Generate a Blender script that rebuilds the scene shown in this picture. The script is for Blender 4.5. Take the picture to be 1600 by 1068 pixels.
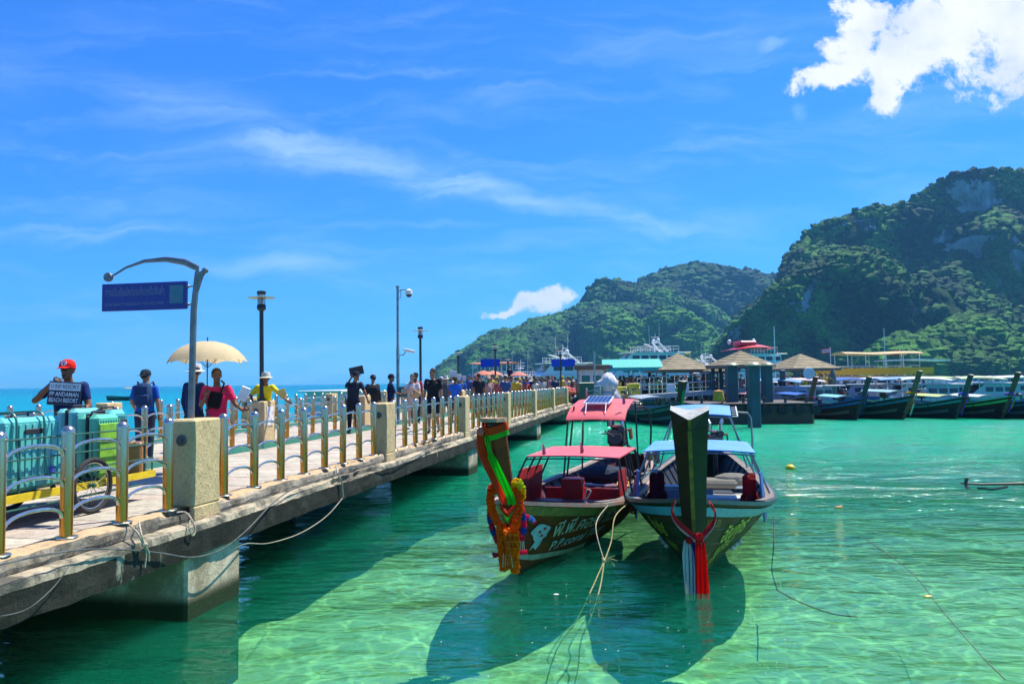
import bpy, math, random
import numpy as np
from mathutils import Vector, Matrix
random.seed(7); rng = np.random.default_rng(7)
S = bpy.context.scene
for o in list(bpy.data.objects): bpy.data.objects.remove(o)
C = bpy.data.collections.new('harbour'); S.collection.children.link(C)
R = math.radians

# ------------------------------------------------------------ camera
EYE = Vector((0.0, 0.0, 2.41))
PITCH, ROLL = R(2.96), R(-0.7)
cam = bpy.data.cameras.new('camera'); cam.lens = 27.0; cam.sensor_width = 36.0
cam.clip_start = 0.05; cam.clip_end = 9000
camo = bpy.data.objects.new('camera', cam); C.objects.link(camo); S.camera = camo
CR = Matrix.Rotation(R(90) + PITCH, 3, 'X') @ Matrix.Rotation(ROLL, 3, 'Z')
camo.matrix_world = Matrix.Translation(EYE) @ CR.to_4x4()

def ray(px, py):
    return CR @ Vector(((px - 800) / 1200, (534 - py) / 1200, -1.0))
def at(px, py, Y):          # point seen at a pixel of the photograph, Y metres ahead
    d = ray(px, py); return EYE + d * (Y / d.y)
def on(px, py, z):          # point seen at a pixel, on the level z
    d = ray(px, py); return EYE + d * ((z - EYE.z) / d.z)

# ------------------------------------------------------------ nodes helpers
def nd(nt, t, ins=None, **kw):
    n = nt.nodes.new(t)
    for k, v in kw.items(): setattr(n, k, v)
    if ins:
        for k, v in ins.items():
            s = n.inputs[k]
            if hasattr(v, 'is_output') or isinstance(v, bpy.types.NodeSocket): nt.links.new(v, s)
            else: s.default_value = v
    return n
def mt(nt, op, a, b=0.0, c=0.0, clamp=False):
    n = nt.nodes.new('ShaderNodeMath'); n.operation = op; n.use_clamp = clamp
    for i, v in enumerate((a, b, c)):
        if isinstance(v, bpy.types.NodeSocket): nt.links.new(v, n.inputs[i])
        else: n.inputs[i].default_value = v
    return n.outputs[0]
def sstep(nt, v, lo, hi, a=0.0, b=1.0):
    n = nt.nodes.new('ShaderNodeMapRange'); n.interpolation_type = 'SMOOTHSTEP'
    nt.links.new(v, n.inputs[0])
    for i, x in enumerate((lo, hi, a, b)): n.inputs[i + 1].default_value = x
    return n.outputs[0]
def mixc(nt, f, a, b, mode='MIX'):
    n = nt.nodes.new('ShaderNodeMix'); n.data_type = 'RGBA'; n.blend_type = mode
    for s, v in ((n.inputs[0], f), (n.inputs[6], a), (n.inputs[7], b)):
        if isinstance(v, bpy.types.NodeSocket): nt.links.new(v, s)
        elif isinstance(v, (int, float)): s.default_value = v
        else: s.default_value = (*v, 1.0) if len(v) == 3 else v
    return n.outputs[2]
def vm(nt, op, a, b=(0, 0, 0)):
    n = nt.nodes.new('ShaderNodeVectorMath'); n.operation = op
    for i, v in enumerate((a, b)):
        if isinstance(v, bpy.types.NodeSocket): nt.links.new(v, n.inputs[i])
        else: n.inputs[i].default_value = v
    return n
def noise_n(nt, vec, scale, detail=3, rough=.5, dist=0.0):
    n = nt.nodes.new('ShaderNodeTexNoise'); n.inputs['Scale'].default_value = scale
    n.inputs['Detail'].default_value = detail; n.inputs['Roughness'].default_value = rough
    n.inputs['Distortion'].default_value = dist
    if vec is not None: nt.links.new(vec, n.inputs['Vector'])
    return n.outputs[0]

# ------------------------------------------------------------ sun and sky
SUN_AZ, SUN_EL = R(55), R(62)        # azimuth from +Y towards +X
sd = Vector((math.sin(SUN_AZ) * math.cos(SUN_EL), math.cos(SUN_AZ) * math.cos(SUN_EL), math.sin(SUN_EL)))
sun = bpy.data.lights.new('sun', 'SUN'); sun.energy = 5.0; sun.angle = R(0.53); sun.color = (1.0, 0.93, 0.80)
suno = bpy.data.objects.new('sun', sun); C.objects.link(suno)
suno.rotation_euler = sd.to_track_quat('Z', 'Y').to_euler(); suno.location = (30, 20, 60)
W = bpy.data.worlds.new('World'); S.world = W; W.use_nodes = True
nt = W.node_tree; nt.nodes.clear()
sky = nd(nt, 'ShaderNodeTexSky', sky_type='NISHITA', sun_disc=False, sun_elevation=SUN_EL, sun_rotation=SUN_AZ,
         altitude=0, air_density=1.0, dust_density=0.2, ozone_density=3.0)
tc = nd(nt, 'ShaderNodeTexCoord').outputs['Generated']
sep = nd(nt, 'ShaderNodeSeparateXYZ', {0: tc})
X_, Y_, Z_ = sep.outputs
ya = mt(nt, 'MAXIMUM', mt(nt, 'ABSOLUTE', Y_), 0.02)
uu = mt(nt, 'DIVIDE', X_, ya); ww = mt(nt, 'DIVIDE', Z_, ya)
def uw(px, py):
    d = ray(px, py); return d.x / d.y, d.z / d.y
uv = nd(nt, 'ShaderNodeCombineXYZ', {0: uu, 1: ww, 2: 0.0}).outputs[0]
warp = nd(nt, 'ShaderNodeTexNoise', {'Vector': uv, 'Scale': 9.0, 'Detail': 5.0, 'Roughness': .6}).outputs['Color']
wv = vm(nt, 'SCALE', vm(nt, 'SUBTRACT', warp, (.5, .5, .5)).outputs[0]); wv.inputs['Scale'].default_value = 0.055
uvw = vm(nt, 'ADD', uv, wv.outputs[0]).outputs[0]
def blob(vec, px, py, rx, ry, ang=0):
    c = uw(px, py)
    m = nd(nt, 'ShaderNodeMapping', {'Vector': vec}, vector_type='TEXTURE')
    m.inputs['Location'].default_value = (c[0], c[1], 0); m.inputs['Rotation'].default_value = (0, 0, R(ang))
    m.inputs['Scale'].default_value = (rx / 1200, ry / 1200, 1)
    return mt(nt, 'SUBTRACT', 1.0, vm(nt, 'LENGTH', m.outputs[0]).outputs['Value'])
cum = None
for b in [(1540, 25, 240, 90, 12), (1430, 80, 135, 72, 8), (1350, 25, 60, 62, 20), (1290, 122, 72, 26, 20), (1385, 140, 36, 60, -20), (1640, 80, 170, 80, 20), (1340, 85, 60, 40, 0),
          (850, 472, 66, 20, 8), (795, 486, 50, 8, 12), (1900, 120, 200, 60, 10), (-500, 150, 260, 70, -5)]:
    v = blob(uvw, *b); cum = v if cum is None else mt(nt, 'MAXIMUM', cum, v)
fine = noise_n(nt, uvw, 26, 9, .66)
cm = mt(nt, 'ADD', cum, mt(nt, 'MULTIPLY', mt(nt, 'SUBTRACT', fine, .5), 2.3))
cmask = mt(nt, 'MULTIPLY', sstep(nt, cm, .0, .50), mt(nt, 'GREATER_THAN', cum, -0.9))
# cirrus: long soft streaks
strm = nd(nt, 'ShaderNodeMapping', {'Vector': uvw}); strm.inputs['Rotation'].default_value = (0, 0, R(12)); strm.inputs['Scale'].default_value = (1.6, 10, 1)
streak = noise_n(nt, strm.outputs[0], 2.2, 7, .62, .6)
cir = None
for b, g in [((480, 230, 380, 52, -13), .95), ((740, 298, 300, 34, -11), .95), ((1010, 345, 290, 34, -13), .7), ((300, 180, 300, 90, -15), .5), ((130, 362, 300, 26, 3), .7), ((430, 415, 280, 28, -3), .6), ((250, 320, 300, 40, 0), .35),
             ((620, 350, 280, 10, 0), .35), ((1210, 68, 50, 18, 8), .8), ((1257, 172, 22, 22, 0), .8), ((1150, 60, 500, 60, 6), .2), ((60, 90, 400, 120, 10), .2), ((500, 545, 700, 22, 2), .3), ((1100, 330, 200, 50, -20), .3)]:
    v = mt(nt, 'MULTIPLY', sstep(nt, blob(uvw, *b), 0.0, 1.0), g); cir = v if cir is None else mt(nt, 'MAXIMUM', cir, v)
cirm = mt(nt, 'MULTIPLY', cir, sstep(nt, streak, .30, .72), clamp=True)
veil = mt(nt, 'MULTIPLY', sstep(nt, streak, .42, .85), .34)
cirm = mt(nt, 'MAXIMUM', cirm, veil)
skyc = mixc(nt, 1.0, sky.outputs[0], (0.16, 0.57, 1.25), 'MULTIPLY')
skyc = mixc(nt, mt(nt, 'MULTIPLY', cirm, .66), skyc, (4.4, 5.9, 8.6))
cshade = sstep(nt, noise_n(nt, uvw, 7, 6, .6), .42, .72)
skyc = mixc(nt, cmask, skyc, mixc(nt, cshade, (6.1, 6.15, 6.2), (4.3, 4.7, 5.4)))
bg = nd(nt, 'ShaderNodeBackground', {'Color': skyc, 'Strength': 0.10})
nd(nt, 'ShaderNodeOutputWorld', {'Surface': bg.outputs[0]})
S.view_settings.view_transform = 'Standard'; S.view_settings.look = 'None'
S.view_settings.exposure = 0.82; S.view_settings.gamma = 1.0
S.view_settings.use_curve_mapping = False
S.render.engine = 'CYCLES'
S.cycles.max_bounces = 8; S.cycles.transparent_max_bounces = 16; S.cycles.volume_bounces = 0
S.cycles.use_denoising = True; S.cycles.caustics_reflective = False; S.cycles.caustics_refractive = False
S.cycles.sample_clamp_indirect = 6

# ------------------------------------------------------------ mesh helpers
class MB:
    def __init__(s): s.v = []; s.f = []; s.m = []; s.mi = 0
    def add(s, vs, fs):
        o = len(s.v); s.v.extend([tuple(v) for v in vs]); s.f.extend([tuple(o + i for i in f) for f in fs]); s.m.extend([s.mi] * len(fs)); return s
    def box(s, c, d, M=None, taper=1.0):
        x, y, z = d[0] / 2, d[1] / 2, d[2] / 2
        vs = [Vector((sx * x * (taper if sz > 0 else 1), sy * y * (taper if sz > 0 else 1), sz * z)) for sz in (-1, 1) for sy in (-1, 1) for sx in (-1, 1)]
        if M is not None: vs = [M @ v for v in vs]
        vs = [v + Vector(c) for v in vs]
        return s.add(vs, [(0, 2, 3, 1), (4, 5, 7, 6), (0, 1, 5, 4), (2, 6, 7, 3), (0, 4, 6, 2), (1, 3, 7, 5)])
    def bx(s, x0, x1, y0, y1, z0, z1):
        return s.box(((x0 + x1) / 2, (y0 + y1) / 2, (z0 + z1) / 2), (abs(x1 - x0), abs(y1 - y0), abs(z1 - z0)))
    def rbox(s, c, d, b=.02, M=None):      # box with chamfered edges
        x, y, z = d[0] / 2, d[1] / 2, d[2] / 2; vs = []; b = min(b, x * .9, y * .9, z * .9)
        for zz, k in ((-z, b), (-z + b, 0), (z - b, 0), (z, b)):
            X, Y = x - k, y - k
            vs += [Vector(p) for p in ((-X + (b if not k else 0), -Y, zz), (X - (b if not k else 0), -Y, zz), (X, -Y + (b if not k else 0), zz), (X, Y - (b if not k else 0), zz),
                   (X - (b if not k else 0), Y, zz), (-X + (b if not k else 0), Y, zz), (-X, Y - (b if not k else 0), zz), (-X, -Y + (b if not k else 0), zz))]
        if M is not None: vs = [M @ v for v in vs]
        vs = [v + Vector(c) for v in vs]
        fs = [tuple(range(7, -1, -1)), tuple(range(24, 32))]
        for r in range(3):
            for i in range(8): fs.append((r * 8 + i, r * 8 + (i + 1) % 8, r * 8 + 8 + (i + 1) % 8, r * 8 + 8 + i))
        return s.add(vs, fs)
    def tube(s, pts, r, n=8, cap=True, flat=None):
        pts = [Vector(p) for p in pts]; k = len(pts)
        rs = r if isinstance(r, (list, tuple)) else [r] * k
        vs = []; up = None
        for i, p in enumerate(pts):
            t = (pts[min(i + 1, k - 1)] - pts[max(i - 1, 0)])
            if t.length < 1e-9: t = Vector((0, 0, 1))
            t.normalize()
            if up is None: up = Vector((0, 0, 1)) if abs(t.z) < .9 else Vector((0, 1, 0))
            a = t.cross(up)
            if a.length < 1e-4: a = t.cross(Vector((1, 0, 0)))
            a.normalize(); b = a.cross(t).normalized(); up = b
            for j in range(n):
                w = 2 * math.pi * j / n
                vs.append(p + a * (math.cos(w) * rs[i]) + b * (math.sin(w) * rs[i] * (flat or 1)))
        fs = [(i * n + j, i * n + (j + 1) % n, (i + 1) * n + (j + 1) % n, (i + 1) * n + j) for i in range(k - 1) for j in range(n)]
        if cap: fs += [tuple(range(n - 1, -1, -1)), tuple((k - 1) * n + j for j in range(n))]
        return s.add(vs, fs)
    def cyl(s, a, b, r, r2=None, n=12): return s.tube([a, b], [r, r if r2 is None else r2], n)
    def lathe(s, prof, n=16, c=(0, 0, 0), M=None):
        vs = []
        for r, z in prof:
            for j in range(n):
                w = 2 * math.pi * j / n; v = Vector((r * math.cos(w), r * math.sin(w), z))
                vs.append((M @ v if M is not None else v) + Vector(c))
        k = len(prof)
        fs = [(i * n + j, i * n + (j + 1) % n, (i + 1) * n + (j + 1) % n, (i + 1) * n + j) for i in range(k - 1) for j in range(n)]
        fs += [tuple(range(n - 1, -1, -1)), tuple((k - 1) * n + j for j in range(n))]
        return s.add(vs, fs)
    def ball(s, c, r, n=10, m=6, M=None):
        r = r if isinstance(r, (tuple, list)) else (r, r, r); vs = [Vector((0, 0, -r[2]))]
        for i in range(1, m):
            t = -math.pi / 2 + math.pi * i / m
            for j in range(n):
                w = 2 * math.pi * j / n; vs.append(Vector((r[0] * math.cos(t) * math.cos(w), r[1] * math.cos(t) * math.sin(w), r[2] * math.sin(t))))
        vs.append(Vector((0, 0, r[2]))); L = len(vs) - 1
        if M is not None: vs = [M @ v for v in vs]
        vs = [v + Vector(c) for v in vs]
        fs = [(0, 1 + (j + 1) % n, 1 + j) for j in range(n)]
        for i in range(m - 2):
            for j in range(n): a = 1 + i * n; fs.append((a + j, a + (j + 1) % n, a + n + (j + 1) % n, a + n + j))
        a = 1 + (m - 2) * n; fs += [(a + j, a + (j + 1) % n, L) for j in range(n)]
        return s.add(vs, fs)
    def caps(s, a, b, ra, rb, n=10, flat=1.0):
        a, b = Vector(a), Vector(b); s.tube([a, b], [ra, rb], n, flat=flat); s.ball(a, ra, n, 6); s.ball(b, rb, n, 6); return s
    def loft(s, rows, closed=False, caps=False):
        n = len(rows[0]); vs = [p for r in rows for p in r]; fs = []
        for i in range(len(rows) - 1):
            for j in range(n if closed else n - 1):
                fs.append((i * n + j, i * n + (j + 1) % n, (i + 1) * n + (j + 1) % n, (i + 1) * n + j))
        if caps: fs += [tuple(range(n - 1, -1, -1)), tuple((len(rows) - 1) * n + j for j in range(n))]
        return s.add(vs, fs)
    def slab(s, rows, th):         # open grid given thickness th (offset down its own normal)
        n = len(rows[0]); k = len(rows); P = [[Vector(p) for p in r] for r in rows]; Q = []
        for i in range(k):
            q = []
            for j in range(n):
                du = P[min(i + 1, k - 1)][j] - P[max(i - 1, 0)][j]; dv = P[i][min(j + 1, n - 1)] - P[i][max(j - 1, 0)]
                q.append(P[i][j] + du.cross(dv).normalized() * th)
            Q.append(q)
        o = n * k; vs = [p for r in P for p in r] + [p for r in Q for p in r]; fs = []
        for i in range(k - 1):
            for j in range(n - 1):
                a = i * n + j; fs.append((a, a + 1, a + n + 1, a + n)); fs.append((o + a, o + a + n, o + a + n + 1, o + a + 1))
        for i in range(k - 1):
            a = i * n; fs.append((a, a + n, o + a + n, o + a)); a = i * n + n - 1; fs.append((a, o + a, o + a + n, a + n))
        for j in range(n - 1):
            a = j; fs.append((a, o + a, o + a + 1, a + 1)); a = (k - 1) * n + j; fs.append((a, a + 1, o + a + 1, o + a))
        return s.add(vs, fs)
    def prism(s, poly, h, M=None, c=(0, 0, 0)):   # polygon in xy extruded by h in z
        n = len(poly); vs = [Vector((x, y, 0)) for x, y in poly] + [Vector((x, y, h)) for x, y in poly]
        if M is not None: vs = [M @ v for v in vs]
        vs = [v + Vector(c) for v in vs]
        return s.add(vs, [tuple(range(n - 1, -1, -1)), tuple(range(n, 2 * n))] + [(i, (i + 1) % n, n + (i + 1) % n, n + i) for i in range(n)])
    def mesh(s, name, mats, smooth=False, fix=False):
        me = bpy.data.meshes.new(name); me.from_pydata(s.v, [], s.f)
        for m in (mats if isinstance(mats, (list, tuple)) else [mats]): me.materials.append(m)
        me.polygons.foreach_set('material_index', s.m)
        if smooth: me.polygons.foreach_set('use_smooth', [True] * len(s.f))
        if fix:
            import bmesh
            bm = bmesh.new(); bm.from_mesh(me); bmesh.ops.recalc_face_normals(bm, faces=bm.faces); bm.to_mesh(me); bm.free()
        me.update()
        if smooth:
            try: me.set_sharp_from_angle(angle=R(40))
            except Exception: pass
        return me
    def build(s, name, mats, parent=None, smooth=False, loc=None, rot=None, fix=True):
        return obj(name, s.mesh(name, mats, smooth, fix), parent, loc, rot)
def obj(name, me, parent=None, loc=None, rot=None):
    o = bpy.data.objects.new(name, me); C.objects.link(o)
    if parent is not None: o.parent = parent
    if loc is not None: o.location = loc
    if rot is not None: o.rotation_euler = rot if isinstance(rot, (tuple, list)) else (0, 0, rot)
    return o
def tag(o, label=None, cat=None, group=None, kind=None):
    for k, v in (('label', label), ('category', cat), ('group', group), ('kind', kind)):
        if v: o[k] = v
    return o
def thing(name, label, cat, loc=(0, 0, 0), rotz=0.0, group=None):
    o = obj(name, None, None, loc, rotz); o.empty_display_size = .2
    return tag(o, label, cat, group)
def copy_tree(o, parent=None):
    c = o.copy(); C.objects.link(c); c.parent = parent
    for ch in [x for x in C.objects if x.parent == o]: copy_tree(ch, c)
    return c
KIDS = {}
def dup(o, loc, rotz, label=None, scale=None):
    c = copy_tree(o); c.location = loc; c.rotation_euler = (0, 0, rotz)
    if label: c['label'] = label
    if scale: c.scale = (scale,) * 3
    return c
def interp(x, xs, ys): return float(np.interp(x, xs, ys))

# ------------------------------------------------------------ materials
def mat(name, col, rough=.6, metal=0.0, col2=None, sc=8.0, lo=.35, hi=.65, bump=0.0, bsc=None, spec=.5, coat=0.0, trans=0.0, alpha=1.0, stretch=None, space='Object', dirt=None, det=5):
    m = bpy.data.materials.new(name); m.use_nodes = True; t = m.node_tree; t.nodes.clear()
    vec = nd(t, 'ShaderNodeTexCoord').outputs[space]
    if stretch: 
        mp = nd(t, 'ShaderNodeMapping', {'Vector': vec}); mp.inputs['Scale'].default_value = stretch; vec = mp.outputs[0]
    c = (*col, 1.0)
    if col2 is None: col2 = tuple(x * .72 for x in col)
    nz = noise_n(t, vec, sc, det, .6)
    c = mixc(t, sstep(t, nz, lo, hi), col, col2)
    if dirt:
        n2 = noise_n(t, vec, dirt[1], 6, .7); c = mixc(t, sstep(t, n2, dirt[2], dirt[3]), c, dirt[0])
    b = nd(t, 'ShaderNodeBsdfPrincipled', {'Base Color': c, 'Roughness': rough, 'Metallic': metal, 'Specular IOR Level': spec})
    if coat: b.inputs['Coat Weight'].default_value = coat; b.inputs['Coat Roughness'].default_value = .1
    if trans: b.inputs['Transmission Weight'].default_value = trans
    if alpha < 1: b.inputs['Alpha'].default_value = alpha
    r2 = mt(t, 'MULTIPLY_ADD', nz, .25, rough - .12); t.links.new(r2, b.inputs['Roughness'])
    if bump:
        nb = noise_n(t, vec, bsc or sc * 4, 6, .65)
        bp = nd(t, 'ShaderNodeBump', {'Height': nb, 'Strength': min(1, bump), 'Distance': .02 * max(1, bump)}); t.links.new(bp.outputs[0], b.inputs['Normal'])
    nd(t, 'ShaderNodeOutputMaterial', {'Surface': b.outputs[0]})
    m.diffuse_color = (*col, 1)
    return m
M_ = {}
def paint(col, rough=.4, **k):
    key = (tuple(round(c, 3) for c in col), rough, tuple(sorted(k.items(), key=str)).__repr__())
    if key not in M_: M_[key] = mat('paint_%d' % len(M_), col, rough, col2=tuple(c * .82 for c in col), sc=5, bump=.05, bsc=60, **k)
    return M_[key]
def veil_cloth(col):
    key = ('veil', tuple(round(c, 3) for c in col))
    if key in M_: return M_[key]
    m = mat('thin_cloth_%d' % len(M_), col, .8, col2=tuple(c * .8 for c in col), sc=6, bump=.4, bsc=14, spec=.15); t = m.node_tree
    p = [n for n in t.nodes if n.type == 'BSDF_PRINCIPLED'][0]; o = [n for n in t.nodes if n.type == 'OUTPUT_MATERIAL'][0]
    tl = nd(t, 'ShaderNodeBsdfTranslucent', {'Color': (*[min(1, c * 1.15) for c in col], 1)}); mx = nd(t, 'ShaderNodeMixShader', {0: .55, 1: p.outputs[0], 2: tl.outputs[0]})
    t.links.new(mx.outputs[0], o.inputs[0]); M_[key] = m; return m
def cloth(col, rough=.85):
    key = ('cloth', tuple(round(c, 3) for c in col))
    if key not in M_: M_[key] = mat('cloth_%d' % len(M_), col, rough, col2=tuple(c * .75 for c in col), sc=6, bump=.5, bsc=14, spec=.2)
    return M_[key]

def fbm(P, octaves=5, seed=0, lac=2.0, gain=.5):
    """value noise, P (...,3) -> about -1..1"""
    P = np.asarray(P, float); out = np.zeros(P.shape[:-1]); amp = 1.0; tot = 0
    for o in range(octaves):
        Q = P * lac ** o + seed * 17.3 + o * 9.7; I = np.floor(Q).astype(np.int64); F = Q - I; F = F * F * (3 - 2 * F)
        def h(i, j, k):
            n = (i * 73856093) ^ (j * 19349663) ^ (k * 83492791) ^ (seed * 2654435 + o * 7919)
            n = (n ^ (n >> 13)) * 1274126177 & 0x7fffffff; n = (n ^ (n >> 16)) * 668265263 & 0x7fffffff
            return (n % 65536) / 32767.5 - 1
        x, y, z = I[..., 0], I[..., 1], I[..., 2]; u, v, w = F[..., 0], F[..., 1], F[..., 2]
        a = (h(x, y, z) * (1 - u) + h(x + 1, y, z) * u) * (1 - v) + (h(x, y + 1, z) * (1 - u) + h(x + 1, y + 1, z) * u) * v
        b = (h(x, y, z + 1) * (1 - u) + h(x + 1, y, z + 1) * u) * (1 - v) + (h(x, y + 1, z + 1) * (1 - u) + h(x + 1, y + 1, z + 1) * u) * v
        out += amp * (a * (1 - w) + b * w); tot += amp; amp *= gain
    return out / tot * 1.6
def npmesh(name, V, F, m, smooth=False):
    me = bpy.data.meshes.new(name); F = np.asarray(F); k = F.shape[1]
    me.vertices.add(len(V)); me.vertices.foreach_set('co', np.asarray(V, np.float32).ravel())
    me.loops.add(F.size); me.loops.foreach_set('vertex_index', F.astype(np.int32).ravel())
    me.polygons.add(len(F)); me.polygons.foreach_set('loop_start', np.arange(0, F.size, k, dtype=np.int32))
    me.polygons.foreach_set('use_smooth', np.full(len(F), smooth))
    me.materials.append(m); me.update(calc_edges=True); me.validate(); return me
# ============================================================ SETTING: sea bed, water, hills
def sand_mat():
    m = bpy.data.materials.new('sea_bed_sand'); m.use_nodes = True; t = m.node_tree; t.nodes.clear()
    vec = nd(t, 'ShaderNodeNewGeometry').outputs['Position']
    n1 = noise_n(t, vec, .35, 5, .6); n2 = noise_n(t, vec, 3.0, 6, .7); n3 = noise_n(t, vec, .9, 4, .6, 1.0)
    c = mixc(t, sstep(t, n1, .35, .7), (.86, .82, .58), (.68, .68, .46))
    c = mixc(t, sstep(t, n2, .45, .8, 0, .35), c, (.36, .40, .25))
    c = mixc(t, sstep(t, n3, .62, .75, 0, .7), c, (.20, .32, .10))
    bp = nd(t, 'ShaderNodeBump', {'Height': n2, 'Strength': .5, 'Distance': .05})
    b = nd(t, 'ShaderNodeBsdfDiffuse', {'Color': c, 'Normal': bp.outputs[0]})
    nd(t, 'ShaderNodeOutputMaterial', {'Surface': b.outputs[0]}); return m
def bedz(X, Y):
    Y = np.asarray(Y, float); X = np.asarray(X, float)
    return -.9 - np.clip((Y - 11) * .045, 0, 4.2)
xs = np.concatenate([np.linspace(-3000, -60, 12), np.linspace(-50, -13, 18), np.linspace(-12, 12, 81), np.linspace(13, 60, 20), np.linspace(70, 3000, 12)])
ys = np.concatenate([[-60], np.linspace(-10, 3, 8), np.linspace(3.3, 20, 57), np.linspace(21, 60, 30), [100, 200, 500, 1000, 2000, 3300]])
XX, YY = np.meshgrid(xs, ys); PP = np.stack([XX, YY, XX * 0], -1)
ZZ = bedz(XX, YY) + .06 * fbm(PP * .35, 3, 4) + .16 * fbm(PP * .9, 4, 6) * (YY < 25)
nx_, ny_ = len(xs), len(ys)
def gridF(nr, ncol):
    i, j = np.meshgrid(np.arange(nr - 1), np.arange(ncol - 1), indexing='ij'); a = (i * ncol + j).ravel()
    return np.stack([a, a + 1, a + ncol + 1, a + ncol], -1)
tag(obj('sea_bed', npmesh('sea_bed', np.stack([XX, YY, ZZ], -1).reshape(-1, 3), gridF(ny_, nx_), sand_mat(), True)), kind='structure')

def water_mat():
    m = bpy.data.materials.new('sea_water'); m.use_nodes = True; t = m.node_tree; t.nodes.clear()
    pos = nd(t, 'ShaderNodeNewGeometry').outputs['Position']
    sp = nd(t, 'ShaderNodeSeparateXYZ', {0: pos}); x, y = sp.outputs[0], sp.outputs[1]
    # waves
    mp = nd(t, 'ShaderNodeMapping', {'Vector': pos}); mp.inputs['Rotation'].default_value = (0, 0, R(-14)); mp.inputs['Scale'].default_value = (.62, 1.35, 1)
    w1 = noise_n(t, mp.outputs[0], 1.1, 3, .5, .8); w2 = noise_n(t, mp.outputs[0], 3.6, 4, .55, 1.2); w3 = noise_n(t, mp.outputs[0], .25, 2, .5); w0 = noise_n(t, mp.outputs[0], .42, 3, .5, .5)
    calm = sstep(t, w3, .35, .65, .55, 1.15)
    h = mt(t, 'ADD', mt(t, 'MULTIPLY', w1, 1.0), mt(t, 'MULTIPLY', w2, .24)); h = mt(t, 'ADD', mt(t, 'MULTIPLY', h, calm), mt(t, 'MULTIPLY', w0, 1.9))
    near = sstep(t, y, 7, 26, .22, 1.0)
    bp = nd(t, 'ShaderNodeBump', {'Height': h, 'Strength': 1.0, 'Distance': .62}); t.links.new(mt(t, 'MULTIPLY', near, 1.0), bp.inputs['Strength'])
    N = bp.outputs[0]
    # caustic light painted into the water tint: two crossing nets, warped by noise
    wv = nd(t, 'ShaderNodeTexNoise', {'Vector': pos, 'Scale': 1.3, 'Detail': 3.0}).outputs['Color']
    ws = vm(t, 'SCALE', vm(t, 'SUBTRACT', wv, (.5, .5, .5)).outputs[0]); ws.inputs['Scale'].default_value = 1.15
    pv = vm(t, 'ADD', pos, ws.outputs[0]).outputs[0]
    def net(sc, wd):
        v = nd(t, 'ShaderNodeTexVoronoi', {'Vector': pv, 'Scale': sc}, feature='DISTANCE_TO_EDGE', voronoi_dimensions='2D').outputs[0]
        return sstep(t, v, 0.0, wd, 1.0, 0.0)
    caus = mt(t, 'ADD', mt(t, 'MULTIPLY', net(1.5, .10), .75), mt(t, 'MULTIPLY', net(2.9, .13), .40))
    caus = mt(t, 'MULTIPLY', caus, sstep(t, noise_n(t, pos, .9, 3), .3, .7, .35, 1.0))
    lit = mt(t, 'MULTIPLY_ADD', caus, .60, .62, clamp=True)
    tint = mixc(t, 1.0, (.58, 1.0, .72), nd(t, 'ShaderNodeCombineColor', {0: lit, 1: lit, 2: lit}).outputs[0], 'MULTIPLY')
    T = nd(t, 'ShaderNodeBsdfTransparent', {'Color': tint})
    # body colour of the turbid water, bluer in the open sea left of the pier
    sea = sstep(t, mt(t, 'SUBTRACT', mt(t, 'MULTIPLY', x, -1.0), mt(t, 'MULTIPLY', y, -.12)), 13, 26)
    far = sstep(t, y, 60, 420)
    body = mixc(t, sea, (.005, .27, .135), (.0, .20, .30))
    body = mixc(t, far, body, (.0, .14, .26))
    patch = noise_n(t, pos, .12, 4, .6)
    body = mixc(t, sstep(t, patch, .4, .75, 0, .5), body, (.0, .22, .20))
    Dn = nd(t, 'ShaderNodeBump', {'Height': h, 'Strength': .5, 'Distance': .25})
    D = nd(t, 'ShaderNodeBsdfPrincipled', {'Base Color': body, 'Normal': Dn.outputs[0], 'Subsurface Weight': 1.0, 'Subsurface Scale': 1.0, 'Specular IOR Level': 0.0, 'Roughness': 1.0})
    D.subsurface_method = 'BURLEY'; D.inputs['Subsurface Radius'].default_value = (.5, 2.2, 1.8)
    turb = mt(t, 'MAXIMUM', sstep(t, y, 8.5, 32, .26, .97), sea)
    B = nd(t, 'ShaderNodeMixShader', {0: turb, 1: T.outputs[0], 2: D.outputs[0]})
    G = nd(t, 'ShaderNodeBsdfGlossy', {'Color': (.95, .97, 1, 1), 'Roughness': .06, 'Normal': N})
    fr = nd(t, 'ShaderNodeFresnel', {'IOR': 1.33, 'Normal': N})
    O = nd(t, 'ShaderNodeMixShader', {0: mt(t, 'MINIMUM', fr.outputs[0], .62), 1: B.outputs[0], 2: G.outputs[0]})
    nd(t, 'ShaderNodeOutputMaterial', {'Surface': O.outputs[0]}); return m
wxs = np.concatenate([np.linspace(-3000, -70, 10), np.linspace(-60, 60, 25), np.linspace(80, 3000, 10)])
wys = np.concatenate([[-60], np.linspace(-10, 80, 20), [120, 250, 500, 1000, 2000, 3300]])
XX, YY = np.meshgrid(wxs, wys)
tag(obj('sea', npmesh('sea', np.stack([XX, YY, XX * 0], -1).reshape(-1, 3), gridF(len(wys), len(wxs)), water_mat(), True)), kind='structure')

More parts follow.
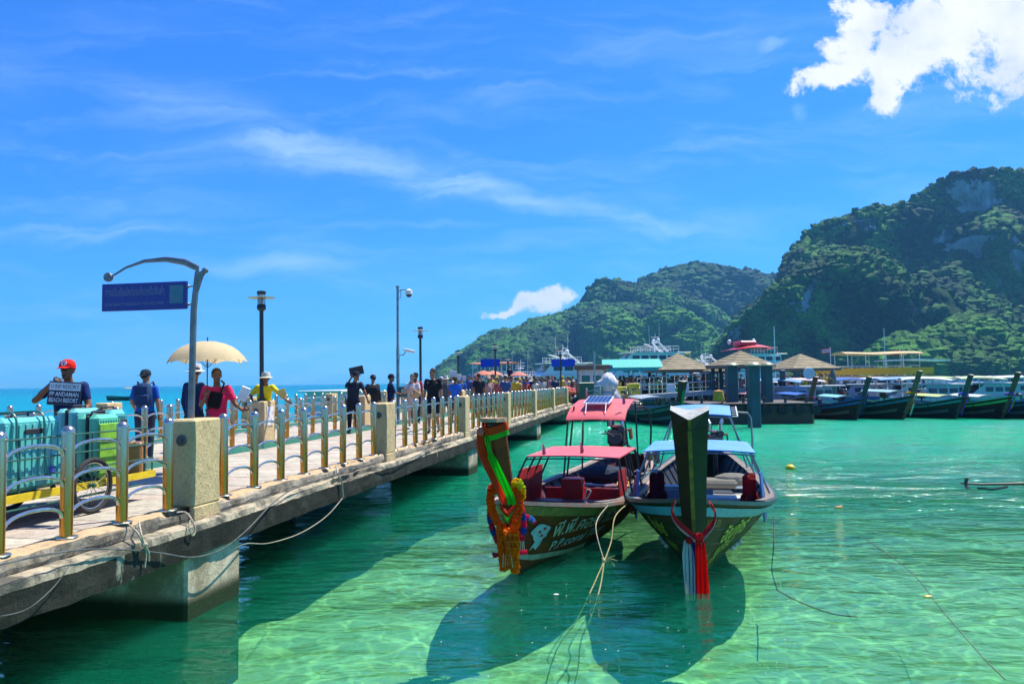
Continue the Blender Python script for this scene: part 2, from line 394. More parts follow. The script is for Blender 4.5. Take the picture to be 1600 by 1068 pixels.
# ---- hills
def hill_mat():
    m = bpy.data.materials.new('hill_ground'); m.use_nodes = True; t = m.node_tree; t.nodes.clear()
    pos = nd(t, 'ShaderNodeNewGeometry').outputs['Position']
    cl = nd(t, 'ShaderNodeAttribute', attribute_name='cliff').outputs['Fac']
    mp = nd(t, 'ShaderNodeMapping', {'Vector': pos}); mp.inputs['Scale'].default_value = (1, 1, .16)
    n1 = noise_n(t, mp.outputs[0], .10, 7, .7); n2 = noise_n(t, pos, .25, 6, .7); n3 = noise_n(t, mp.outputs[0], .035, 5, .6)
    rock = mixc(t, sstep(t, n1, .35, .68), (.46, .47, .46), (.13, .15, .16)); rock = mixc(t, sstep(t, n3, .55, .75, 0, .5), rock, (.38, .29, .20))
    green = mixc(t, sstep(t, n2, .4, .65), (.016, .055, .012), (.006, .024, .008))
    e = mt(t, 'ADD', cl, mt(t, 'MULTIPLY', mt(t, 'SUBTRACT', n2, .5), 2.8))
    nz = nd(t, 'ShaderNodeSeparateXYZ', {0: nd(t, 'ShaderNodeNewGeometry').outputs['Normal']}).outputs[2]; e = mt(t, 'SUBTRACT', e, sstep(t, nz, .42, .68))
    c = mixc(t, sstep(t, e, .38, .62), green, rock)
    bp = nd(t, 'ShaderNodeBump', {'Height': n1, 'Strength': 1.0, 'Distance': 4.0})
    b = nd(t, 'ShaderNodeBsdfPrincipled', {'Base Color': c, 'Roughness': .9, 'Specular IOR Level': .1, 'Normal': bp.outputs[0]})
    nd(t, 'ShaderNodeOutputMaterial', {'Surface': b.outputs[0]}); return m
def leaf_mat():
    m = bpy.data.materials.new('forest_leaves'); m.use_nodes = True; t = m.node_tree; t.nodes.clear()
    pos = nd(t, 'ShaderNodeNewGeometry').outputs['Position']
    a = nd(t, 'ShaderNodeAttribute', attribute_name='tone').outputs['Fac']
    n = noise_n(t, pos, .55, 6, .75)
    c = mixc(t, a, (.005, .042, .018), (.100, .320, .035))
    c = mixc(t, sstep(t, n, .42, .66, 0, .75), c, (.012, .035, .010))
    bp = nd(t, 'ShaderNodeBump', {'Height': noise_n(t, pos, .9, 5, .8), 'Strength': 1.0, 'Distance': 1.6})
    b = nd(t, 'ShaderNodeBsdfPrincipled', {'Base Color': c, 'Roughness': .75, 'Specular IOR Level': .15, 'Normal': bp.outputs[0]})
    nd(t, 'ShaderNodeOutputMaterial', {'Surface': b.outputs[0]}); return m
HM, LM = hill_mat(), leaf_mat()
import bmesh
def ico(sub):
    bm = bmesh.new(); bmesh.ops.create_icosphere(bm, subdivisions=sub, radius=1.0)
    v = np.array([x.co[:] for x in bm.verts]); f = np.array([[q.index for q in p.verts] for p in bm.faces]); bm.free(); return v, f
ICO1, ICO2 = ico(2), ico(2)
ICO0 = ico(1)
DIRK = CR
def raysN(px, py):
    v = np.stack([(px - 800) / 1200, (534 - py) / 1200, -np.ones_like(px)], -1)
    return v @ np.array(CR).T
def hill(name, ridge, D0, depth, ncrown, crown, prof=.75, seed=1, amp=.16, cliffs=(), nx=190, nt=70, freq=.012, tone=(0.1, 1.0), sub=1, foot=586.5, dens=None):
    rx = np.array([p[0] for p in ridge], float); ry = np.array([p[1] for p in ridge], float)
    px = np.linspace(rx[0], rx[-1], nx); py = np.interp(px, rx, ry)
    D1 = D0 + depth
    d = raysN(px, py); ratio = d[:, 0] / d[:, 1]; top = EYE.z + d[:, 2] / d[:, 1] * D1; top = np.maximum(top, .5)
    tt = np.linspace(0, 1, nt); back = np.array([1.04, 1.12, 1.3, 1.6])
    def surf(i, t):                # i fractional column, t 0..1
        r = np.interp(i, np.arange(nx), ratio); H = np.interp(i, np.arange(nx), top)
        z = H * t ** 1.0
        Y = D0 + depth * t ** prof
        Xc = r * Y; q = np.stack([Xc * freq, z * freq * 1.1 + 3, Y * 0 + seed * 5.1], -1)
        n = fbm(q, 5, seed, gain=.55); rid = 1 - np.abs(fbm(q * .6 + 7, 4, seed + 3)) * 2
        env = np.sin(np.pi * np.clip(t, 0, 1) ** .8) ** .7
        Y2 = Y - depth * amp * (n * 1.0 + rid * .8) * env * 1.6
        z2 = z * (1 + .05 * n * env)
        return np.stack([r * Y2, Y2, z2], -1)
    I, T = np.meshgrid(np.arange(nx), tt); P = surf(I.astype(float), T)
    last = P[-1]; B = []
    for k in back:
        q = last.copy(); q[:, 2] = last[:, 2] * (1 - (k - 1) / .6) - .5; q[:, 0] *= 1 + (k - 1) * depth * 2 / D1 * .5; q[:, 1] *= 1 + (k - 1) * depth * 2 / D1 * .5; B.append(q)
    P0 = P[:1].copy(); P0[..., 2] = -3.5
    V = np.concatenate([P0, P, np.array(B)]); nr = V.shape[0]
    # where bare rock shows: steep patches at given places of the face
    cpx = px[None, :].repeat(nr, 0); dd = V - np.array(EYE); cam_ = dd @ np.array(CR)
    sy = 534 - cam_[..., 1] / -cam_[..., 2] * 1200; sx = 800 + cam_[..., 0] / -cam_[..., 2] * 1200
    cl = np.zeros(V.shape[:2])
    for cx, cy, ax, ay, an, g in cliffs:
        ca, sa = math.cos(R(an)), math.sin(R(an)); u = ((sx - cx) * ca + (sy - cy) * sa) / ax; w = (-(sx - cx) * sa + (sy - cy) * ca) / ay
        cl = np.maximum(cl, g * np.clip(1.35 - np.sqrt(u * u + w * w), 0, 1))
    me = npmesh(name, V.reshape(-1, 3), gridF(nr, nx), HM, True)
    at_ = me.attributes.new('cliff', 'FLOAT', 'POINT'); at_.data.foreach_set('value', cl.ravel().astype(np.float32))
    h = tag(obj(name, me), kind='structure')
    # crowns
    rg = np.random.default_rng(seed + 50); n = ncrown
    i = rg.uniform(0, nx - 1, n * 2); t = rg.uniform(0.0, 1.0, n * 2) ** .95
    e = 1e-2; p = surf(i, t); c2 = np.interp(i, np.arange(nx), np.arange(nx))
    ci = np.clip(np.round(i).astype(int), 0, nx - 1); cr = np.clip(np.round(t * (nt - 1)).astype(int) + 1, 0, nr - 1); cv = cl[cr, ci]
    p2 = surf(i, np.clip(t + e, 0, 1)); steep = (p2[:, 2] - p[:, 2]) / (np.linalg.norm(p2 - p, axis=1) + 1e-6)
    keep = (cv + .35 * fbm(p * .05, 3, seed) < .26 + rg.uniform(-.12, .22, n * 2) + np.clip((.80 - steep) * 4, 0, 1.2)) & (p[:, 2] > -1)
    keep &= fbm(p * .02 + 9, 3, seed + 8) > -.62
    p, t, i = p[keep][:n], t[keep][:n], i[keep][:n]; n = len(p)
    dist = D0 / 500
    s = crown * (rg.uniform(.4, 1.45, n) ** 1.5) * np.clip(p[:, 1] / p[:, 1].mean(), .7, 1.4)
    Hn = np.interp(i, np.arange(nx), top)
    s *= np.where(t > .9, .62, 1.0) * np.clip(Hn / 25, .25, 1)
    IV, IF = {0: ICO0, 1: ICO1}[sub]
    Vv = IV[None] * s[:, None, None] * np.array([1, 1, .8]); 
    stretch = rg.uniform(.75, 1.25, (n, 1, 3)); Vv = Vv * stretch
    W0 = Vv + p[:, None, :]
    dis = fbm(W0 * (2.2 / crown), 2, seed + 9); Vv = Vv * (1 + .55 * dis[..., None])
    Vv = Vv + p[:, None, :] + np.array([0, 0, 1])[None, None] * (s * .35)[:, None, None]
    Fv = IF[None] + (np.arange(n) * len(IV))[:, None, None]
    me = npmesh('forest', Vv.reshape(-1, 3), Fv.reshape(-1, 3), LM, False)
    tn = np.clip(.42 + 1.1 * fbm(p * .022, 4, seed + 2) + rg.normal(0, .25, n), 0, 1) * (tone[1] - tone[0]) + tone[0]
    at_ = me.attributes.new('tone', 'FLOAT', 'POINT'); at_.data.foreach_set('value', np.repeat(tn, len(IV)).astype(np.float32))
    return tag(obj('forest', me), 'dense green jungle canopy covering the %s' % name.replace('_', ' '), 'forest', kind='stuff')

hill('far_headland', [(990, 545), (1000, 442), (1016, 432), (1040, 420), (1060, 413), (1090, 409), (1115, 411), (1150, 418), (1185, 428), (1215, 434), (1250, 440), (1300, 560)], 1060, 180, 6000, 6.5, seed=3, amp=.12, freq=.006, tone=(0, .35), sub=0)
hill('left_headland', [(676, 585), (692, 572), (712, 556), (730, 545), (748, 533), (768, 520), (785, 515), (800, 517), (815, 508), (828, 500), (850, 498), (878, 489), (900, 481), (908, 466), (918, 452), (930, 441), (945, 437), (965, 438), (990, 444), (1020, 447), (1050, 450), (1085, 462), (1110, 476), (1140, 500), (1165, 540)],
     930, 170, 24000, 4.0, seed=5, amp=.28, freq=.011, tone=(0.05, .9), sub=0, cliffs=[(945, 530, 12, 28, 0, .9), (1000, 520, 20, 18, 0, .6), (975, 505, 10, 24, 0, .7), (915, 500, 8, 26, 15, .5)], nx=220)
hill('left_headland_foothill', [(925, 560), (940, 510), (955, 492), (975, 487), (990, 500), (1005, 505), (1025, 488), (1045, 482), (1070, 488), (1095, 500), (1115, 515), (1130, 540)], 840, 60, 7000, 3.9, seed=8, amp=.2, freq=.018, tone=(.25, 1.0), sub=0, cliffs=[(950, 540, 16, 22, 0, .7), (990, 535, 14, 16, 0, .5)], nx=90, nt=50)
hill('great_cliff', [(1120, 560), (1135, 520), (1150, 497), (1175, 478), (1200, 458), (1214, 440), (1222, 415), (1232, 395), (1246, 382), (1260, 362), (1275, 352), (1300, 345), (1320, 335), (1345, 328), (1370, 322), (1400, 324), (1412, 318), (1430, 306), (1448, 292), (1465, 285), (1480, 276), (1500, 270), (1520, 266), (1545, 262), (1570, 266), (1600, 266), (1660, 262), (1750, 280), (1900, 330), (2100, 420), (2200, 560)],
     560, 110, 30000, 3.1, seed=12, amp=.30, prof=.7, freq=.011, tone=(0, .85), sub=0, nx=240, nt=90,
     cliffs=[(1530, 335, 46, 50, 10, 1.3), (1500, 300, 20, 20, 0, 1), (1500, 370, 50, 26, -10, .9), (1522, 395, 14, 44, 8, 1.0), (1590, 420, 15, 90, 0, 1.2), (1340, 350, 60, 14, 0, .45), (1560, 440, 14, 26, 0, .8), (1480, 440, 26, 20, 0, .5), (1438, 480, 18, 26, 0, 1.0), (1480, 465, 14, 14, 0, .8), (1630, 440, 50, 60, 0, .6), (1592, 500, 14, 40, 0, 1.0), (1545, 300, 30, 24, 0, .9)])
hill('great_cliff_shoulder', [(1110, 562), (1130, 530), (1150, 505), (1180, 480), (1210, 450), (1235, 430), (1262, 412), (1285, 400), (1310, 392), (1335, 388), (1358, 390), (1380, 396), (1395, 410), (1420, 430), (1445, 440), (1480, 452), (1530, 500), (1560, 560)],
     500, 55, 13000, 2.9, seed=15, amp=.34, freq=.016, sub=0, tone=(.05, .95), nx=150, nt=60, prof=.7, cliffs=[(1262, 470, 12, 44, 18, 1.2), (1240, 490, 12, 26, 20, .9), (1150, 515, 10, 18, 25, 1.0), (1280, 520, 24, 20, 0, .8), (1430, 480, 16, 24, 0, 1.0), (1345, 510, 22, 20, 0, .55), (1390, 470, 20, 16, 0, .5)])
hill('great_cliff_foothill', [(1340, 566), (1360, 545), (1390, 528), (1410, 522), (1430, 528), (1455, 515), (1480, 500), (1500, 497), (1530, 494), (1560, 500), (1575, 520), (1600, 530), (1640, 528), (1700, 520), (1800, 540), (1880, 565)],
     450, 40, 8000, 2.7, seed=21, amp=.25, freq=.02, sub=0, tone=(.35, 1.0), nx=90, nt=40, foot=584)
# air
def haze():
    m = bpy.data.materials.new('sea_air'); m.use_nodes = True; t = m.node_tree; t.nodes.clear()
    v = nd(t, 'ShaderNodeVolumePrincipled', {'Color': (.16, .55, 1.0, 1), 'Density': HAZE, 'Anisotropy': 0.2})
    nd(t, 'ShaderNodeOutputMaterial', {'Volume': v.outputs[0]})
    b = MB(); b.bx(-3100, 3100, -70, 3400, -7.5, 330)
    tag(b.build('haze', m), kind='stuff')
HAZE = 0.00018
haze()
# ============================================================ THE PIER
TH = math.atan(221 / 1200.0)
def P(s, p, z=0.0):        # s along the pier, p metres left of the eye
    return Vector((math.sin(TH) * s - math.cos(TH) * p, math.cos(TH) * s + math.sin(TH) * p, z))
PR = -TH                   # local x = -p, local y = s
ZK, ZD, ZT = 1.13, 1.02, 2.05
def concrete(name, base, dark, dsc, lo, hi, bump=.8, algae=None, low=None, bsc=30):
    m = bpy.data.materials.new(name); m.use_nodes = True; t = m.node_tree; t.nodes.clear()
    vec = nd(t, 'ShaderNodeTexCoord').outputs['Object']
    n1 = noise_n(t, vec, dsc, 7, .7); n2 = noise_n(t, vec, dsc * 9, 5, .75); n3 = noise_n(t, vec, dsc * .35, 4, .6)
    c = mixc(t, sstep(t, n1, lo, hi), base, dark)
    c = mixc(t, sstep(t, n2, .50, .68, 0, .75), c, tuple(x * .40 for x in base))
    c = mixc(t, sstep(t, n2, .22, .38, .35, 0), c, tuple(min(.8, x * 1.5) for x in base))
    if algae:
        mp = nd(t, 'ShaderNodeMapping', {'Vector': vec}); mp.inputs['Scale'].default_value = (3, 3, .55)
        n4 = noise_n(t, mp.outputs[0], 1.6, 6, .7, .3); c = mixc(t, sstep(t, n4, algae[1], algae[2]), c, algae[0])
    if low:
        z = nd(t, 'ShaderNodeSeparateXYZ', {0: nd(t, 'ShaderNodeNewGeometry').outputs['Position']}).outputs[2]
        z2 = mt(t, 'ADD', z, mt(t, 'MULTIPLY', mt(t, 'SUBTRACT', n1, .5), low[2] * 2)); c = mixc(t, sstep(t, z2, low[1] - low[2], low[1] + low[2], 1, 0), c, low[0])
    hh = mt(t, 'ADD', n1, mt(t, 'MULTIPLY', noise_n(t, vec, bsc, 6, .7), .5))
    bp = nd(t, 'ShaderNodeBump', {'Height': hh, 'Strength': bump, 'Distance': .03})
    b = nd(t, 'ShaderNodeBsdfPrincipled', {'Base Color': c, 'Roughness': .9, 'Specular IOR Level': .25, 'Normal': bp.outputs[0]})
    nd(t, 'ShaderNodeOutputMaterial', {'Surface': b.outputs[0]}); return m
m_kerb = concrete('kerb_concrete', (.48, .35, .20), (.46, .24, .10), 1.2, .5, .8)
m_kerbside = concrete('kerb_side_concrete', (.38, .33, .25), (.12, .11, .085), 2.0, .42, .6, algae=((.36, .28, .15), .6, .75))
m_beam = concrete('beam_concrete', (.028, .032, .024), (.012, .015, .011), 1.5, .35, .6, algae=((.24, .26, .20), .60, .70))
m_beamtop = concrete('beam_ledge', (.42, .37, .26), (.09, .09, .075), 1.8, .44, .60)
m_block = concrete('pillar_concrete', (.62, .48, .25), (.38, .29, .16), 3.2, .45, .75, bsc=50)
m_pile = concrete('pile_concrete', (.60, .54, .40), (.28, .23, .15), 1.4, .38, .60, low=((.014, .032, .010), .22, .08))
m_slab = concrete('slab_underside', (.17, .16, .13), (.08, .08, .07), 1.0, .4, .6)
m_green = mat('green_kerb_paint', (.015, .25, .16), .6, col2=(.05, .20, .15), dirt=((.35, .33, .28), 5, .62, .75), bump=.3)
pav = [concrete('paver_%s' % n, c, d, 1.6, .45, .75, .3) for n, c, d in (('grey', (.40, .37, .30), (.33, .30, .24)), ('rosy', (.41, .35, .29), (.34, .29, .23)), ('pale', (.46, .42, .34), (.38, .35, .28)))]
def steel_mat():
    m = bpy.data.materials.new('gold_foot_steel'); m.use_nodes = True; t = m.node_tree; t.nodes.clear()
    g = nd(t, 'ShaderNodeNewGeometry'); z = nd(t, 'ShaderNodeSeparateXYZ', {0: g.outputs['Position']}).outputs[2]
    vec = nd(t, 'ShaderNodeTexCoord').outputs['Object']; mp = nd(t, 'ShaderNodeMapping', {'Vector': g.outputs['Position']}); mp.inputs['Scale'].default_value = (1, 1, .12)
    n = noise_n(t, mp.outputs[0], 26, 5, .7); n2 = noise_n(t, g.outputs['Position'], 40, 5, .7)
    e = mt(t, 'ADD', z, mt(t, 'MULTIPLY', mt(t, 'SUBTRACT', n, .5), -1.1))
    c = mixc(t, sstep(t, e, 1.40, 2.05, 1, 0), (.54, .49, .40), (.58, .27, .05))  # grey steel turning gold-brown towards the post foot
    c = mixc(t, sstep(t, n2, .66, .80, 0, .4), c, (.25, .11, .04))
    b = nd(t, 'ShaderNodeBsdfPrincipled', {'Base Color': c, 'Metallic': .9, 'Roughness': mt(t, 'MULTIPLY_ADD', n, .25, .10)})
    nd(t, 'ShaderNodeOutputMaterial', {'Surface': b.outputs[0]}); return m
m_post = steel_mat()
m_steel = mat('rail_steel', (.58, .60, .58), .25, .95, col2=(.45, .42, .36), sc=20)
m_pole = mat('sign_pole_steel', (.20, .21, .22), .42, .55, col2=(.13, .14, .14))
m_black = mat('black_enamel', (.012, .014, .02), .4, col2=(.02, .02, .02))
m_white = paint((.75, .76, .75)); m_dark = paint((.02, .022, .026), .5)
m_rope = mat('pale_rope', (.55, .50, .38), .9, col2=(.35, .30, .2), sc=40, bump=.6)
m_cable = mat('dark_cable', (.05, .055, .06), .6, col2=(.12, .12, .12), sc=6)
m_glass = mat('lamp_glass', (.75, .85, .9), .08, col2=(.7, .8, .85), trans=.7)
m_rubber = mat('rubber', (.02, .02, .02), .8, bump=.3)

pier = thing('pier', None, None, (0, 0, 0), PR); pier['kind'] = 'structure'; pier['label'] = 'long concrete pier with weathered beam edge running to the harbour'
S0, S1 = -3.0, 45.3
def roughgrid(x0, z0, x1, z1, s0, s1, ds, k, amp, seed, low=None):
    """strip across (x,z) from point 0 to 1, along the pier, nibbled by noise"""
    ns = int((s1 - s0) / ds) + 1; rows = []
    ss = np.linspace(s0, s1, ns); tt = np.linspace(0, 1, k)
    Sg, Tg = np.meshgrid(ss, tt, indexing='ij'); X = x0 + (x1 - x0) * Tg; Z = z0 + (z1 - z0) * Tg
    n = fbm(np.stack([X * 3, Sg * 3, Z * 3], -1), 4, seed) * amp
    return X, Sg, Z, n
def edge_beam(name, prof, s0, s1, ds, amp, seed, mats, mi, chip=()):
    """profile of (x,z) points swept along the pier; each point wobbles; chips bite the edges"""
    b = MB(); ns = max(2, int((s1 - s0) / ds)); rows = []
    ss = np.linspace(s0, s1, ns + 1); pr = np.array(prof); q = np.zeros((ns + 1, len(prof), 3))
    q[..., 0] = pr[None, :, 0]; q[..., 1] = ss[:, None]; q[..., 2] = pr[None, :, 1]
    n = fbm(q * np.array([9, 6.5, 9]), 4, seed); n2 = fbm(q * np.array([9, 6.5, 9]) + 50, 4, seed)
    c = fbm(np.stack([ss * .9, ss * 0, ss * 0], -1), 4, seed + 5)
    q[..., 0] += n * amp; q[..., 2] += n2 * amp
    for k in chip: 
        bite = np.clip(c - .08, 0, 1)[:, None] * .16; q[:, k:k + 1, 0] -= bite; q[:, k:k + 1, 2] -= bite * .6
    b.loft([[tuple(p) for p in r] for r in q], closed=True, caps=True)
    nf = len(prof)
    b.m = [mi[i % nf] for i in range(len(b.f) - 2)] + [0, 0]
    return b.build(name, mats, pier, smooth=False)
# beam under the near edge, with the pale ledge on top
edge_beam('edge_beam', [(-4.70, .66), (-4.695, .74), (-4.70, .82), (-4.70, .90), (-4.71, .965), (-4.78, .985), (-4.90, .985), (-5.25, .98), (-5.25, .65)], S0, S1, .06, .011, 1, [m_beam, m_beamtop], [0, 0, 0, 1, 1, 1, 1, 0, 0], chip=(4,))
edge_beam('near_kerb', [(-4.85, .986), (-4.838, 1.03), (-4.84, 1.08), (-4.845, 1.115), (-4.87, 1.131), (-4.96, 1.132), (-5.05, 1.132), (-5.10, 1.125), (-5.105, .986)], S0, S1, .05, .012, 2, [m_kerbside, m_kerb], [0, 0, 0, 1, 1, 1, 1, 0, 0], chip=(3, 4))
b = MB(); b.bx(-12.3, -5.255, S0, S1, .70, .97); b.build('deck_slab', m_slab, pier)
b = MB()
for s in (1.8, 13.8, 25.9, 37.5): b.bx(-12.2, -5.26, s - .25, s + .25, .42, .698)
b.build('cross_beam', m_slab, pier)
for name, xa, xb in (('middle_kerb', -8.78, -8.40), ('far_kerb', -12.2, -11.8)):
    g = MB(); g.bx(xa, xb - .006, S0, S1, .972, ZK); g.build(name, m_kerb, pier)
    g = MB(); g.bx(xb - .006, xb, S0, S1, .972, ZK + .003); g.bx(xb - .06, xb - .007, S0, S1, ZK + .0005, ZK + .004); g.build('painted_kerb_face', m_green, pier)
# piles: pairs of square piles, faces along the pier
for k, s in enumerate([-4, 7.77, 19.95, 31.8, 43.2]):
    if s < 0: continue
    l = 1.05
    b = MB(); b.rbox((-5.81, s, -.6), (2.1, l, 2.52), .03); b.build('pile', m_pile, pier)
    b = MB(); b.rbox((-10.5, s, -.6), (.9, l, 2.52), .03); b.build('pile', m_pile, pier)
    b = MB(); b.bx(-10.04, -7.01, s - .35, s + .3, .05, .41); b.build('pile_cap', m_slab, pier)
# paving slabs
pm = {}
def paver(w, l, mi):
    k = (round(w, 2), round(l, 2), mi)
    if k not in pm: b = MB(); b.rbox((0, 0, 0), (w - .014, l - .014, .045), .006); pm[k] = b.mesh('paver', pav[mi])
    return pm[k]
b_rest = [MB(), MB(), MB()]; cnt = 0
for s in np.arange(2.2, 45.0, .45):
    row = int(round((s - 2.2) / .45)); off = .3 if row % 2 else 0
    for j in range(-1, 6):
        x0 = -8.40 + j * .6 + off; x1 = x0 + .6; x0, x1 = max(x0, -8.397), min(x1, -5.108)
        if x1 - x0 < .08: continue
        mi = random.choice([0, 0, 1, 1, 2]); z = ZD - .0225 + random.uniform(-.003, .003)
        if s < 22.5 and cnt < 290: obj('paver', paver(x1 - x0, .45, mi), pier, ((x0 + x1) / 2, s + .225, z)); cnt += 1
        else: b_rest[mi].box(((x0 + x1) / 2, s + .225, z), (x1 - x0 - .012, .438, .045))
    for j in range(5):
        x0 = -11.8 + j * .604; b_rest[random.choice([0, 1, 2])].box((x0 + .302, s + .225, ZD - .0225 + random.uniform(-.003, .003)), (.59, .438, .045))
for i in range(3): tag(b_rest[i].build('paver', pav[i], pier), kind='stuff')

# ---- guard rails: a bay is eight capped posts with three rows of arched tubes
post = MB()
post.lathe([(.052, 0), (.052, .885), (.0555, .888), (.0555, .900), (.050, .918), (.036, .938), (.015, .948), (.001, .951)], 16)
post_me = post.mesh('post', m_post, True)
fl = MB(); fl.lathe([(.095, 0), (.095, .008), (.088, .014), (.056, .02)], 16); fl_me = fl.mesh('base_flange', m_steel, True)
def arch_mesh(dx):
    b = MB(); pts = []
    for i in range(13):
        a = math.pi * i / 12; pts.append((0, dx / 2 - dx / 2 * math.cos(a), .105 * math.sin(a) ** .8))
    b.tube(pts, .0155, 8); return b.mesh('arched_rail', m_steel, True)
arch = arch_mesh(.697 - .10)
def bay(p, s0, label, n=8, cat='railing', group='steel railings with arched bars between the pier pillars'):
    t = thing('pier_railing', label, cat, P(s0, p, ZK), PR, group)
    for i in range(n):
        q = obj('post', post_me, t, (0, i * .697, 0.002)); q.rotation_euler = (random.uniform(-.006, .006), random.uniform(-.008, .008), random.uniform(0, 6))
        obj('base_flange', fl_me, t, (0, i * .697, .001))
        if i < n - 1:
            for z in (.18, .44, .70): obj('arched_rail', arch, t, (0, i * .697 + .05, z))
    return t
ordn = ['first', 'second', 'third', 'fourth', 'fifth', 'sixth', 'seventh', 'eighth']
bay(4.95, 2.325, 'nearest bay of gold-brown steel railing in front of the luggage cart')
nb = ['steel railing bay between the sign pillar and the second water-side pillar', 'steel railing bay in front of the man in black shirt and shorts, water side',
      'water-side steel railing bay right behind the ribboned bow of the red boat', 'fourth water-side steel railing bay after the sign pillar', 'fifth water-side steel railing bay after the sign pillar', 'last water-side steel railing bay before the pier head']
for k in range(6): bay(4.95, 8.243 + 5.92 * k, nb[k])
mids = [10.45, 16.35, 22.3, 28.2, 34.1, 40.0]
mn = ['middle railing bay of the pier beside the umbrella holders', 'middle railing bay between the yellow shirted man and the placard holders', 'middle railing bay of the pier behind the woman in white', 'fourth middle railing bay down the pier', 'fifth middle railing bay down the pier', 'farthest middle railing bay down the pier']
bay(8.6, 4.55, 'middle railing bay of the pier behind the red capped man and the luggage')
for k, s in enumerate(mids[:6]): bay(8.6, s, mn[k], 8 if k < 5 else 6)
fn = ['seaward railing bay behind the red capped man, far side of pier', 'seaward railing bay behind the man with backpack', 'seaward railing bay behind the beige umbrella', 'seaward railing bay right of the yellow shirted man', 'fifth seaward railing bay along the far side of the pier', 'sixth seaward railing bay along the far side of the pier']
for k in range(6): bay(12.0, 4.6 + 5.92 * k + .0, fn[k] if k < 6 else '')
# ---- concrete pillars
def pillar_mesh(w, l, h, seed):
    b = MB(); n = 9; rows = []
    b.rbox((0, 0, h / 2), (w, l, h), .018); me = b.mesh('pillar', m_block, False, True)
    import bmesh as bmm
    bm = bmm.new(); bm.from_mesh(me); bmm.ops.subdivide_edges(bm, edges=[e for e in bm.edges if e.calc_length() > .1], cuts=5, use_grid_fill=True)
    co = np.array([v.co[:] for v in bm.verts]); d = fbm(co * 6, 3, seed)
    for v, k in zip(bm.verts, d): v.co.x += k * .006; v.co.y += k * .006; v.co.z += k * .004 * (v.co.z > h - .05)
    bm.to_mesh(me); bm.free(); return me
pl_me = pillar_mesh(.30, .50, ZT - ZK + .001, 3)
socket = MB(); socket.lathe([(.06, 0), (.06, .012), (.045, .02), (.04, .012), (.02, .012), (.018, .03)], 14, M=Matrix.Rotation(R(90), 3, 'X')); sk_me = socket.mesh('round_socket', mat('socket_grey', (.10, .11, .12), .6))
def pillar(p, s, label, group, w=1, lamp=None, notice=False):
    t = thing('concrete_pillar', label, 'pillar', P(s, p, ZK - .001), PR, group)
    o = obj('shaft', pl_me, t); o.scale.x = w
    o.rotation_euler = (0, 0, 0)
    obj('round_socket', sk_me, t, (.0, -.252, .70)); return t
pw = ['weathered concrete pillar at the foot of the blue sign post', 'second water-side concrete pillar, right of the placard holders', 'third water-side concrete pillar, just left of the ribboned bow', 'fourth water-side concrete pillar behind the ribboned bow', 'fifth water-side concrete pillar from the sign', 'sixth water-side concrete pillar from the sign', 'last water-side concrete pillar at the pier head']
for k in range(7): pillar(4.95, 7.68 + 5.93 * k, pw[k], 'concrete pillars on the water side of the pier')
# the pillars reach down over the kerb face
foot = MB(); foot.rbox((0, 0, .075), (.06, .5, .15), .01); ft_me = foot.mesh('pillar_foot', m_block)
for o in [x for x in C.objects if x.name.startswith('concrete_pillar')]: obj('pillar_foot', ft_me, o, (.122, 0, -.149))
pmn = ['middle pillar with a paper notice beside the yellow shirted man', 'middle concrete pillar behind the man raising a black board', 'middle concrete pillar beyond the woman in white', 'fourth middle concrete pillar down the pier', 'fifth middle concrete pillar down the pier']
mid_s = [15.85, 21.8, 27.7, 33.6, 39.5]
for k, s in enumerate(mid_s): pillar(8.6, s, pmn[k], 'concrete pillars along the middle kerb', 1.25)
fnn = ['seaward concrete pillar left of the backpack man', 'seaward concrete pillar behind the yellow shirted man', 'third seaward concrete pillar', 'fourth seaward concrete pillar']
for k in range(4): pillar(12.0, 15.5 + 5.92 * k if k else 15.3, fnn[k], 'concrete pillars on the seaward side')
b = MB(); b.box((0, 0, 0), (.01, .30, .42)); n1 = tag(b.build('notice', mat('paper_notice', (.72, .72, .70), .8, dirt=((.45, .30, .34), 9, .55, .62)), None, loc=P(15.86, 8.405, 1.72), rot=PR), 'white paper notice stuck on the pillar below the first lamp', 'notice')

# ---- street lamps on the middle and far pillars
def make_lamp(h=2.45):
    t = thing('street_lamp', '', 'street lamp', (0, 0, 0), 0, 'black pier lamps with disc shades')
    b = MB(); b.lathe([(.09, 0), (.09, .03), (.05, .06), (.045, h - .42)], 12); b.build('pole', m_black, t, True)
    b = MB(); b.cyl((0, 0, .95), (0, 0, 1.12), .047, n=12); b.build('pole_band', m_white, t, True)
    b = MB(); b.lathe([(.06, h - .44), (.10, h - .40), (.10, h - .32), (.075, h - .29)], 12); b.build('lamp_base', m_black, t, True)
    b = MB(); b.lathe([(.07, h - .29), (.07, h - .08)], 12); b.build('glass', m_glass, t, True)
    b = MB()
    for i in range(6): a = i * math.pi / 3; b.cyl((.082 * math.cos(a), .082 * math.sin(a), h - .32), (.082 * math.cos(a), .082 * math.sin(a), h - .05), .006, n=5)
    b.lathe([(.02, h - .28), (.03, h - .2), (.02, h - .13)], 8); b.build('cage', m_pole, t)
    b = MB(); b.lathe([(.085, h - .14), (.30, h - .15), (.305, h - .142), (.085, h - .12)], 24); b.build('disc_shade', mat('shade_cream', (.55, .50, .30), .4) if 'sh' not in M_ else M_['sh'], t, True)
    b = MB(); b.lathe([(.09, h - .07), (.10, h - .05), (.10, h), (.06, h + .01)], 12); b.build('cap', m_black, t, True)
    return t
lp0 = make_lamp()
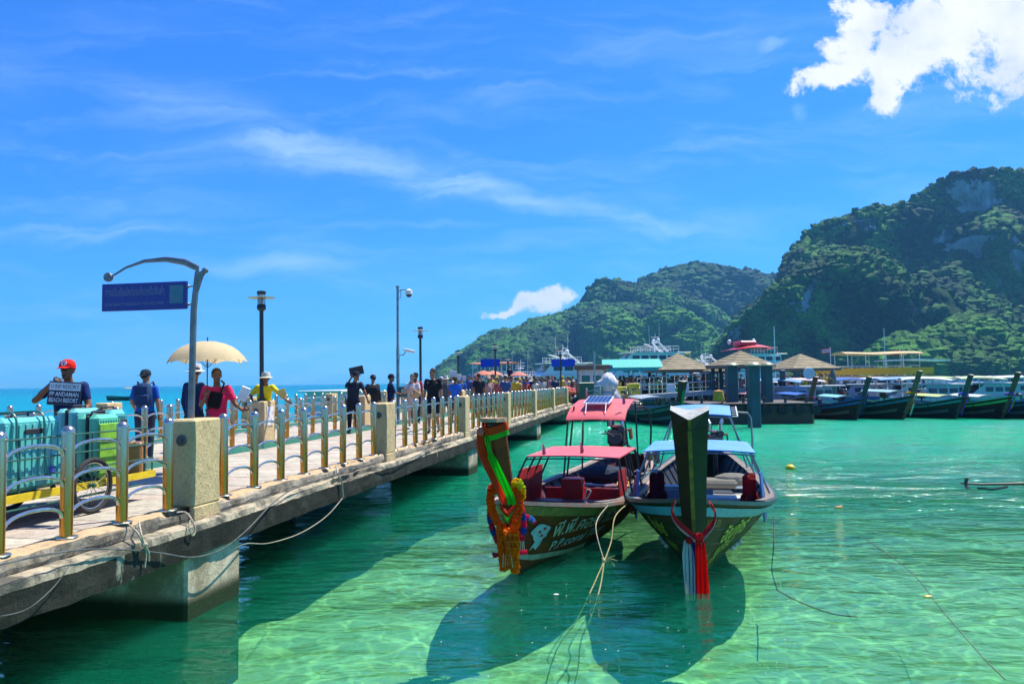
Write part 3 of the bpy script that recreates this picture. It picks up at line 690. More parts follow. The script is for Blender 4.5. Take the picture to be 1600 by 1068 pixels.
LP = [(15.85, 8.6, 'black street lamp with disc shade above the yellow shirted man'), (27.7, 8.6, 'black street lamp rising behind the man in black'), (41.5, 8.6, 'black street lamp in front of the headland, left of the white ferries'),
      (46.5, 12.0, 'small distant street lamp where the headland meets the sky'), (62, 11.8, 'tiny distant street lamp between the two white ferries'), (46.8, 5.6, 'street lamp left of the wooden ticket booth')]
for i, (s, p, lb) in enumerate(LP):
    o = lp0 if i == 0 else copy_tree(lp0); o.location = P(s, p, ZT if i < 3 else ZK + .3); o['label'] = lb
    o.rotation_euler = (random.uniform(-.01, .01), random.uniform(-.01, .01), i)
    if i >= 3: o.scale = (1, 1, 1.22)

# ---- text helper
def text_mesh(s, size, shear=0.0, bold=0.0, extrude=0.0, res=3):
    cu = bpy.data.curves.new('text', 'FONT'); cu.body = s; cu.size = size; cu.shear = shear; cu.offset = bold; cu.extrude = extrude; cu.resolution_u = res
    cu.align_x = 'LEFT'; o = bpy.data.objects.new('text', cu); C.objects.link(o)
    dg = bpy.context.evaluated_depsgraph_get(); dg.update(); me = bpy.data.meshes.new_from_object(o.evaluated_get(dg)); bpy.data.objects.remove(o); me.name = 'lettering'
    me.materials.clear(); return me
def lettering(s, w, h, m, parent, M, shear=0, bold=0, name='lettering', left=False):
    """flat letters w wide and h high, placed by matrix M (x right, y up)"""
    me = text_mesh(s, 1.0, shear, bold); 
    co = np.zeros(len(me.vertices) * 3); me.vertices.foreach_get('co', co); co = co.reshape(-1, 3)
    if len(co) == 0: return None
    mn, mx = co.min(0), co.max(0); co[:, 0] = (co[:, 0] - mn[0]) / (mx[0] - mn[0]) * w - (0 if left else w / 2); co[:, 1] = (co[:, 1] - mn[1]) / (mx[1] - mn[1]) * h - h / 2; co[:, 2] = 0
    co = np.array([(M @ Vector(c))[:] for c in co]); me.vertices.foreach_set('co', co.ravel()); me.materials.append(m); me.update()
    return obj(name, me, parent)

# ---- the hanging blue sign on its curved bracket
sg = thing('hanging_sign', 'dark blue hanging sign with Thai lettering on a curved grey bracket post', 'sign', P(7.70, 5.0, ZT), PR)
b = MB(); b.tube([(-.02, 0, -.02), (0, 0, 1.2), (.045, 0, 1.62)], [.036, .034, .03], 12); b.build('post', m_pole, sg, True)
b = MB(); pts = [(.045, 0, 1.58), (.04, 0, 1.66), (-.12, 0, 1.735), (-.35, 0, 1.775), (-.62, 0, 1.765), (-.85, 0, 1.70), (-1.04, 0, 1.60)]
b.tube(pts, [.016, .034, .036, .029, .020, .014, .011], 10, flat=.5); b.build('curved_arm', m_pole, sg, True)
b = MB(); b.lathe([(.001, -.02), (.05, -.02), (.055, 0), (.05, .02), (.001, .02)], 16, c=(-1.07, 0, 1.60), M=Matrix.Rotation(R(90), 3, 'X')); b.build('arm_disc', m_pole, sg, True)
b = MB(); b.prism([(.0, 1.35), (.045, 1.38), (.105, 1.56), (.14, 1.61), (.125, 1.64), (.085, 1.62), (.03, 1.60)], .03, M=Matrix.Rotation(R(90), 3, 'X'), c=(0, .015, 0)); b.lathe([(.001, -.022), (.028, -.022), (.028, .022), (.001, .022)], 12, c=(.135, 0, 1.63), M=Matrix.Rotation(R(90), 3, 'X')); b.build('back_fin', m_pole, sg)
for z in (1.46, 1.26):
    b = MB(); b.cyl((-.11, 0, z), (.02, 0, z), .008, n=8); b.ball((-.07, 0, z), .02, 8, 6); b.build('clamp', m_pole, sg)
b = MB(); b.rbox((-.61, 0, 1.365), (1.06, .035, .31), .006); b.build('sign_panel', mat('sign_blue', (.012, .02, .20), .35, col2=(.015, .03, .24)), sg)
m_sg = mat('faded_sign_letters', (.16, .24, .42), .5); m_sg2 = mat('sign_sticker', (.03, .14, .24), .5, col2=(.05, .17, .24))
FR = lambda x, y, z, ay=0: Matrix.Translation((x, y, z)) @ Matrix.Rotation(ay, 4, 'Z') @ Matrix.Rotation(R(90), 4, 'X')
lettering('ทางเดินเรือนักท่องเที่ยวหรือสินค้า', .74, .105, m_sg, sg, FR(-.72, -.020, 1.43))
lettering("LONG BOAT'S AREA BOAT FOR HELP WAY", .74, .036, m_sg, sg, FR(-.72, -.020, 1.285), bold=.01)
b = MB(); b.box((-.20, -.0195, 1.375), (.17, .004, .20)); b.build('sticker', m_sg2, sg)

# ---- camera mast
cp = at(622, 600, 24.6); cp.z = ZK
cm_ = thing('camera_mast', 'grey pole carrying a dome camera and a white bullet camera', 'camera pole', cp, 0)
m_mast = mat('mast_grey', (.16, .30, .32), .5, .3)
b = MB(); b.lathe([(.055, 0), (.055, 2.4), (.045, 2.42), (.04, 4.32), (.06, 4.34), (.06, 4.40)], 10); b.build('mast', m_mast, cm_, True)
b = MB(); b.tube([(0, 0, 4.22), (.15, 0, 4.28), (.30, 0, 4.27)], .018, 6); b.cyl((.10, 0, 4.02), (.10, 0, 4.26), .012, n=5); b.cyl((0, 0, 4.02), (.10, 0, 4.02), .012, n=5); b.build('bracket', m_mast, cm_)
b = MB(); b.lathe([(.03, 4.30), (.11, 4.24), (.12, 4.14), (.10, 4.12)], 12, c=(.36, 0, 0)); b.build('dome_housing', m_white, cm_, True)
b = MB(); b.ball((.36, 0, 4.12), .095, 12, 8); b.build('dome_lens', m_dark, cm_, True)
b = MB(); b.tube([(0, 0, 2.18), (.18, 0, 2.18), (.25, 0, 2.28)], .018, 6); b.build('arm', m_mast, cm_)
b = MB(); b.rbox((.36, 0, 2.31), (.36, .10, .10), .02, Matrix.Rotation(R(12), 3, 'Y')); b.build('bullet_camera', m_white, cm_)
b = MB(); b.rbox((.20, -.05, 1.0), (.30, .20, .34), .02); b.build('control_box', paint((.03, .10, .12)), cm_)
b = MB(); b.box((.20, -.16, 1.04), (.16, .01, .12)); b.build('box_label', paint((.35, .5, .35)), cm_)

# ---- ropes and cable hanging on the pier edge
def rope(name, pts, r, m, label, cat='rope', n=6, group=None, sag=0):
    P_ = [Vector(p) for p in pts]; out = []
    for i in range(len(P_) - 1):
        p0, p1, p2, p3 = P_[max(i - 1, 0)], P_[i], P_[i + 1], P_[min(i + 2, len(P_) - 1)]
        for k in range(8):
            t = k / 8; out.append(.5 * ((2 * p1) + (-p0 + p2) * t + (2 * p0 - 5 * p1 + 4 * p2 - p3) * t * t + (-p0 + 3 * p1 - 3 * p2 + p3) * t ** 3))
    out.append(P_[-1]); b = MB(); b.tube(out, r, n); return tag(b.build(name, m, None, True), label, cat, group)
def edge(px, py, p):     # point seen at px,py on the vertical plane p metres left of the eye
    d = ray(px, py); n = Vector((-math.cos(TH), math.sin(TH), 0)); return EYE + d * (p / d.dot(n))
rope('cable', [edge(-40, 892, 4.66), edge(60, 868, 4.66), edge(150, 857, 4.67), edge(240, 862, 4.66), edge(300, 870, 4.65), edge(345, 858, 4.6), edge(385, 828, 4.62), edge(430, 782, 4.68), edge(470, 758, 4.68), edge(520, 742, 4.68), edge(560, 728, 4.68), edge(610, 730, 4.66), edge(650, 712, 4.67), edge(700, 684, 4.68)], .0075, m_cable, 'dark cable sagging along the outer edge of the pier', 'cable')
rope('rope', [edge(345, 874, 4.5), edge(380, 850, 4.3), edge(420, 848, 4.2), edge(470, 832, 4.3), edge(510, 806, 4.5), edge(535, 778, 4.65)], .005, m_rope, 'thin pale line drooping over the water below the pier beam')
rope('rope', [edge(526, 728, 4.82), edge(528, 740, 4.70), edge(534, 752, 4.66), edge(535, 764, 4.66), edge(536, 776, 4.66)], .016, m_rope, 'short knotted rope hanging over the pier edge below the railing')
for pts, lb in (([edge(197, 815, 4.9), edge(205, 822, 4.8), edge(215, 832, 4.68), edge(222, 846, 4.66), edge(228, 862, 4.66), edge(226, 886, 4.66)], 'frayed white rope knotted over the beam under the second post'),
                ([edge(217, 815, 4.83), edge(220, 830, 4.68), edge(224, 846, 4.65), edge(232, 862, 4.65), edge(233, 876, 4.65)], 'frayed white rope tail beside the knot on the beam'),
                ([edge(276, 800, 4.85), edge(290, 800, 4.80), edge(300, 812, 4.70), edge(305, 828, 4.67), edge(301, 836, 4.67), edge(296, 826, 4.67), edge(297, 812, 4.70)], 'small white rope loop hanging at the foot of the sign pillar')):
    rope('rope', pts, .0085, m_rope, lb)
b = MB(); k_ = edge(226, 850, 4.65); b.ball(k_, (.03, .03, .024), 8, 6); tag(b.build('rope_knot', m_rope), 'white knot joining the frayed ropes on the beam', 'knot')
rope('rope', [edge(-20, 965, 4.66), edge(40, 952, 4.66), edge(85, 915, 4.66), edge(110, 880, 4.67)], .004, m_cable, 'thin grey wire curving down the dark beam at lower left')
# ============================================================ LONG-TAIL BOATS
class Hull:
    """bow towards local -y, stem meets the water near the origin; u runs aft"""
    def __init__(s, L=9.4, B=1.0, G=1.0, lean=.55):
        s.L, s.B, s.G, s.lean = L, B, G, lean
    def b(s, u): return s.B * interp(u / s.L * 9.4, [0, .3, .8, 1.5, 2.3, 3.2, 4.5, 6.5, 8.2, 9.4], [.035, .26, .52, .78, .95, 1.0, .98, .84, .62, .42])
    def g(s, u): return s.G * interp(u / s.L * 9.4, [0, .6, 1.5, 2.5, 4, 6.5, 9.4], [.96, .84, .68, .58, .52, .53, .66])
    def k(s, u): return interp(u, [0, .3, 1.2, 9.4], [-.10, -.20, -.30, -.26])
    def e(s, u): return interp(u, [0, 1.0, 2.2, 4], [.95, .85, .62, .42])
    def sh(s, u): return interp(u, [0, 1.0, 2.2, 3.5], [1, .72, .25, 0]) * s.lean
    def pt(s, u, v, side=1, off=0.0):
        k, g = s.k(u), s.g(u); z = k + (g - k) * v; x = max(0.0, s.b(u) * v ** s.e(u) if v > 0 else 0)
        if v > .8: x = x * (1 + (v - .8) * .10)
        return Vector((side * (x + off), u - s.sh(u) * z - off * .3 * (u < 2), z))
    def pz(s, u, z, side=1, off=0.0):
        k, g = s.k(u), s.g(u); return s.pt(u, max(0, (z - k) / (g - k)), side, off)
US = [0, .04, .08, .14, .2, .3, .4, .52, .65, .8, .95, 1.1, 1.3, 1.5, 1.7, 1.95, 2.2, 2.5, 2.8, 3.15, 3.5, 4.3, 5.2, 6.1, 7.0, 7.9, 8.7, 9.4]
def band(h, v0, v1, off, u0=0, u1=None, th=.01, b=None, sides=(1, -1), n=24):
    b = b or MB(); u1 = h.L if u1 is None else u1
    for sd_ in sides:
        rows = []
        for i in range(n + 1):
            u = u0 + (u1 - u0) * (i / n) ** 1.4; a, c = h.pt(u, v0, sd_, off), h.pt(u, v1, sd_, off); a0, c0 = h.pt(u, v0, sd_, -.006), h.pt(u, v1, sd_, -.006)
            rows.append([a0, a, c, c0])
        b.loft(rows, closed=True, caps=True)
    return b
m_sidedeck = mat('worn_side_deck', (.22, .18, .15), .8, col2=(.12, .10, .09), bump=.5, dirt=((.30, .28, .25), 6, .6, .75))
def hull_parts(h, t, m_hull, m_in, m_rail, m_floor, n=9, planks=True):
    b = MB(); us = [u * h.L / 9.4 for u in US]; vs = [(i / n) for i in range(n + 1)]
    rows = [[h.pt(u, v, -1) for v in reversed(vs)] + [h.pt(u, v, 1) for v in vs[1:]] for u in us]
    b.loft(rows)
    b.add([p for p in rows[-1]], [tuple(range(len(rows[-1])))])
    b.build('hull', m_hull, t, True)
    # inside skin, deck and gunwale
    b = MB(); rin = []
    for u in us[5:]:
        vv = [v for v in vs if h.k(u) + (h.g(u) - h.k(u)) * v > .05]
        vv = [1 - (1 - .30) * i / 5 for i in range(6)]
        rin.append([h.pt(u, v, -1, -.035) for v in vv] + [h.pt(u, v, 1, -.035) for v in reversed(vv)])
    b.loft(rin); b.add(rin[-1], [tuple(range(len(rin[-1])))]); b.build('inner_lining', m_in, t, True)
    b = MB()
    for sd_ in (1, -1):
        rows = []
        for i in range(30):
            u = h.L * (i / 29) ** 1.25; p = h.pt(u, 1, sd_)
            w = .02 if u < .2 else .045
            rows.append([p + Vector((sd_ * .03, 0, -.02)), p + Vector((sd_ * .03, 0, .03)), p + Vector((-sd_ * w, 0, .03)), p + Vector((-sd_ * w, 0, -.02))])
        b.loft(rows, closed=True, caps=True)
    b.build('gunwale', m_rail, t, True)
    if planks:
        for v0 in (.34, .52, .69): band(h, v0, v0 + .012, .0035, .12, n=26).build('plank_seam', m_dark, t)
        for i in range(15):
            u = 1.5 + i * .5
            if u > h.L - .3: break
            vv = [1 - .7 * k / 6 for k in range(7)]; b = MB(); b.tube([h.pt(u, v, -1, -.05) for v in vv], .018, 5); b.build('rib', m_in, t); b = MB(); b.tube([h.pt(u, v, 1, -.05) for v in vv], .018, 5); b.build('rib', m_in, t)
        for sd_ in (-1, 1):
            rows = [[h.pt(h.L * k / 24, 1, sd_, -.01) + Vector((0, 0, .028)), h.pt(h.L * k / 24, 1, sd_, -.14) + Vector((0, 0, .022))] for k in range(4, 25)]
            b = MB(); b.slab(rows, .02); b.build('side_deck', m_sidedeck, t)
    # floor boards
    pl = None
    for i in range(18 if planks else 1):
        u0 = 1.2 + i * .42 if planks else 1.2; u1 = u0 + .40 if planks else h.L - .4
        if u1 > h.L - .3: break
        z = .10; w0 = abs(h.pz(u0, z).x) - .05; w1 = abs(h.pz(u1, z).x) - .05
        b = MB(); b.add([(-w0, u0, z), (w0, u0, z), (w1, u1, z), (-w1, u1, z), (-w0, u0, z - .03), (w0, u0, z - .03), (w1, u1, z - .03), (-w1, u1, z - .03)], [(0, 1, 2, 3), (7, 6, 5, 4), (0, 4, 5, 1), (2, 6, 7, 3), (1, 5, 6, 2), (0, 3, 7, 4)])
        b.build('floor_board', m_floor, t)
def foredeck(h, t, m, u0=.15, u1=1.5, drop=.06):
    rows = []
    for i in range(8):
        u = u0 + (u1 - u0) * i / 7; a = h.pt(u, 1, -1, -.05); c = h.pt(u, 1, 1, -.05); rows.append([a + Vector((0, 0, -drop)), (a + c) / 2 + Vector((0, 0, -drop + .02)), c + Vector((0, 0, -drop))])
    b = MB(); b.slab(rows, .02); b.build('foredeck', m, t)
def stem(h, t, mats, top, wtop=.36, wbot=.20, ztop=2.0, fwd=1.05, ridge=None, m_top=None, zb=.35):
    """the tall raked prow plank: triangular in section with its arris forward"""
    def cen(z):
        s = (z) / ztop
        y = -(fwd * s ** .93); return y
    def sec(z, dz=0):
        s = (z - zb) / (ztop - zb); w = wbot + (wtop - wbot) * s ** 1.2; d = .16 + .02 * s; y = cen(z)
        fr = .014
        return [(-w / 2, y + d * .75, z + dz * .2 ), (-w / 2, y + d * .45, z), (-fr, y - d * .55, z - dz), (fr, y - d * .55, z - dz), (w / 2, y + d * .45, z), (w / 2, y + d * .75, z + dz * .2), (0, y + d * .6, z + dz * .1)]
    zs = [zb + (ztop - zb) * i / 10 for i in range(11)]
    rows = [sec(z) for z in zs]; rows[-1] = sec(ztop, .09 if top == 'slant' else .05)
    if top == 'slant': rows[-1] = [(x * 1.04, y + (.10 if i in (0, 5) else .05 if i in (1, 4, 6) else 0), z + (.085 if i in (0, 5) else .05 if i in (1, 4) else .045 if i == 6 else -.005)) for i, (x, y, z) in enumerate(sec(ztop, .04))]
    b = MB(); b.loft(rows, closed=True)
    mi = []
    for i in range(10): mi += [1, 0, 2, 3, 3, 1, 1]
    b.m = mi
    b.mi = 4; b.add(rows[-1], [tuple(range(7))]); b.mi = 0; b.add(rows[0], [tuple(range(6, -1, -1))])
    b.build('prow_post', mats, t)
    # cutwater from the prow post down under the water
    b = MB(); rr = []
    for z in (-.35, -.1, .2, .5, .8, 1.0):
        y = -h.lean * z + .02; rr.append([(-.03, y + .10, z), (-.018, y - .05, z), (.018, y - .05, z), (.03, y + .10, z)])
    b.loft(rr, closed=True, caps=True); b.build('cutwater', mats[0], t)
    return cen, sec
def canopy(t, u0, u1, w0, w1, z0, z1, m, name='canopy', arch=.05, th=.025, frame=None, legs=None, drop=0.0, n=8, h=None, cx=0.0, overhang=.0):
    rows = []
    for i in range(7):
        s = i / 6; u = u0 + (u1 - u0) * s; w = w0 + (w1 - w0) * s; z = z0 + (z1 - z0) * s - (drop * (1 - s * 6) if i < 1 else 0)
        rows.append([(cx - w + 2 * w * j / n, u, z + arch * (1 - (2 * j / n - 1) ** 2)) for j in range(n + 1)])
    b = MB(); b.slab(rows, -th); b.build(name, m, t, True)
    if frame:
        for u, w, zz in legs:
            for sd_ in (-1, 1):
                s = (u - u0) / (u1 - u0); zt = z0 + (z1 - z0) * s; p = h.pt(u, 1, sd_, -.05)
                b = MB(); b.cyl((p.x, p.y, p.z), (cx + sd_ * w, u, zt), .016, n=7); b.build('canopy_post', frame, t, True)
        b = MB()
        for i in (0, 3, 6): b.tube([(a[0], a[1], a[2] - th - .012) for a in rows[i]], .012, 6)
        b.build('canopy_hoop', frame, t, True)
def engine(t, y, z, scale=1.0, tail=True, red=(.25, .02, .02), side=0.0):
    """car engine on a pivot with a long shaft"""
    M = Matrix.Scale(scale, 3); o = lambda x, yy, zz: (side + x * scale, y + yy * scale, z + zz * scale)
    b = MB(); b.rbox(o(0, 0, .1), (.36 * scale, .55 * scale, .30 * scale), .03); b.build('engine_block', mat('greasy_iron', (.035, .03, .03), .5, .5, col2=(.10, .07, .05), sc=12), t)
    b = MB(); b.rbox(o(0, 0, .30), (.20 * scale, .46 * scale, .10 * scale), .03); b.build('rocker_cover', paint(red), t)
    b = MB()
    for i in range(4): b.tube([o(.12, -.18 + i * .12, .22), o(.28, -.18 + i * .12, .26), o(.30, -.1 + i * .07, .05)], .022 * scale, 7)
    b.build('exhaust_manifold', mat('rusty_pipe', (.28, .12, .05), .8, .3, col2=(.1, .05, .03)), t, True)
    for sx in (-.12, .14):
        b = MB(); b.tube([o(sx, -.2, .34), o(sx, -.22, .52), o(sx * 1.2, -.14, .60), o(sx * 1.3, 0, .52)], .035 * scale, 8); b.build('air_pipe', mat('chrome', (.7, .7, .7), .2, .9), t, True)
    b = MB(); b.lathe([(.001, -.03), (.15, -.03), (.15, .03), (.001, .03)], 16, c=o(0, -.32, .10), M=Matrix.Rotation(R(90), 3, 'X')); b.lathe([(.001, -.02), (.07, -.02), (.07, .02), (.001, .02)], 12, c=o(.14, -.32, .28), M=Matrix.Rotation(R(90), 3, 'X')); b.build('flywheel', paint((.10, .10, .10), .4), t, True)
    b = MB(); b.lathe([(.08, 0), (.09, .1), (.09, .2), (.06, .22)], 12, c=o(-.16, .1, .30)); b.build('air_filter', paint((.05, .06, .08)), t, True)
    b = MB(); b.cyl((side, y, .35), (side, y, z), .05, n=10); b.rbox(o(0, 0, -.08), (.3 * scale, .4 * scale, .06), .01); b.build('pivot_post', mat('pivot_iron', (.06, .05, .05), .6, .5), t)
    b = MB(); b.cyl(o(0, -.3, .1), o(-.05, -1.15, .28), .018, n=6); b.cyl(o(-.2, -.75, .2), o(.2, -.75, .2), .014, n=6); b.build('steering_bar', m_pole, t, True)
    if tail:
        b = MB(); b.cyl(o(0, .3, .05), (side + .4, y + 3.2, .12), .03, n=8); b.build('propeller_shaft', m_pole, t, True)
        b = MB()
        for a in range(3):
            MM = Matrix.Rotation(a * 2.094, 3, 'Y'); b.box(Vector((side + .4, y + 3.2, .12)) + MM @ Vector((0, 0, .08)), (.07, .02, .14), MM)
        b.build('propeller', mat('bronze', (.35, .22, .08), .4, .8), t)
def ribbon(b, pts, w, wdir=(1, 0, 0), th=.008, folds=3, amp=.012):
    """folded strip of cloth along pts"""
    pts = [Vector(p) for p in pts]; rows = []; wd = Vector(wdir).normalized(); k = 4 * folds + 1
    for i, p in enumerate(pts):
        t = (pts[min(i + 1, len(pts) - 1)] - pts[max(i - 1, 0)]).normalized(); nn = t.cross(wd).normalized(); ww = w[i] if isinstance(w, (list, tuple)) else w
        rows.append([p + wd * (ww * (j / (k - 1) - .5)) + nn * (amp * math.sin(j / (k - 1) * folds * 2 * math.pi + i * .25)) for j in range(k)])
    b.slab(rows, th); return b
def spline(P_, n=6):
    P_ = [Vector(p) for p in P_]; out = []
    for i in range(len(P_) - 1):
        p0, p1, p2, p3 = P_[max(i - 1, 0)], P_[i], P_[i + 1], P_[min(i + 2, len(P_) - 1)]
        for k in range(n):
            t = k / n; out.append(.5 * ((2 * p1) + (-p0 + p2) * t + (2 * p0 - 5 * p1 + 4 * p2 - p3) * t * t + (-p0 + 3 * p1 - 3 * p2 + p3) * t ** 3))
    return out + [P_[-1]]
def garland(t, pts, r, col, name='garland_strand', seed=0, cols=None, seg=None):
    """string of marigold heads: many small ruffled tufts along a line"""
    pp = spline(pts, 8); rg = random.Random(seed); L = 0; bs = {}
    d = [0]
    for i in range(1, len(pp)): d.append(d[-1] + (pp[i] - pp[i - 1]).length)
    n = int(d[-1] / (r * .75)); cols = cols or [col]
    for k in range(n + 1):
        q = d[-1] * k / max(n, 1); i = min(len(d) - 2, max(0, np.searchsorted(d, q) - 1)); f = (q - d[i]) / max(1e-6, d[i + 1] - d[i]); p = pp[i].lerp(pp[i + 1], f); tg = (pp[i + 1] - pp[i]).normalized()
        si = int(q / (seg or 1e9)); c = cols[si % len(cols)]
        b = bs.setdefault((si, c), MB()); a = tg.orthogonal().normalized(); bb = tg.cross(a)
        for m in range(7):
            w = 2 * math.pi * m / 7 + rg.random(); cpt = p + (a * math.cos(w) + bb * math.sin(w)) * r * .62
            b.ball(cpt, r * rg.uniform(.36, .5), 5, 3)
    for (si, c), b in bs.items(): b.build(name, veil_cloth(c), t)
# orange / green etc.
ORG, YEL, PINK, BLU, GRN, RED = (1.0, .17, .0), (.80, .55, .01), (.75, .03, .12), (.01, .10, .50), (.06, .62, .04), (.72, .02, .015)

def wood_mat(name, base, dark, sc=2.5, coat=.3, extra=None, rough=.4):
    m = bpy.data.materials.new(name); m.use_nodes = True; t = m.node_tree; t.nodes.clear()
    vec = nd(t, 'ShaderNodeTexCoord').outputs['Object']; mp = nd(t, 'ShaderNodeMapping', {'Vector': vec}); mp.inputs['Scale'].default_value = (1, .25, 2.2)
    n1 = noise_n(t, mp.outputs[0], sc, 6, .7, .4); n2 = noise_n(t, mp.outputs[0], sc * 7, 5, .7)
    c = mixc(t, sstep(t, n1, .35, .65), base, dark); c = mixc(t, sstep(t, n2, .5, .75, 0, .45), c, tuple(x * .4 for x in dark))
    if extra: c = mixc(t, sstep(t, noise_n(t, mp.outputs[0], sc * .6, 4, .6), .5, .62), c, extra)
    z = nd(t, 'ShaderNodeSeparateXYZ', {0: nd(t, 'ShaderNodeNewGeometry').outputs['Position']}).outputs[2]
    c = mixc(t, sstep(t, mt(t, 'ADD', z, mt(t, 'MULTIPLY', n2, .06)), .06, .13, 1, 0), c, (.02, .035, .015))
    bp = nd(t, 'ShaderNodeBump', {'Height': n2, 'Strength': .35, 'Distance': .01})
    b = nd(t, 'ShaderNodeBsdfPrincipled', {'Base Color': c, 'Roughness': rough + .25, 'Normal': bp.outputs[0], 'Coat Weight': 0, 'Specular IOR Level': .15})
    nd(t, 'ShaderNodeOutputMaterial', {'Surface': b.outputs[0]}); return m
m_hullr = wood_mat('varnished_hull', (.18, .050, .010), (.065, .024, .008), coat=.1, extra=(.075, .055, .010))
m_hullg = wood_mat('green_hull', (.018, .045, .010), (.008, .026, .008), extra=(.04, .03, .008))
m_maroon = mat('maroon_boards', (.085, .018, .026), .5, col2=(.06, .02, .03), bump=.3, dirt=((.18, .14, .14), 7, .6, .75))
m_cyrail = mat('salmon_rail', (.45, .22, .15), .5, col2=(.30, .30, .22), bump=.3, sc=4)
m_redp = mat('red_boards', (.42, .012, .012), .5, col2=(.30, .01, .012), bump=.3)
m_pinkroof = mat('faded_red_canopy', (.68, .10, .12), .55, col2=(.60, .09, .10), sc=2, bump=.4, bsc=8)
m_blueroof = mat('pale_blue_canopy', (.10, .30, .72), .55, col2=(.08, .25, .64), sc=2, bump=.4, bsc=8)
m_navy = mat('dark_blue_boards', (.008, .020, .045), .6, col2=(.015, .02, .022), bump=.3)
m_bluep = mat('blue_boards', (.02, .13, .40), .5, col2=(.015, .10, .32), bump=.3)
m_frame = mat('dark_frame', (.05, .05, .055), .45, .6); m_gframe = mat('grey_frame', (.30, .36, .38), .4, .6)

# ---------------- the red-roofed boat with the garlands
RP = on(812, 897, 0.0); RPH = -math.asin(.30)
rb = thing('longtail_boat', 'wooden longtail boat with faded red canopies, solar panel and marigold garlands on its bow', 'longtail boat', RP, RPH)
hr = Hull(9.2, 1.0, 1.0, .50)
hull_parts(hr, rb, m_hullr, m_maroon, m_cyrail, m_maroon); foredeck(hr, rb, m_maroon, .2, 1.3)
band(hr, .86, .97, .014, .1).build('upper_stripe', mat('olive_yellow_stripe', (.22, .20, .04), .5, col2=(.10, .13, .03)), rb)
band(hr, .30, .37, .010, .0, 1.9, sides=(1, -1)).build('waterline_stripe', mat('pale_green_stripe', (.30, .42, .33), .6, col2=(.2, .3, .2)), rb)
m_stem = wood_mat('stem_wood', (.17, .045, .012), (.08, .024, .008), 3, coat=.1); m_stemtop = mat('bare_wood_end', (.50, .30, .17), .8, col2=(.28, .18, .11), bump=.8)
cenr, secr = stem(hr, rb, [m_stem, m_stem, m_stem, m_stem, m_stemtop], 'flat', .235, .13, 1.96, 1.00)
b = MB(); s_ = secr(1.96); b.prism([(-.135, .14), (-.15, .03), (-.09, -.10), (0, -.145), (.09, -.10), (.15, .03), (.135, .14), (0, .085)], .045, c=(0, cenr(1.96), 1.955)); b.build('prow_cap', m_stemtop, rb)
# windscreen boards, seats, box
for u0, u1, sd_ in ((2.60, 3.25, -1), (3.28, 4.0, -1), (2.9, 3.55, 1)):
    a, c = hr.pt(u0, 1, sd_, -.20), hr.pt(u1, 1, sd_, -.20); b = MB(); b.slab([[a + Vector((0, 0, -.28)), c + Vector((0, 0, -.28))], [a + Vector((-.03 * sd_, 0, .42)), c + Vector((-.03 * sd_, 0, .42))]], .02); b.build('side_board', m_redp, rb)
for u in (2.4, 3.6, 4.7, 5.7):
    w = abs(hr.pz(u, .36).x) - .05; b = MB(); b.rbox((0, u, .36), (2 * w, .30, .035), .01); b.build('bench', mat('plum_bench', (.20, .10, .16), .5, col2=(.12, .06, .09)), rb)
b = MB(); b.bx(-.8, .8, 4.25, 4.28, .12, .50); b.build('bulkhead', m_redp, rb)
b = MB(); b.rbox((-.22, 3.95, .50), (.36, .30, .42), .02); b.build('seat_box', paint((.55, .02, .01)), rb)
canopy(rb, 2.55, 4.25, .74, .76, 1.20, 1.21, m_pinkroof, 'front_canopy', .02, .02, m_frame, [(2.55, .74, 0), (3.1, .74, 0), (3.6, .74, 0), (4.2, .74, 0)], h=hr, cx=.10)
rows = [(-.02, 4.95, 1.66), (0, 5.0, 1.72), (0, 5.25, 1.84), (0, 5.7, 1.94), (0, 6.1, 2.0), (0, 6.5, 2.0)]
b = MB(); b.slab([[(x, u, z + .02 * (1 - abs(x) / .56)) for x in (-.56, -.3, 0, .3, .56)] for _, u, z in rows], -.02); b.build('rear_canopy', m_pinkroof, rb, True)
sp_ = thing('solar_panel', None, None); sp_.parent = rb; del sp_
bpy.data.objects.remove(bpy.data.objects['solar_panel'])
b = MB(); MM = Matrix.Rotation(R(12), 3, 'X'); b.box((-.03, 5.50, 2.03), (.50, .58, .03), MM); sp_ = b.build('solar_panel', paint((.7, .72, .74)), rb)
b = MB(); MM = Matrix.Rotation(R(12), 3, 'X'); n_ = Vector((-.03, 5.50, 2.047))
for i in range(6):
    for j in range(6): b.box(n_ + MM @ Vector((-.195 + i * .078, -.215 + j * .086, .0015)), (.072, .08, .004), MM)
b.build('solar_cells', mat('solar_cell', (.02, .05, .16), .2, .3, col2=(.03, .07, .2)), sp_)
b = MB()
for x0 in (-.22, .16): b.tube([(x0, 5.22, 1.99), (x0 + .02, 5.02, 1.80), (x0 - .04, 4.96, 1.64)], .008, 5)
b.build('tie_cord', m_white, rb)
for (x, y, zt) in ((-.54, 5.02, 1.74), (-.46, 5.2, 1.92), (.54, 5.02, 1.74), (.54, 6.4, 1.98), (-.54, 6.4, 1.98)):
    sd_ = 1 if x > 0 else -1; p = hr.pt(y, 1, sd_, -.06); b = MB(); b.tube([(p.x * .75, p.y, p.z - .3), (x, y, zt)], .018, 7); b.build('canopy_post', m_frame, rb, True)
p = hr.pt(6.8, 1, 1, -.05); b = MB(); b.tube([(p.x, p.y, p.z), (.80, 6.8, 1.4), (.78, 6.7, 1.76), (.70, 6.6, 1.86), (.50, 6.5, 1.86)], .02, 8); b.build('side_hoop', m_frame, rb, True)
engine(rb, 7.35, 1.10, 1.0, red=(.16, .02, .02))
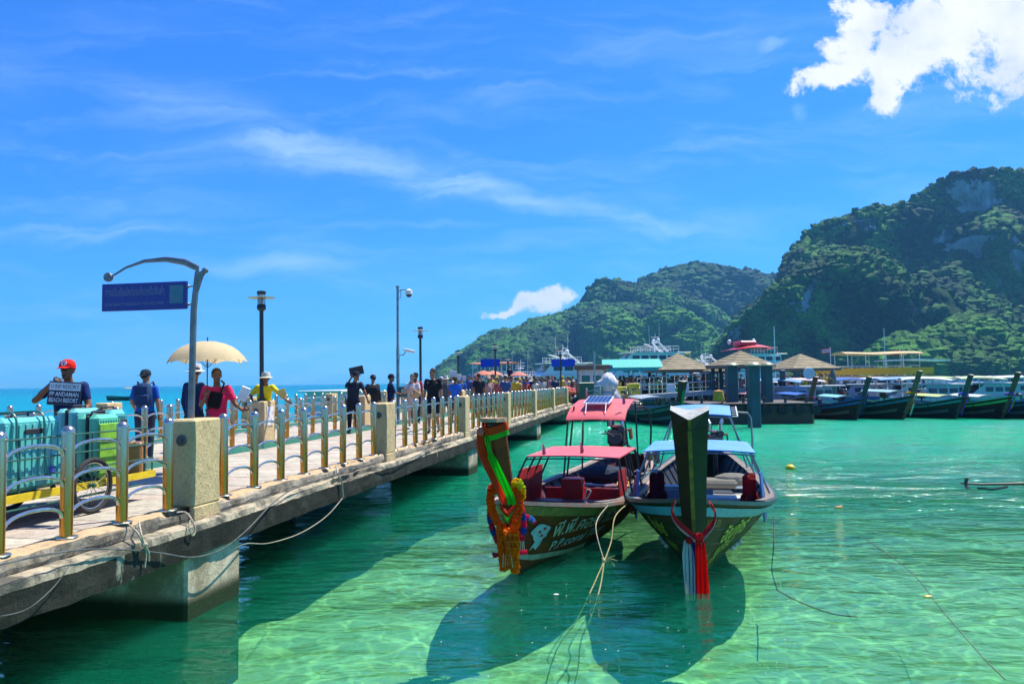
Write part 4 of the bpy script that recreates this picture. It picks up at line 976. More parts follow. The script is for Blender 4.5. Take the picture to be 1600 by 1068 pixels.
for x, y, z in ((-.42, 2.7, 1.21), (.15, 2.95, 1.23), (-.45, 6.3, 2.02), (.48, 5.2, 1.95)):
    b = MB(); b.cyl((x, y, z), (x, y, z + .20), .006, n=5); f = b.build('flag_pole', m_white, rb)
    b = MB(); ribbon(b, [(x + .01, y, z + .19), (x + .015, y + .01, z + .12), (x + .03, y, z + .05), (x + .02, y, z + .01)], [.02, .05, .06, .05], th=.003, folds=2, amp=.01); b.build('small_flag', cloth((.65, .22, .28)), f)
# gear heaped on board
b = MB(); b.ball((.1, 5.0, .66), (.45, .35, .18), 12, 7); b.ball((.35, 5.3, .62), (.3, .3, .16), 10, 6); b.build('dark_tarpaulin', cloth((.02, .035, .06)), rb)
for k in range(4):
    pts = [(.62 + .1 * math.cos(a) * (1 + .3 * k), 4.2 + .5 * k + .18 * math.sin(a), .60 + .03 * math.sin(3 * a + k)) for a in np.linspace(0, 9, 26)]
    b = MB(); b.tube(pts, .012, 5); b.build('coiled_rope', m_rope if k % 2 else mat('orange_rope', (.55, .28, .08), .8), rb)
b = MB(); b.lathe([(.05, 0), (.07, .03), (.075, .16), (.04, .2)], 10, c=(.80, 6.5, .78)); b.build('hanging_bottle', paint((.30, .20, .08)), rb)
b = MB()
for a in range(3): b.ball((.92, 6.6 + .04 * a, .95 - .09 * a), (.07, .06, .075), 8, 6)
b.build('hanging_floats', paint((.38, .26, .12)), rb)
# lettering on the hull
def wrap_text(h, t, s, u0, u1, z0, z1, side, m, shear=.2, bold=.0, off=.022, slope=0.0, name='painted_lettering'):
    me = text_mesh(s, 1.0, shear, bold); co = np.zeros(len(me.vertices) * 3); me.vertices.foreach_get('co', co); co = co.reshape(-1, 3)
    mn, mx = co.min(0), co.max(0); out = []
    for x, y, _ in co:
        a = (x - mn[0]) / (mx[0] - mn[0]); q = (y - mn[1]) / (mx[1] - mn[1]); u = u0 + (u1 - u0) * a; z = z0 + (z1 - z0) * q + slope * a
        out.append(h.pz(u, z, side, off)[:])
    me.vertices.foreach_set('co', np.array(out).ravel()); me.materials.append(m); me.update(); return obj(name, me, t)
m_let1 = mat('pale_blue_letters', (.30, .55, .60), .6); m_let2 = mat('sand_letters', (.45, .40, .22), .6, col2=(.35, .5, .5)); m_lety = mat('yellow_green_letters', (.55, .62, .05), .6); m_leto = mat('orange_letters', (.42, .25, .03), .6)
wrap_text(hr, rb, 'พี.พี.คอรัล ทัวร์', .66, 2.3, .38, .60, 1, m_let2, .15, .012, slope=-.03)
wrap_text(hr, rb, 'P.P.coral Tour', .66, 2.1, .18, .31, 1, m_let1, .25, .012, slope=.0)
# the pale emblem: a generic shell shape with red spots
def patch(h, t, cx, cz, pts, side, m, name, off=.02):
    b = MB(); vs = [h.pz(cx + x, cz + z, side, off) for x, z in pts]; c = sum(vs, Vector()) / len(vs); b.add([c] + vs, [(0, 1 + i, 1 + (i + 1) % len(vs)) for i in range(len(vs))]); return b.build(name, m, t, fix=False)
em = patch(hr, rb, .40, .50, [(.16 * math.cos(a) * (1 + .14 * math.sin(5 * a)), .115 * math.sin(a) * (1 + .1 * math.cos(3 * a))) for a in np.linspace(0, 2 * math.pi, 22)[:-1]], 1, m_let1, 'painted_emblem')
patch(hr, rb, .30, .34, [(-.10, -.06), (-.02, -.02), (.03, -.07), (.12, -.01), (.16, .07), (.06, .10), (-.02, .03)], 1, m_let1, 'painted_emblem')
for x, z in ((.38, .51), (.46, .54), (.42, .45)): patch(hr, rb, x, z, [(.028 * math.cos(a), .02 * math.sin(a)) for a in np.linspace(0, 2 * math.pi, 9)[:-1]], 1, m_redp, 'emblem_spot', .026)
# ribbons and garlands hung on the prow
gl = thing('flower_garland', 'orange marigold garlands with pink and blue tassels on the red boat bow', 'garland', RP, RPH)
def stp(z, dx=0, dy=0): return Vector((dx, cenr(z) + dy, z))
sc_ = thing('sash', 'orange and green sash tied round the prow top and trailing down the red boat bow', 'sash', RP, RPH)
b = MB()
for z0_, z1_, mm in ((1.86, 1.945, 0),):
    rows = []
    for z in (z0_, z1_): y = cenr(z); rows.append([(-.130, y + .14, z + .0), (-.138, y + .05, z), (-.075, y - .09, z - .03), (0, y - .14, z - .05), (.075, y - .09, z - .03), (.138, y + .05, z), (.130, y + .14, z)])
    b.slab(rows, -.012)
b.build('wrap', veil_cloth((.80, .10, .02)), sc_)
rows = []; b = MB()
for z in (1.80, 1.862): y = cenr(z); rows.append([(-.126, y + .14, z + .0), (-.132, y + .05, z), (-.07, y - .09, z - .03), (0, y - .14, z - .05), (.07, y - .09, z - .03), (.132, y + .05, z), (.126, y + .14, z)])
b.slab(rows, -.012); b.build('wrap', veil_cloth(GRN), sc_)
pts = spline([stp(1.86, -.10, -.12), stp(1.66, -.12, -.16), stp(1.35, -.05, -.17), stp(1.10, .02, -.17), stp(.98, .05, -.16)], 5)
b = MB(); ribbon(b, pts, [.09] * 6 + [.10] * 20, (1, .2, 0), .006, 3, .012); b.build('ribbon_tail', veil_cloth((.80, .11, .03)), sc_)
pts = spline([stp(1.80, -.04, -.15), stp(1.60, -.02, -.18), stp(1.32, .06, -.18), stp(1.08, .12, -.17), stp(.98, .12, -.16)], 5)
b = MB(); ribbon(b, pts, [.05] * 6 + [.10] * 20, (1, .2, 0), .006, 2, .015); b.build('ribbon_tail', veil_cloth(GRN), sc_)
b = MB(); ribbon(b, spline([stp(1.88, -.13, -.12), stp(1.6, -.17, -.14), stp(1.25, -.06, -.16), stp(1.02, 0, -.155)], 6), .035, (1, .2, 0), .006, 1, .01); b.build('ribbon_tail', veil_cloth((.70, .25, .20)), sc_)
b = MB(); b.ball(stp(1.85, -.11, -.13), (.045, .03, .05), 8, 6); b.build('bow_knot', veil_cloth((.8, .3, .25)), sc_)
F = lambda x, z, dy=-.16: Vector((x * .80 + .01, cenr(max(z + .15, .55)) + dy + max(0, .40 - z) * .1, z + .15))
garland(gl, [F(-.02, .95, -.02), F(-.17, .98, -.05), F(-.20, .80, -.13), F(-.14, .62), F(-.03, .45), F(-.03, .25), F(-.05, .12)], .055, ORG, seed=1)
garland(gl, [F(.14, 1.0, .0), F(.24, .92, -.05), F(.23, .76, -.13), F(.17, .62), F(.09, .45), F(.08, .28), F(.05, .12)], .055, ORG, seed=2)
garland(gl, [F(.02, .5, -.21), F(.03, .3, -.21), F(.02, .12, -.21)], .055, (.85, .26, .02), seed=3)
garland(gl, [F(-.10, .52, -.18), F(-.10, .30, -.19), F(-.09, .02, -.18)], .055, (.95, .20, .0), seed=31); garland(gl, [F(.13, .46, -.18), F(.11, .25, -.19), F(.09, .0, -.18)], .055, (1.0, .30, .0), seed=32)
garland(gl, [F(.15, 1.04, .02), F(.22, 1.10, .0), F(.27, 1.02, .0), F(.26, .90, -.02)], .05, YEL, seed=4, cols=[YEL, (.55, .60, .02)], seg=.12)
garland(gl, [F(-.14, 1.03, .0), F(-.22, 1.0, .0), F(-.24, .93, 0)], .04, (.75, .12, .06), seed=5)
for sx, zz in ((-1, 0), (1, .05)):
    x = .26; cs = [BLU, PINK]
    garland(gl, [F(sx * .22, .82 + zz, -.05), F(sx * x, .68 + zz, -.10), F(sx * (x - .01), .48 + zz, -.12), F(sx * (x - .07), .34 + zz, -.13)], .040, BLU, seed=6 + sx, cols=cs, seg=.09)
    xx = sx * (x - .07)
    b = MB()
    for i in range(4): b.tube([F(xx - .03 + .02 * i, .33 + zz, -.13), F(xx - .05 + .03 * i, .20 + zz, -.14)], .005, 5)
    b.build('bead_string', paint((.6, .62, .45)), gl)
    garland(gl, [F(xx - .07, .17 + zz, -.14), F(xx + .07, .18 + zz, -.14)], .032, PINK, seed=9 + sx)
garland(gl, [F(.24, .66, -.02), F(.33, .62, .02), F(.36, .58, .04)], .035, PINK, seed=12, cols=[PINK, (.10, .35, .70)], seg=.08)
b = MB(); ribbon(b, [F(-.12, .52, -.10), F(-.12, .30, -.12), F(-.09, .08, -.12), F(-.05, -.02 + .03, -.12)], [.10, .13, .12, .09], (1, 0, 0), .006, 3, .012); b.build('cloth_tail', veil_cloth((.80, .05, .02)), gl)
b = MB(); ribbon(b, [F(-.06, .80, -.12), F(.05, .70, -.17), F(.18, .80, -.12)], .07, (0, .3, 1), .006, 2, .01); b.build('cloth_tail', veil_cloth((.75, .12, .04)), gl)
b = MB(); ribbon(b, [F(-.02, .74, -.15), F(.05, .62, -.17), F(.13, .74, -.15)], .06, (0, .3, 1), .006, 2, .01); b.build('cloth_tail', veil_cloth(GRN), gl)
b = MB()
for i in range(5): x = -.06 + .03 * i; b.tube([F(x, .22 - .02 * (i % 3), -.24), F(x * 1.3, .06 + .01 * (i % 4), -.24)], .004, 4)
b.build('bead_string', paint((.55, .60, .35)), gl)
for x in (-.05, .07): garland(gl, [F(x - .06, .06, -.17), F(x, .04, -.19), F(x + .07, .07, -.17)], .04, (.85, .30, .02), seed=20 + int(x * 100))

# ---------------- the green boat
GP = on(1088, 905, 0.0); GPH = -math.asin(.254)
gb = thing('longtail_boat', 'green longtail boat with pale blue canopies and a broad green prow post facing the camera', 'longtail boat', GP, GPH)
hg = Hull(9.6, 1.12, 1.05, .48)
hull_parts(hg, gb, m_hullg, m_navy, mat('dark_green_rail', (.015, .07, .06), .4), m_navy); foredeck(hg, gb, m_navy, .2, 1.2)
band(hg, .84, .94, .022, .12).build('blue_rub_rail', mat('sky_blue_rail', (.06, .36, .48), .45, col2=(.05, .28, .40)), gb)
band(hg, .10, .20, .012, 1.2, 5).build('red_boot_stripe', mat('purple_stripe', (.08, .02, .06), .5), gb)
m_st1 = wood_mat('dark_prow_paint', (.035, .018, .008), (.016, .012, .006), 3, coat=.05); m_st2 = wood_mat('green_prow_paint', (.006, .038, .020), (.004, .026, .013), 3, coat=.05); m_st3 = mat('yellow_prow_line', (.15, .13, .015), .7, col2=(.06, .07, .015), sc=9)
cen, sec = stem(hg, gb, [m_st1, m_st1, m_st3, m_st2, mat('grey_prow_top', (.36, .38, .36), .6, col2=(.24, .26, .25), bump=.5, dirt=((.12, .12, .10), 14, .6, .7))], 'slant', .40, .24, 2.03, 1.15)
# remap the ridge: a real batten
b = MB(); rows = [];
for i in range(9): z = .70 + (1.86 - .70) * i / 8; y = cen(z) - .105; rows.append([(-.022, y, z), (-.022, y - .012, z), (.022, y - .012, z), (.022, y, z)])
b.loft(rows, closed=True, caps=True); b.build('prow_batten', m_st3, gb)
for u0, u1, sd_ in ((2.0, 2.75, -1), (2.2, 2.9, 1)):
    a, c = hg.pt(u0, 1, sd_, -.12), hg.pt(u1, 1, sd_, -.12); b = MB(); b.slab([[a + Vector((0, 0, -.30)), c + Vector((0, 0, -.30))], [a + Vector((-.05 * sd_, 0, .40)), c + Vector((-.05 * sd_, 0, .40))]], .02); b.build('side_board', m_bluep, gb)
for u, c in ((2.6, (.06, .20, .36)), (3.4, (.30, .36, .40)), (4.4, (.32, .31, .25)), (5.4, (.20, .24, .27))):
    w = abs(hg.pz(u, .36).x) - .05; b = MB(); b.rbox((0, u, .38), (2 * w, .34, .04), .01); b.build('bench', paint(c), gb)
b = MB(); b.bx(-.75, .2, 4.05, 4.09, .12, .52); b.build('bulkhead', paint((.25, .33, .40)), gb)
b = MB(); b.rbox((.12, 4.75, .55), (1.0, .5, .14), .05); b.ball((.55, 4.9, .60), (.35, .22, .12), 10, 6); b.build('tarpaulin', veil_cloth((.40, .40, .36)), gb)
b = MB(); b.rbox((.35, 3.4, .46), (.60, .36, .10), .02); b.build('storage_lid', paint((.55, .60, .60)), gb)
for x, y in ((-.72, 3.0), (-.62, 3.15), (.72, 3.0), (.80, 3.2), (.78, 2.7)):
    b = MB(); b.rbox((x, y, .70), (.13, .10, .44), .04); b.ball((x, y, .52), (.11, .09, .13), 8, 6); b.build('life_vest', veil_cloth((.16, .02, .03) if x < 0 else (.28, .03, .03)), gb)
b = MB(); b.ball((.62, 2.9, .34), (.20, .16, .10), 10, 6); b.build('folded_cloth', veil_cloth((.4, .04, .04)), gb)
canopy(gb, 2.9, 4.6, .86, .80, 1.25, 1.28, m_blueroof, 'front_canopy', .035, .02, m_gframe, [(3.0, .80, 0), (3.5, .80, 0), (4.5, .76, 0)], h=hg, cx=.0)
canopy(gb, 5.6, 6.9, .56, .56, 1.70, 1.84, m_blueroof, 'rear_canopy', .03, .02, m_gframe, [(5.65, .52, 0), (6.8, .52, 0)], h=hg)
b = MB()
for i in range(5): b.cyl((.58, 5.6 + i * .3, 1.70 + i * .03), (.68, 5.6 + i * .3, 1.70 + i * .03), .012, n=5)
b.cyl((.68, 5.6, 1.70), (.68, 6.9, 1.84), .014, n=5); b.build('roof_rack', m_white, gb)
p = hg.pt(6.6, 1, 1, -.05); b = MB(); b.tube([(p.x + .05, p.y, p.z), (.98, 6.6, 1.2), (.96, 6.6, 1.62), (.90, 6.6, 1.72), (.66, 6.6, 1.74)], .02, 8); b.build('side_hoop', m_gframe, gb, True)
engine(gb, 7.6, 1.0, .9, red=(.08, .08, .09), side=.25)
wrap_text(hg, gb, 'อัญภัทร์', .62, 1.35, .30, .58, 1, m_lety, .25, .012, slope=.03)
wrap_text(hg, gb, 'ANYAPAT', .55, 1.15, .16, .28, 1, m_lety, .35, .0, slope=.06)
wrap_text(hg, gb, 'UPP.331', .16, .42, .66, .76, 1, m_leto, .1, .0, slope=-.05)
wrap_text(hg, gb, 'โทร', .38, .70, .02, .14, 1, m_lety, .35, .0, slope=.10)
wrap_text(hg, gb, '081', .16, .32, .06, .24, 1, m_leto, .5, .0, slope=.06)
wrap_text(hg, gb, 'อัญภัทร์', 1.3, .72, .34, .58, -1, m_lety, .2, .010, slope=.0)
wrap_text(hg, gb, 'ANYAPAT', 1.05, .55, .22, .32, -1, m_lety, .2, .0)
# floats along the waterline
for sd_ in (1, -1):
    for u in (1.7, 1.95, 2.2): p = hg.pz(u, .04, sd_, .03); b = MB(); b.ball(p, .035, 8, 6); b.build('small_float', m_white, gb)
# the tied cloths at the bow
cl_ = thing('cloth_ribbon', 'red, white and blue cloths hanging from the prow of the green boat', 'ribbon', GP, GPH)
D_ = lambda x, z, dy=-.20: Vector((x, cen(max(z, .75)) + dy + max(0, .75 - z) * .04, z))
for k, (c, dx, dz) in enumerate((((.62, .02, .02), 0, 0), ((.62, .35, .36), .012, -.03))):
    b = MB(); ribbon(b, spline([D_(-.20, 1.02 + dz, .05), D_(-.24, .92 + dz, -.04), D_(-.18, .80 + dz, -.14), D_(-.04, .68 + dz, -.2), D_(.05, .62 + dz, -.21)], 5), .055, (.3, .3, 1), .006, 2, .008); b.build('neck_band', cloth(c), cl_)
    b = MB(); ribbon(b, spline([D_(.18, 1.02 + dz, .05), D_(.24, .92 + dz, -.04), D_(.22, .80 + dz, -.12), D_(.12, .68 + dz, -.2), D_(.07, .62 + dz, -.21)], 5), .055, (-.3, .3, 1), .006, 2, .008); b.build('neck_band', cloth(c), cl_)
b = MB(); ribbon(b, [D_(.07 + .0 * i, .64 - .07 * i, -.215 + .003 * i) + Vector((.012 * i / 9, 0, 0)) for i in range(11)], [.06, .10, .115, .125, .13, .135, .14, .145, .15, .155, .16], (1, .1, 0), .008, 3, .018); b.build('red_cloth', veil_cloth(RED), cl_)
b = MB(); ribbon(b, [D_(-.07, .60 - .075 * i, -.21) + Vector((.002 * i, 0, 0)) for i in range(10)], [.06, .09, .12, .13, .13, .13, .12, .12, .11, .10], (1, .1, 0), .008, 3, .02); b.build('white_cloth', veil_cloth((.62, .66, .66)), cl_)
b = MB(); ribbon(b, [D_(-.02, .62 - .08 * i, -.195) for i in range(10)], [.05, .07, .08, .08, .08, .08, .08, .08, .08, .08], (1, .1, 0), .008, 2, .015); b.build('blue_cloth', veil_cloth((.02, .04, .30)), cl_)
b = MB(); b.ball(D_(.06, .64, -.22), (.055, .045, .05), 10, 7); b.ball(D_(-.05, .60, -.22), (.04, .035, .04), 10, 7); b.build('knot', veil_cloth((.6, .03, .03)), cl_)

# mooring ropes
def wpt(o, v): return Matrix.Translation(o.location) @ Matrix.Rotation(o.rotation_euler.z, 4, 'Z') @ Vector(v)
gw = wpt(rb, hr.pt(2.55, 1, 1, .05)); kn = at(944, 876, 9.4)
rope('mooring_rope', [gw, at(962, 805, 10.4), at(955, 845, 9.9), kn], .007, mat('hemp', (.42, .36, .16), .9, bump=.6, sc=30), 'hemp mooring rope from the right rail of the red boat down to the knot')
rope('mooring_rope', [wpt(rb, hr.pt(1.6, 1, 1, .04)), at(931, 820, 9.9), kn], .006, m_rope, 'thin grey line from the rail of the red boat to the knot')
for (a, lb) in (([kn, at(922, 925, 8.9), at(900, 970, 8.3), at(872, 1010, 7.8), at(855, 1060, 7.5), at(845, 1110, 7.2)], 'left strand of the mooring rope running down into shallow water'), ([kn, at(938, 915, 9.0), at(925, 960, 8.4), at(908, 1000, 8.0), at(902, 1050, 7.6), at(885, 1110, 7.2)], 'right strand of the mooring rope running down into shallow water')):
    rope('mooring_rope', a, .008, mat('hemp2', (.42, .36, .16), .9, bump=.6, sc=30), lb)
b = MB()
for i in range(7): a = i * .9; b.tube([kn, kn + Vector((.04 * math.cos(a) + .06, .02, .03 * math.sin(a) + .02)), kn + Vector((.10 * math.cos(a) + .06, 0, .08 * math.sin(a)))], .006, 5)
b.ball(kn, .03, 8, 6); tag(b.build('rope_knot', mat('hemp3', (.5, .44, .2), .9)), 'frayed knot where the mooring ropes meet between the two boats', 'knot')
b = MB(); q = wpt(rb, hr.pt(2.65, 1, 1, .0)); pts = [q + Vector((.05 * math.cos(a) + .03, .03 * math.sin(a), .09 * math.sin(a) - .01 * a)) for a in np.linspace(0, 14, 40)]; b.tube(pts, .013, 6); tag(b.build('lashing', veil_cloth((.70, .10, .08)), None, True), 'coral red lashing round the rail where the two boats touch', 'rope')
rope('rope', [wpt(rb, hr.pt(1.7, 1, 1, -.02)) , wpt(rb, hr.pt(1.75, 1, 1, .0)) + Vector((-.33, 0, .02)), wpt(rb, hr.pt(1.75, 1, 1, 0)) + Vector((-.33, 0, .20)), wpt(rb, hr.pt(1.75, 1, 1, 0)) + Vector((-.27, 0, .18)), wpt(rb, hr.pt(1.7, 1, 1, -.0)) + Vector((-.36, 0, .0))], .012, m_rope, 'upright rope loop standing on the rail of the red boat')
rope('rope', [at(1209, 806, 11.3), at(1209, 850, 11.0), at(1206, 890, 10.8), at(1214, 920, 9.3)], .009, m_cable, 'dark line hanging from the right rail of the green boat to the water')
rope('rope', [on(1214, 921, .01), on(1250, 940, .005), on(1300, 958, .01), on(1340, 963, .01)], .006, m_cable, 'dark line floating on the water right of the green boat')
rope('rope', [on(1350, 840, .01), on(1420, 890, .0), on(1470, 950, .008), on(1530, 1020, .0), on(1570, 1060, .008)], .005, m_cable, 'thin dark line floating across the water at lower right')

# ---------------- simple longtails of the row
def simple_boat(label, loc, rot, c_hull, c_rail, c_can, ztop=2.45, ribbons=(), can=(3.2, 5.6), G=1.15, L=9.6, group=None, wtop=.34, flat=True, stemc=(.10, .06, .03), B=1.0, cz=1.35, eng=True, rail2=None):
    t = thing('longtail_boat', label, 'longtail boat', loc, rot, group); h = Hull(L, B, G, .5)
    mh = wood_mat('hull_paint', c_hull, tuple(x * .5 for x in c_hull), 2.5, coat=.3, extra=tuple(x * .6 for x in (.10, .05, .02)))
    hull_parts(h, t, mh, paint(tuple(x * .8 for x in c_rail)), paint(c_rail), paint((.08, .10, .10)), n=6, planks=False); foredeck(h, t, paint((.12, .14, .13)), .2, 1.8)
    band(h, .80, .90, .018, .1, n=14).build('rub_rail', paint(rail2 or c_rail), t)
    band(h, .45, .58, .012, .5, 3.5, n=8).build('painted_panel', paint(tuple(min(1, x * 2.2 + .05) for x in c_hull)), t)
    ms = wood_mat('prow_wood', tuple(x * 1.9 for x in stemc), tuple(x * 1.1 for x in stemc), 3)
    ce, se = stem(h, t, [ms, ms, ms, ms, mat('prow_end', (.5, .46, .38), .8)], 'flat', wtop, .20, ztop, ztop * .42)
    canopy(t, can[0], can[1], .85, .8, cz, cz + .08, paint(c_can), 'canopy', .10, .03, m_gframe, [(can[0] + .1, .8, 0), (can[1] - .1, .76, 0)], h=h)
    w = .7; b = MB(); b.rbox((0, 3.2, .75), (1.2, .04, .5), .01); b.build('windscreen', paint((.10, .25, .30), .2), t)
    for u in (3.0, 4.5, 6): b = MB(); b.rbox((0, u, .45), (1.5, .3, .04), .01); b.build('bench', paint((.25, .22, .2)), t)
    if eng: engine(t, 7.8, 1.15, .9, tail=False)
    for (c, z0, z1, dx) in ribbons:
        b = MB(); ribbon(b, [(dx, ce(z) - .18 - max(0, .6 - z) * .05, z) for z in np.linspace(z0, z1, 7)], [.08, .14, .12, .12, .12, .12, .10], (1, 0, 0), .01, 2, .02); b.build('ribbon', cloth(c), t)
    if ribbons:
        b = MB()
        for i in range(12): a = i * math.pi / 6; b.ball((.19 * math.cos(a), ce(1.0) + .19 * math.sin(a) - .02, ribbons[0][1] + .03 * math.sin(2 * a)), .07, 6, 4)
        b.build('flower_wreath', cloth(ribbons[0][0]), t)
    return t
ROW = 'longtail boats moored in a row at the pontoon'
def rowpos(px, py): return on(px, py, 0.0)
simple_boat('dark longtail boat with green sash on its prow, moored behind the tall green prow post', on(1052, 664, 0) + Vector((0, -1, 0)), R(10), (.02, .06, .06), (.05, .16, .16), (.35, .4, .4), 2.35, [((.02, .35, .12), 1.9, .7, 0), ((.6, .2, .25), 1.0, .4, .1)], can=(3, 5.5), B=1.1, G=1.3, stemc=(.06, .03, .02), wtop=.5)
rows_ = [((1258, 655), R(24), (.12, .05, .03), (.20, .14, .10), (.55, .25, .25), 2.5, [((.55, .10, .18), 1.3, .3, 0), ((.10, .15, .4), 1.2, .4, .12)], 'brown longtail with pink garlands and round disc above it, leftmost of the moored row', (.16, .06, .04)),
         ((1338, 656), R(30), (.11, .04, .02), (.03, .10, .35), (.03, .14, .5), 2.45, [((.05, .06, .12), 1.5, .3, 0)], 'longtail with brown hull, blue cover and dark leaning prow, second of the moored row', (.05, .05, .04)),
         ((1412, 655), R(28), (.05, .035, .02), (.03, .14, .22), (.2, .5, .5), 2.75, [((.75, .28, .02), 1.5, .5, 0), ((.7, .7, .68), .9, .25, .1)], 'dark longtail with tall prow and orange cloth with white tail', (.14, .08, .04)),
         ((1494, 654), R(30), (.03, .035, .03), (.05, .25, .25), (.25, .45, .42), 2.5, [((.05, .08, .45), 1.4, .2, 0), ((.5, .05, .05), 1.3, .4, -.1)], 'dark longtail with blue and red cloth on its prow', (.06, .06, .04)),
         ((1566, 654), R(30), (.04, .02, .015), (.10, .45, .12), (.45, .55, .15), 2.6, [((.25, .10, .45), 1.4, .4, 0), ((.5, .45, .05), 1.3, .6, .1)], 'dark longtail with purple and yellow garland and red ribbon on its prow', (.10, .06, .03)),
         ((1650, 655), R(30), (.02, .03, .03), (.03, .12, .25), (.5, .55, .55), 2.5, [((.5, .05, .05), 1.4, .4, 0)], 'dark longtail cut off by the right edge of the view', (.10, .06, .03))]
for (q, rt, ch, cr, cc, zt, rib, lb, sc2) in rows_:
    simple_boat(lb, rowpos(*q), rt + R(random.uniform(-7, 7)), ch, cr, cc, zt, rib, group=ROW, stemc=sc2, G=random.uniform(1.3, 1.5), cz=random.uniform(1.1, 1.5), can=(random.uniform(3, 3.8), random.uniform(4.6, 6.2)), L=random.uniform(8.8, 10))
b = MB(); q = rowpos(1566, 654); pr_ = Vector((math.sin(R(30)), -math.cos(R(30)), 0)); a = q + pr_ * 1.05 + Vector((.1, -.1, 2.5)); ribbon(b, [a, a + Vector((.25, 0, -.35)), a + Vector((.5, 0, -.75)), a + Vector((.7, 0, -1.1))], [.12, .3, .3, .12], (1, .3, .3), .01, 2, .03); tag(b.build('prow_ribbon', cloth((.75, .03, .12))), 'bright red ribbon blowing from a prow at the right edge', 'ribbon')
# ============================================================ PEOPLE
def remeshed(mb, name, m, vox, smooth=2, mats=None):
    me = mb.mesh(name, m, False, True); o = bpy.data.objects.new(name, me); C.objects.link(o)
    r = o.modifiers.new('r', 'REMESH'); r.mode = 'VOXEL'; r.voxel_size = vox; r.use_smooth_shade = True
    s = o.modifiers.new('s', 'SMOOTH'); s.factor = .5; s.iterations = smooth
    dg = bpy.context.evaluated_depsgraph_get(); dg.update(); out = bpy.data.meshes.new_from_object(o.evaluated_get(dg)); bpy.data.objects.remove(o)
    out.materials.clear(); out.materials.append(m); out.name = name; return out
m_skin = [mat('skin_%d' % i, c, .55, col2=tuple(x * .85 for x in c), sc=10, spec=.3) for i, c in enumerate([(.20, .095, .05), (.34, .18, .11), (.50, .30, .20)])]
m_hair = mat('black_hair', (.012, .010, .010), .6, bump=.5, sc=30); m_eye = mat('eye_dark', (.02, .015, .012), .3)
J0 = dict(pel=(0, 0, .93), waist=(0, 0, 1.06), chest=(0, 0, 1.27), neckb=(0, .015, 1.43), neck=(0, .0, 1.50), head=(0, -.015, 1.615),
          sL=(.175, .01, 1.40), eL=(.225, .02, 1.13), wL=(.24, -.05, .89), hL=(.245, -.08, .81), sR=(-.175, .01, 1.40), eR=(-.225, .02, 1.13), wR=(-.24, -.05, .89), hR=(-.245, -.08, .81),
          pL=(.09, 0, .90), kL=(.10, -.01, .49), aL=(.105, .02, .08), tL=(.115, -.13, .03), pR=(-.09, 0, .90), kR=(-.10, -.01, .49), aR=(-.105, .02, .08), tR=(-.115, -.13, .03))
def torso(b, J, g=0.0, z0='pel', belly=0.0):
    P_ = [Vector(J[k]) for k in ('pel', 'waist', 'chest', 'neckb')]; rad = [(.155, .105), (.145, .105 + belly), (.165, .115 + belly * .4), (.10, .07)]
    rows = []; n = 14
    for i in range(10):
        t = i / 9 * 3; k = min(2, int(t)); f = t - k; p = P_[k].lerp(P_[k + 1], f); rx = rad[k][0] * (1 - f) + rad[k + 1][0] * f + g; ry = rad[k][1] * (1 - f) + rad[k + 1][1] * f + g
        rows.append([p + Vector((rx * math.cos(2 * math.pi * j / n), ry * math.sin(2 * math.pi * j / n), 0)) for j in range(n)])
    b.loft(rows, closed=True, caps=True)
def hand(b, w, h, grip=False):
    w, h = Vector(w), Vector(h); d = (h - w).normalized(); side = d.cross(Vector((0, 1, 0.01))).normalized(); nrm = side.cross(d).normalized()
    b.caps(w, w + d * .07, .024, .034, 8, .6); base = w + d * .085
    for i, (o, l) in enumerate(((-.028, .058), (-.010, .068), (.010, .064), (.027, .05))):
        p0 = base + side * o; p1 = p0 + (d * .6 + nrm * (.8 if grip else .25)) * l * .6; p2 = p1 + (d * (-.3 if grip else .6) + nrm * .8) * l * .55
        b.tube([p0 - d * .02, p1, p2], [.0095, .0085, .007], 6)
    p0 = w + d * .035 + side * .03; b.tube([p0, p0 + side * .025 + d * .025, p0 + side * .02 + d * .055 + nrm * .02], [.011, .010, .008], 6)
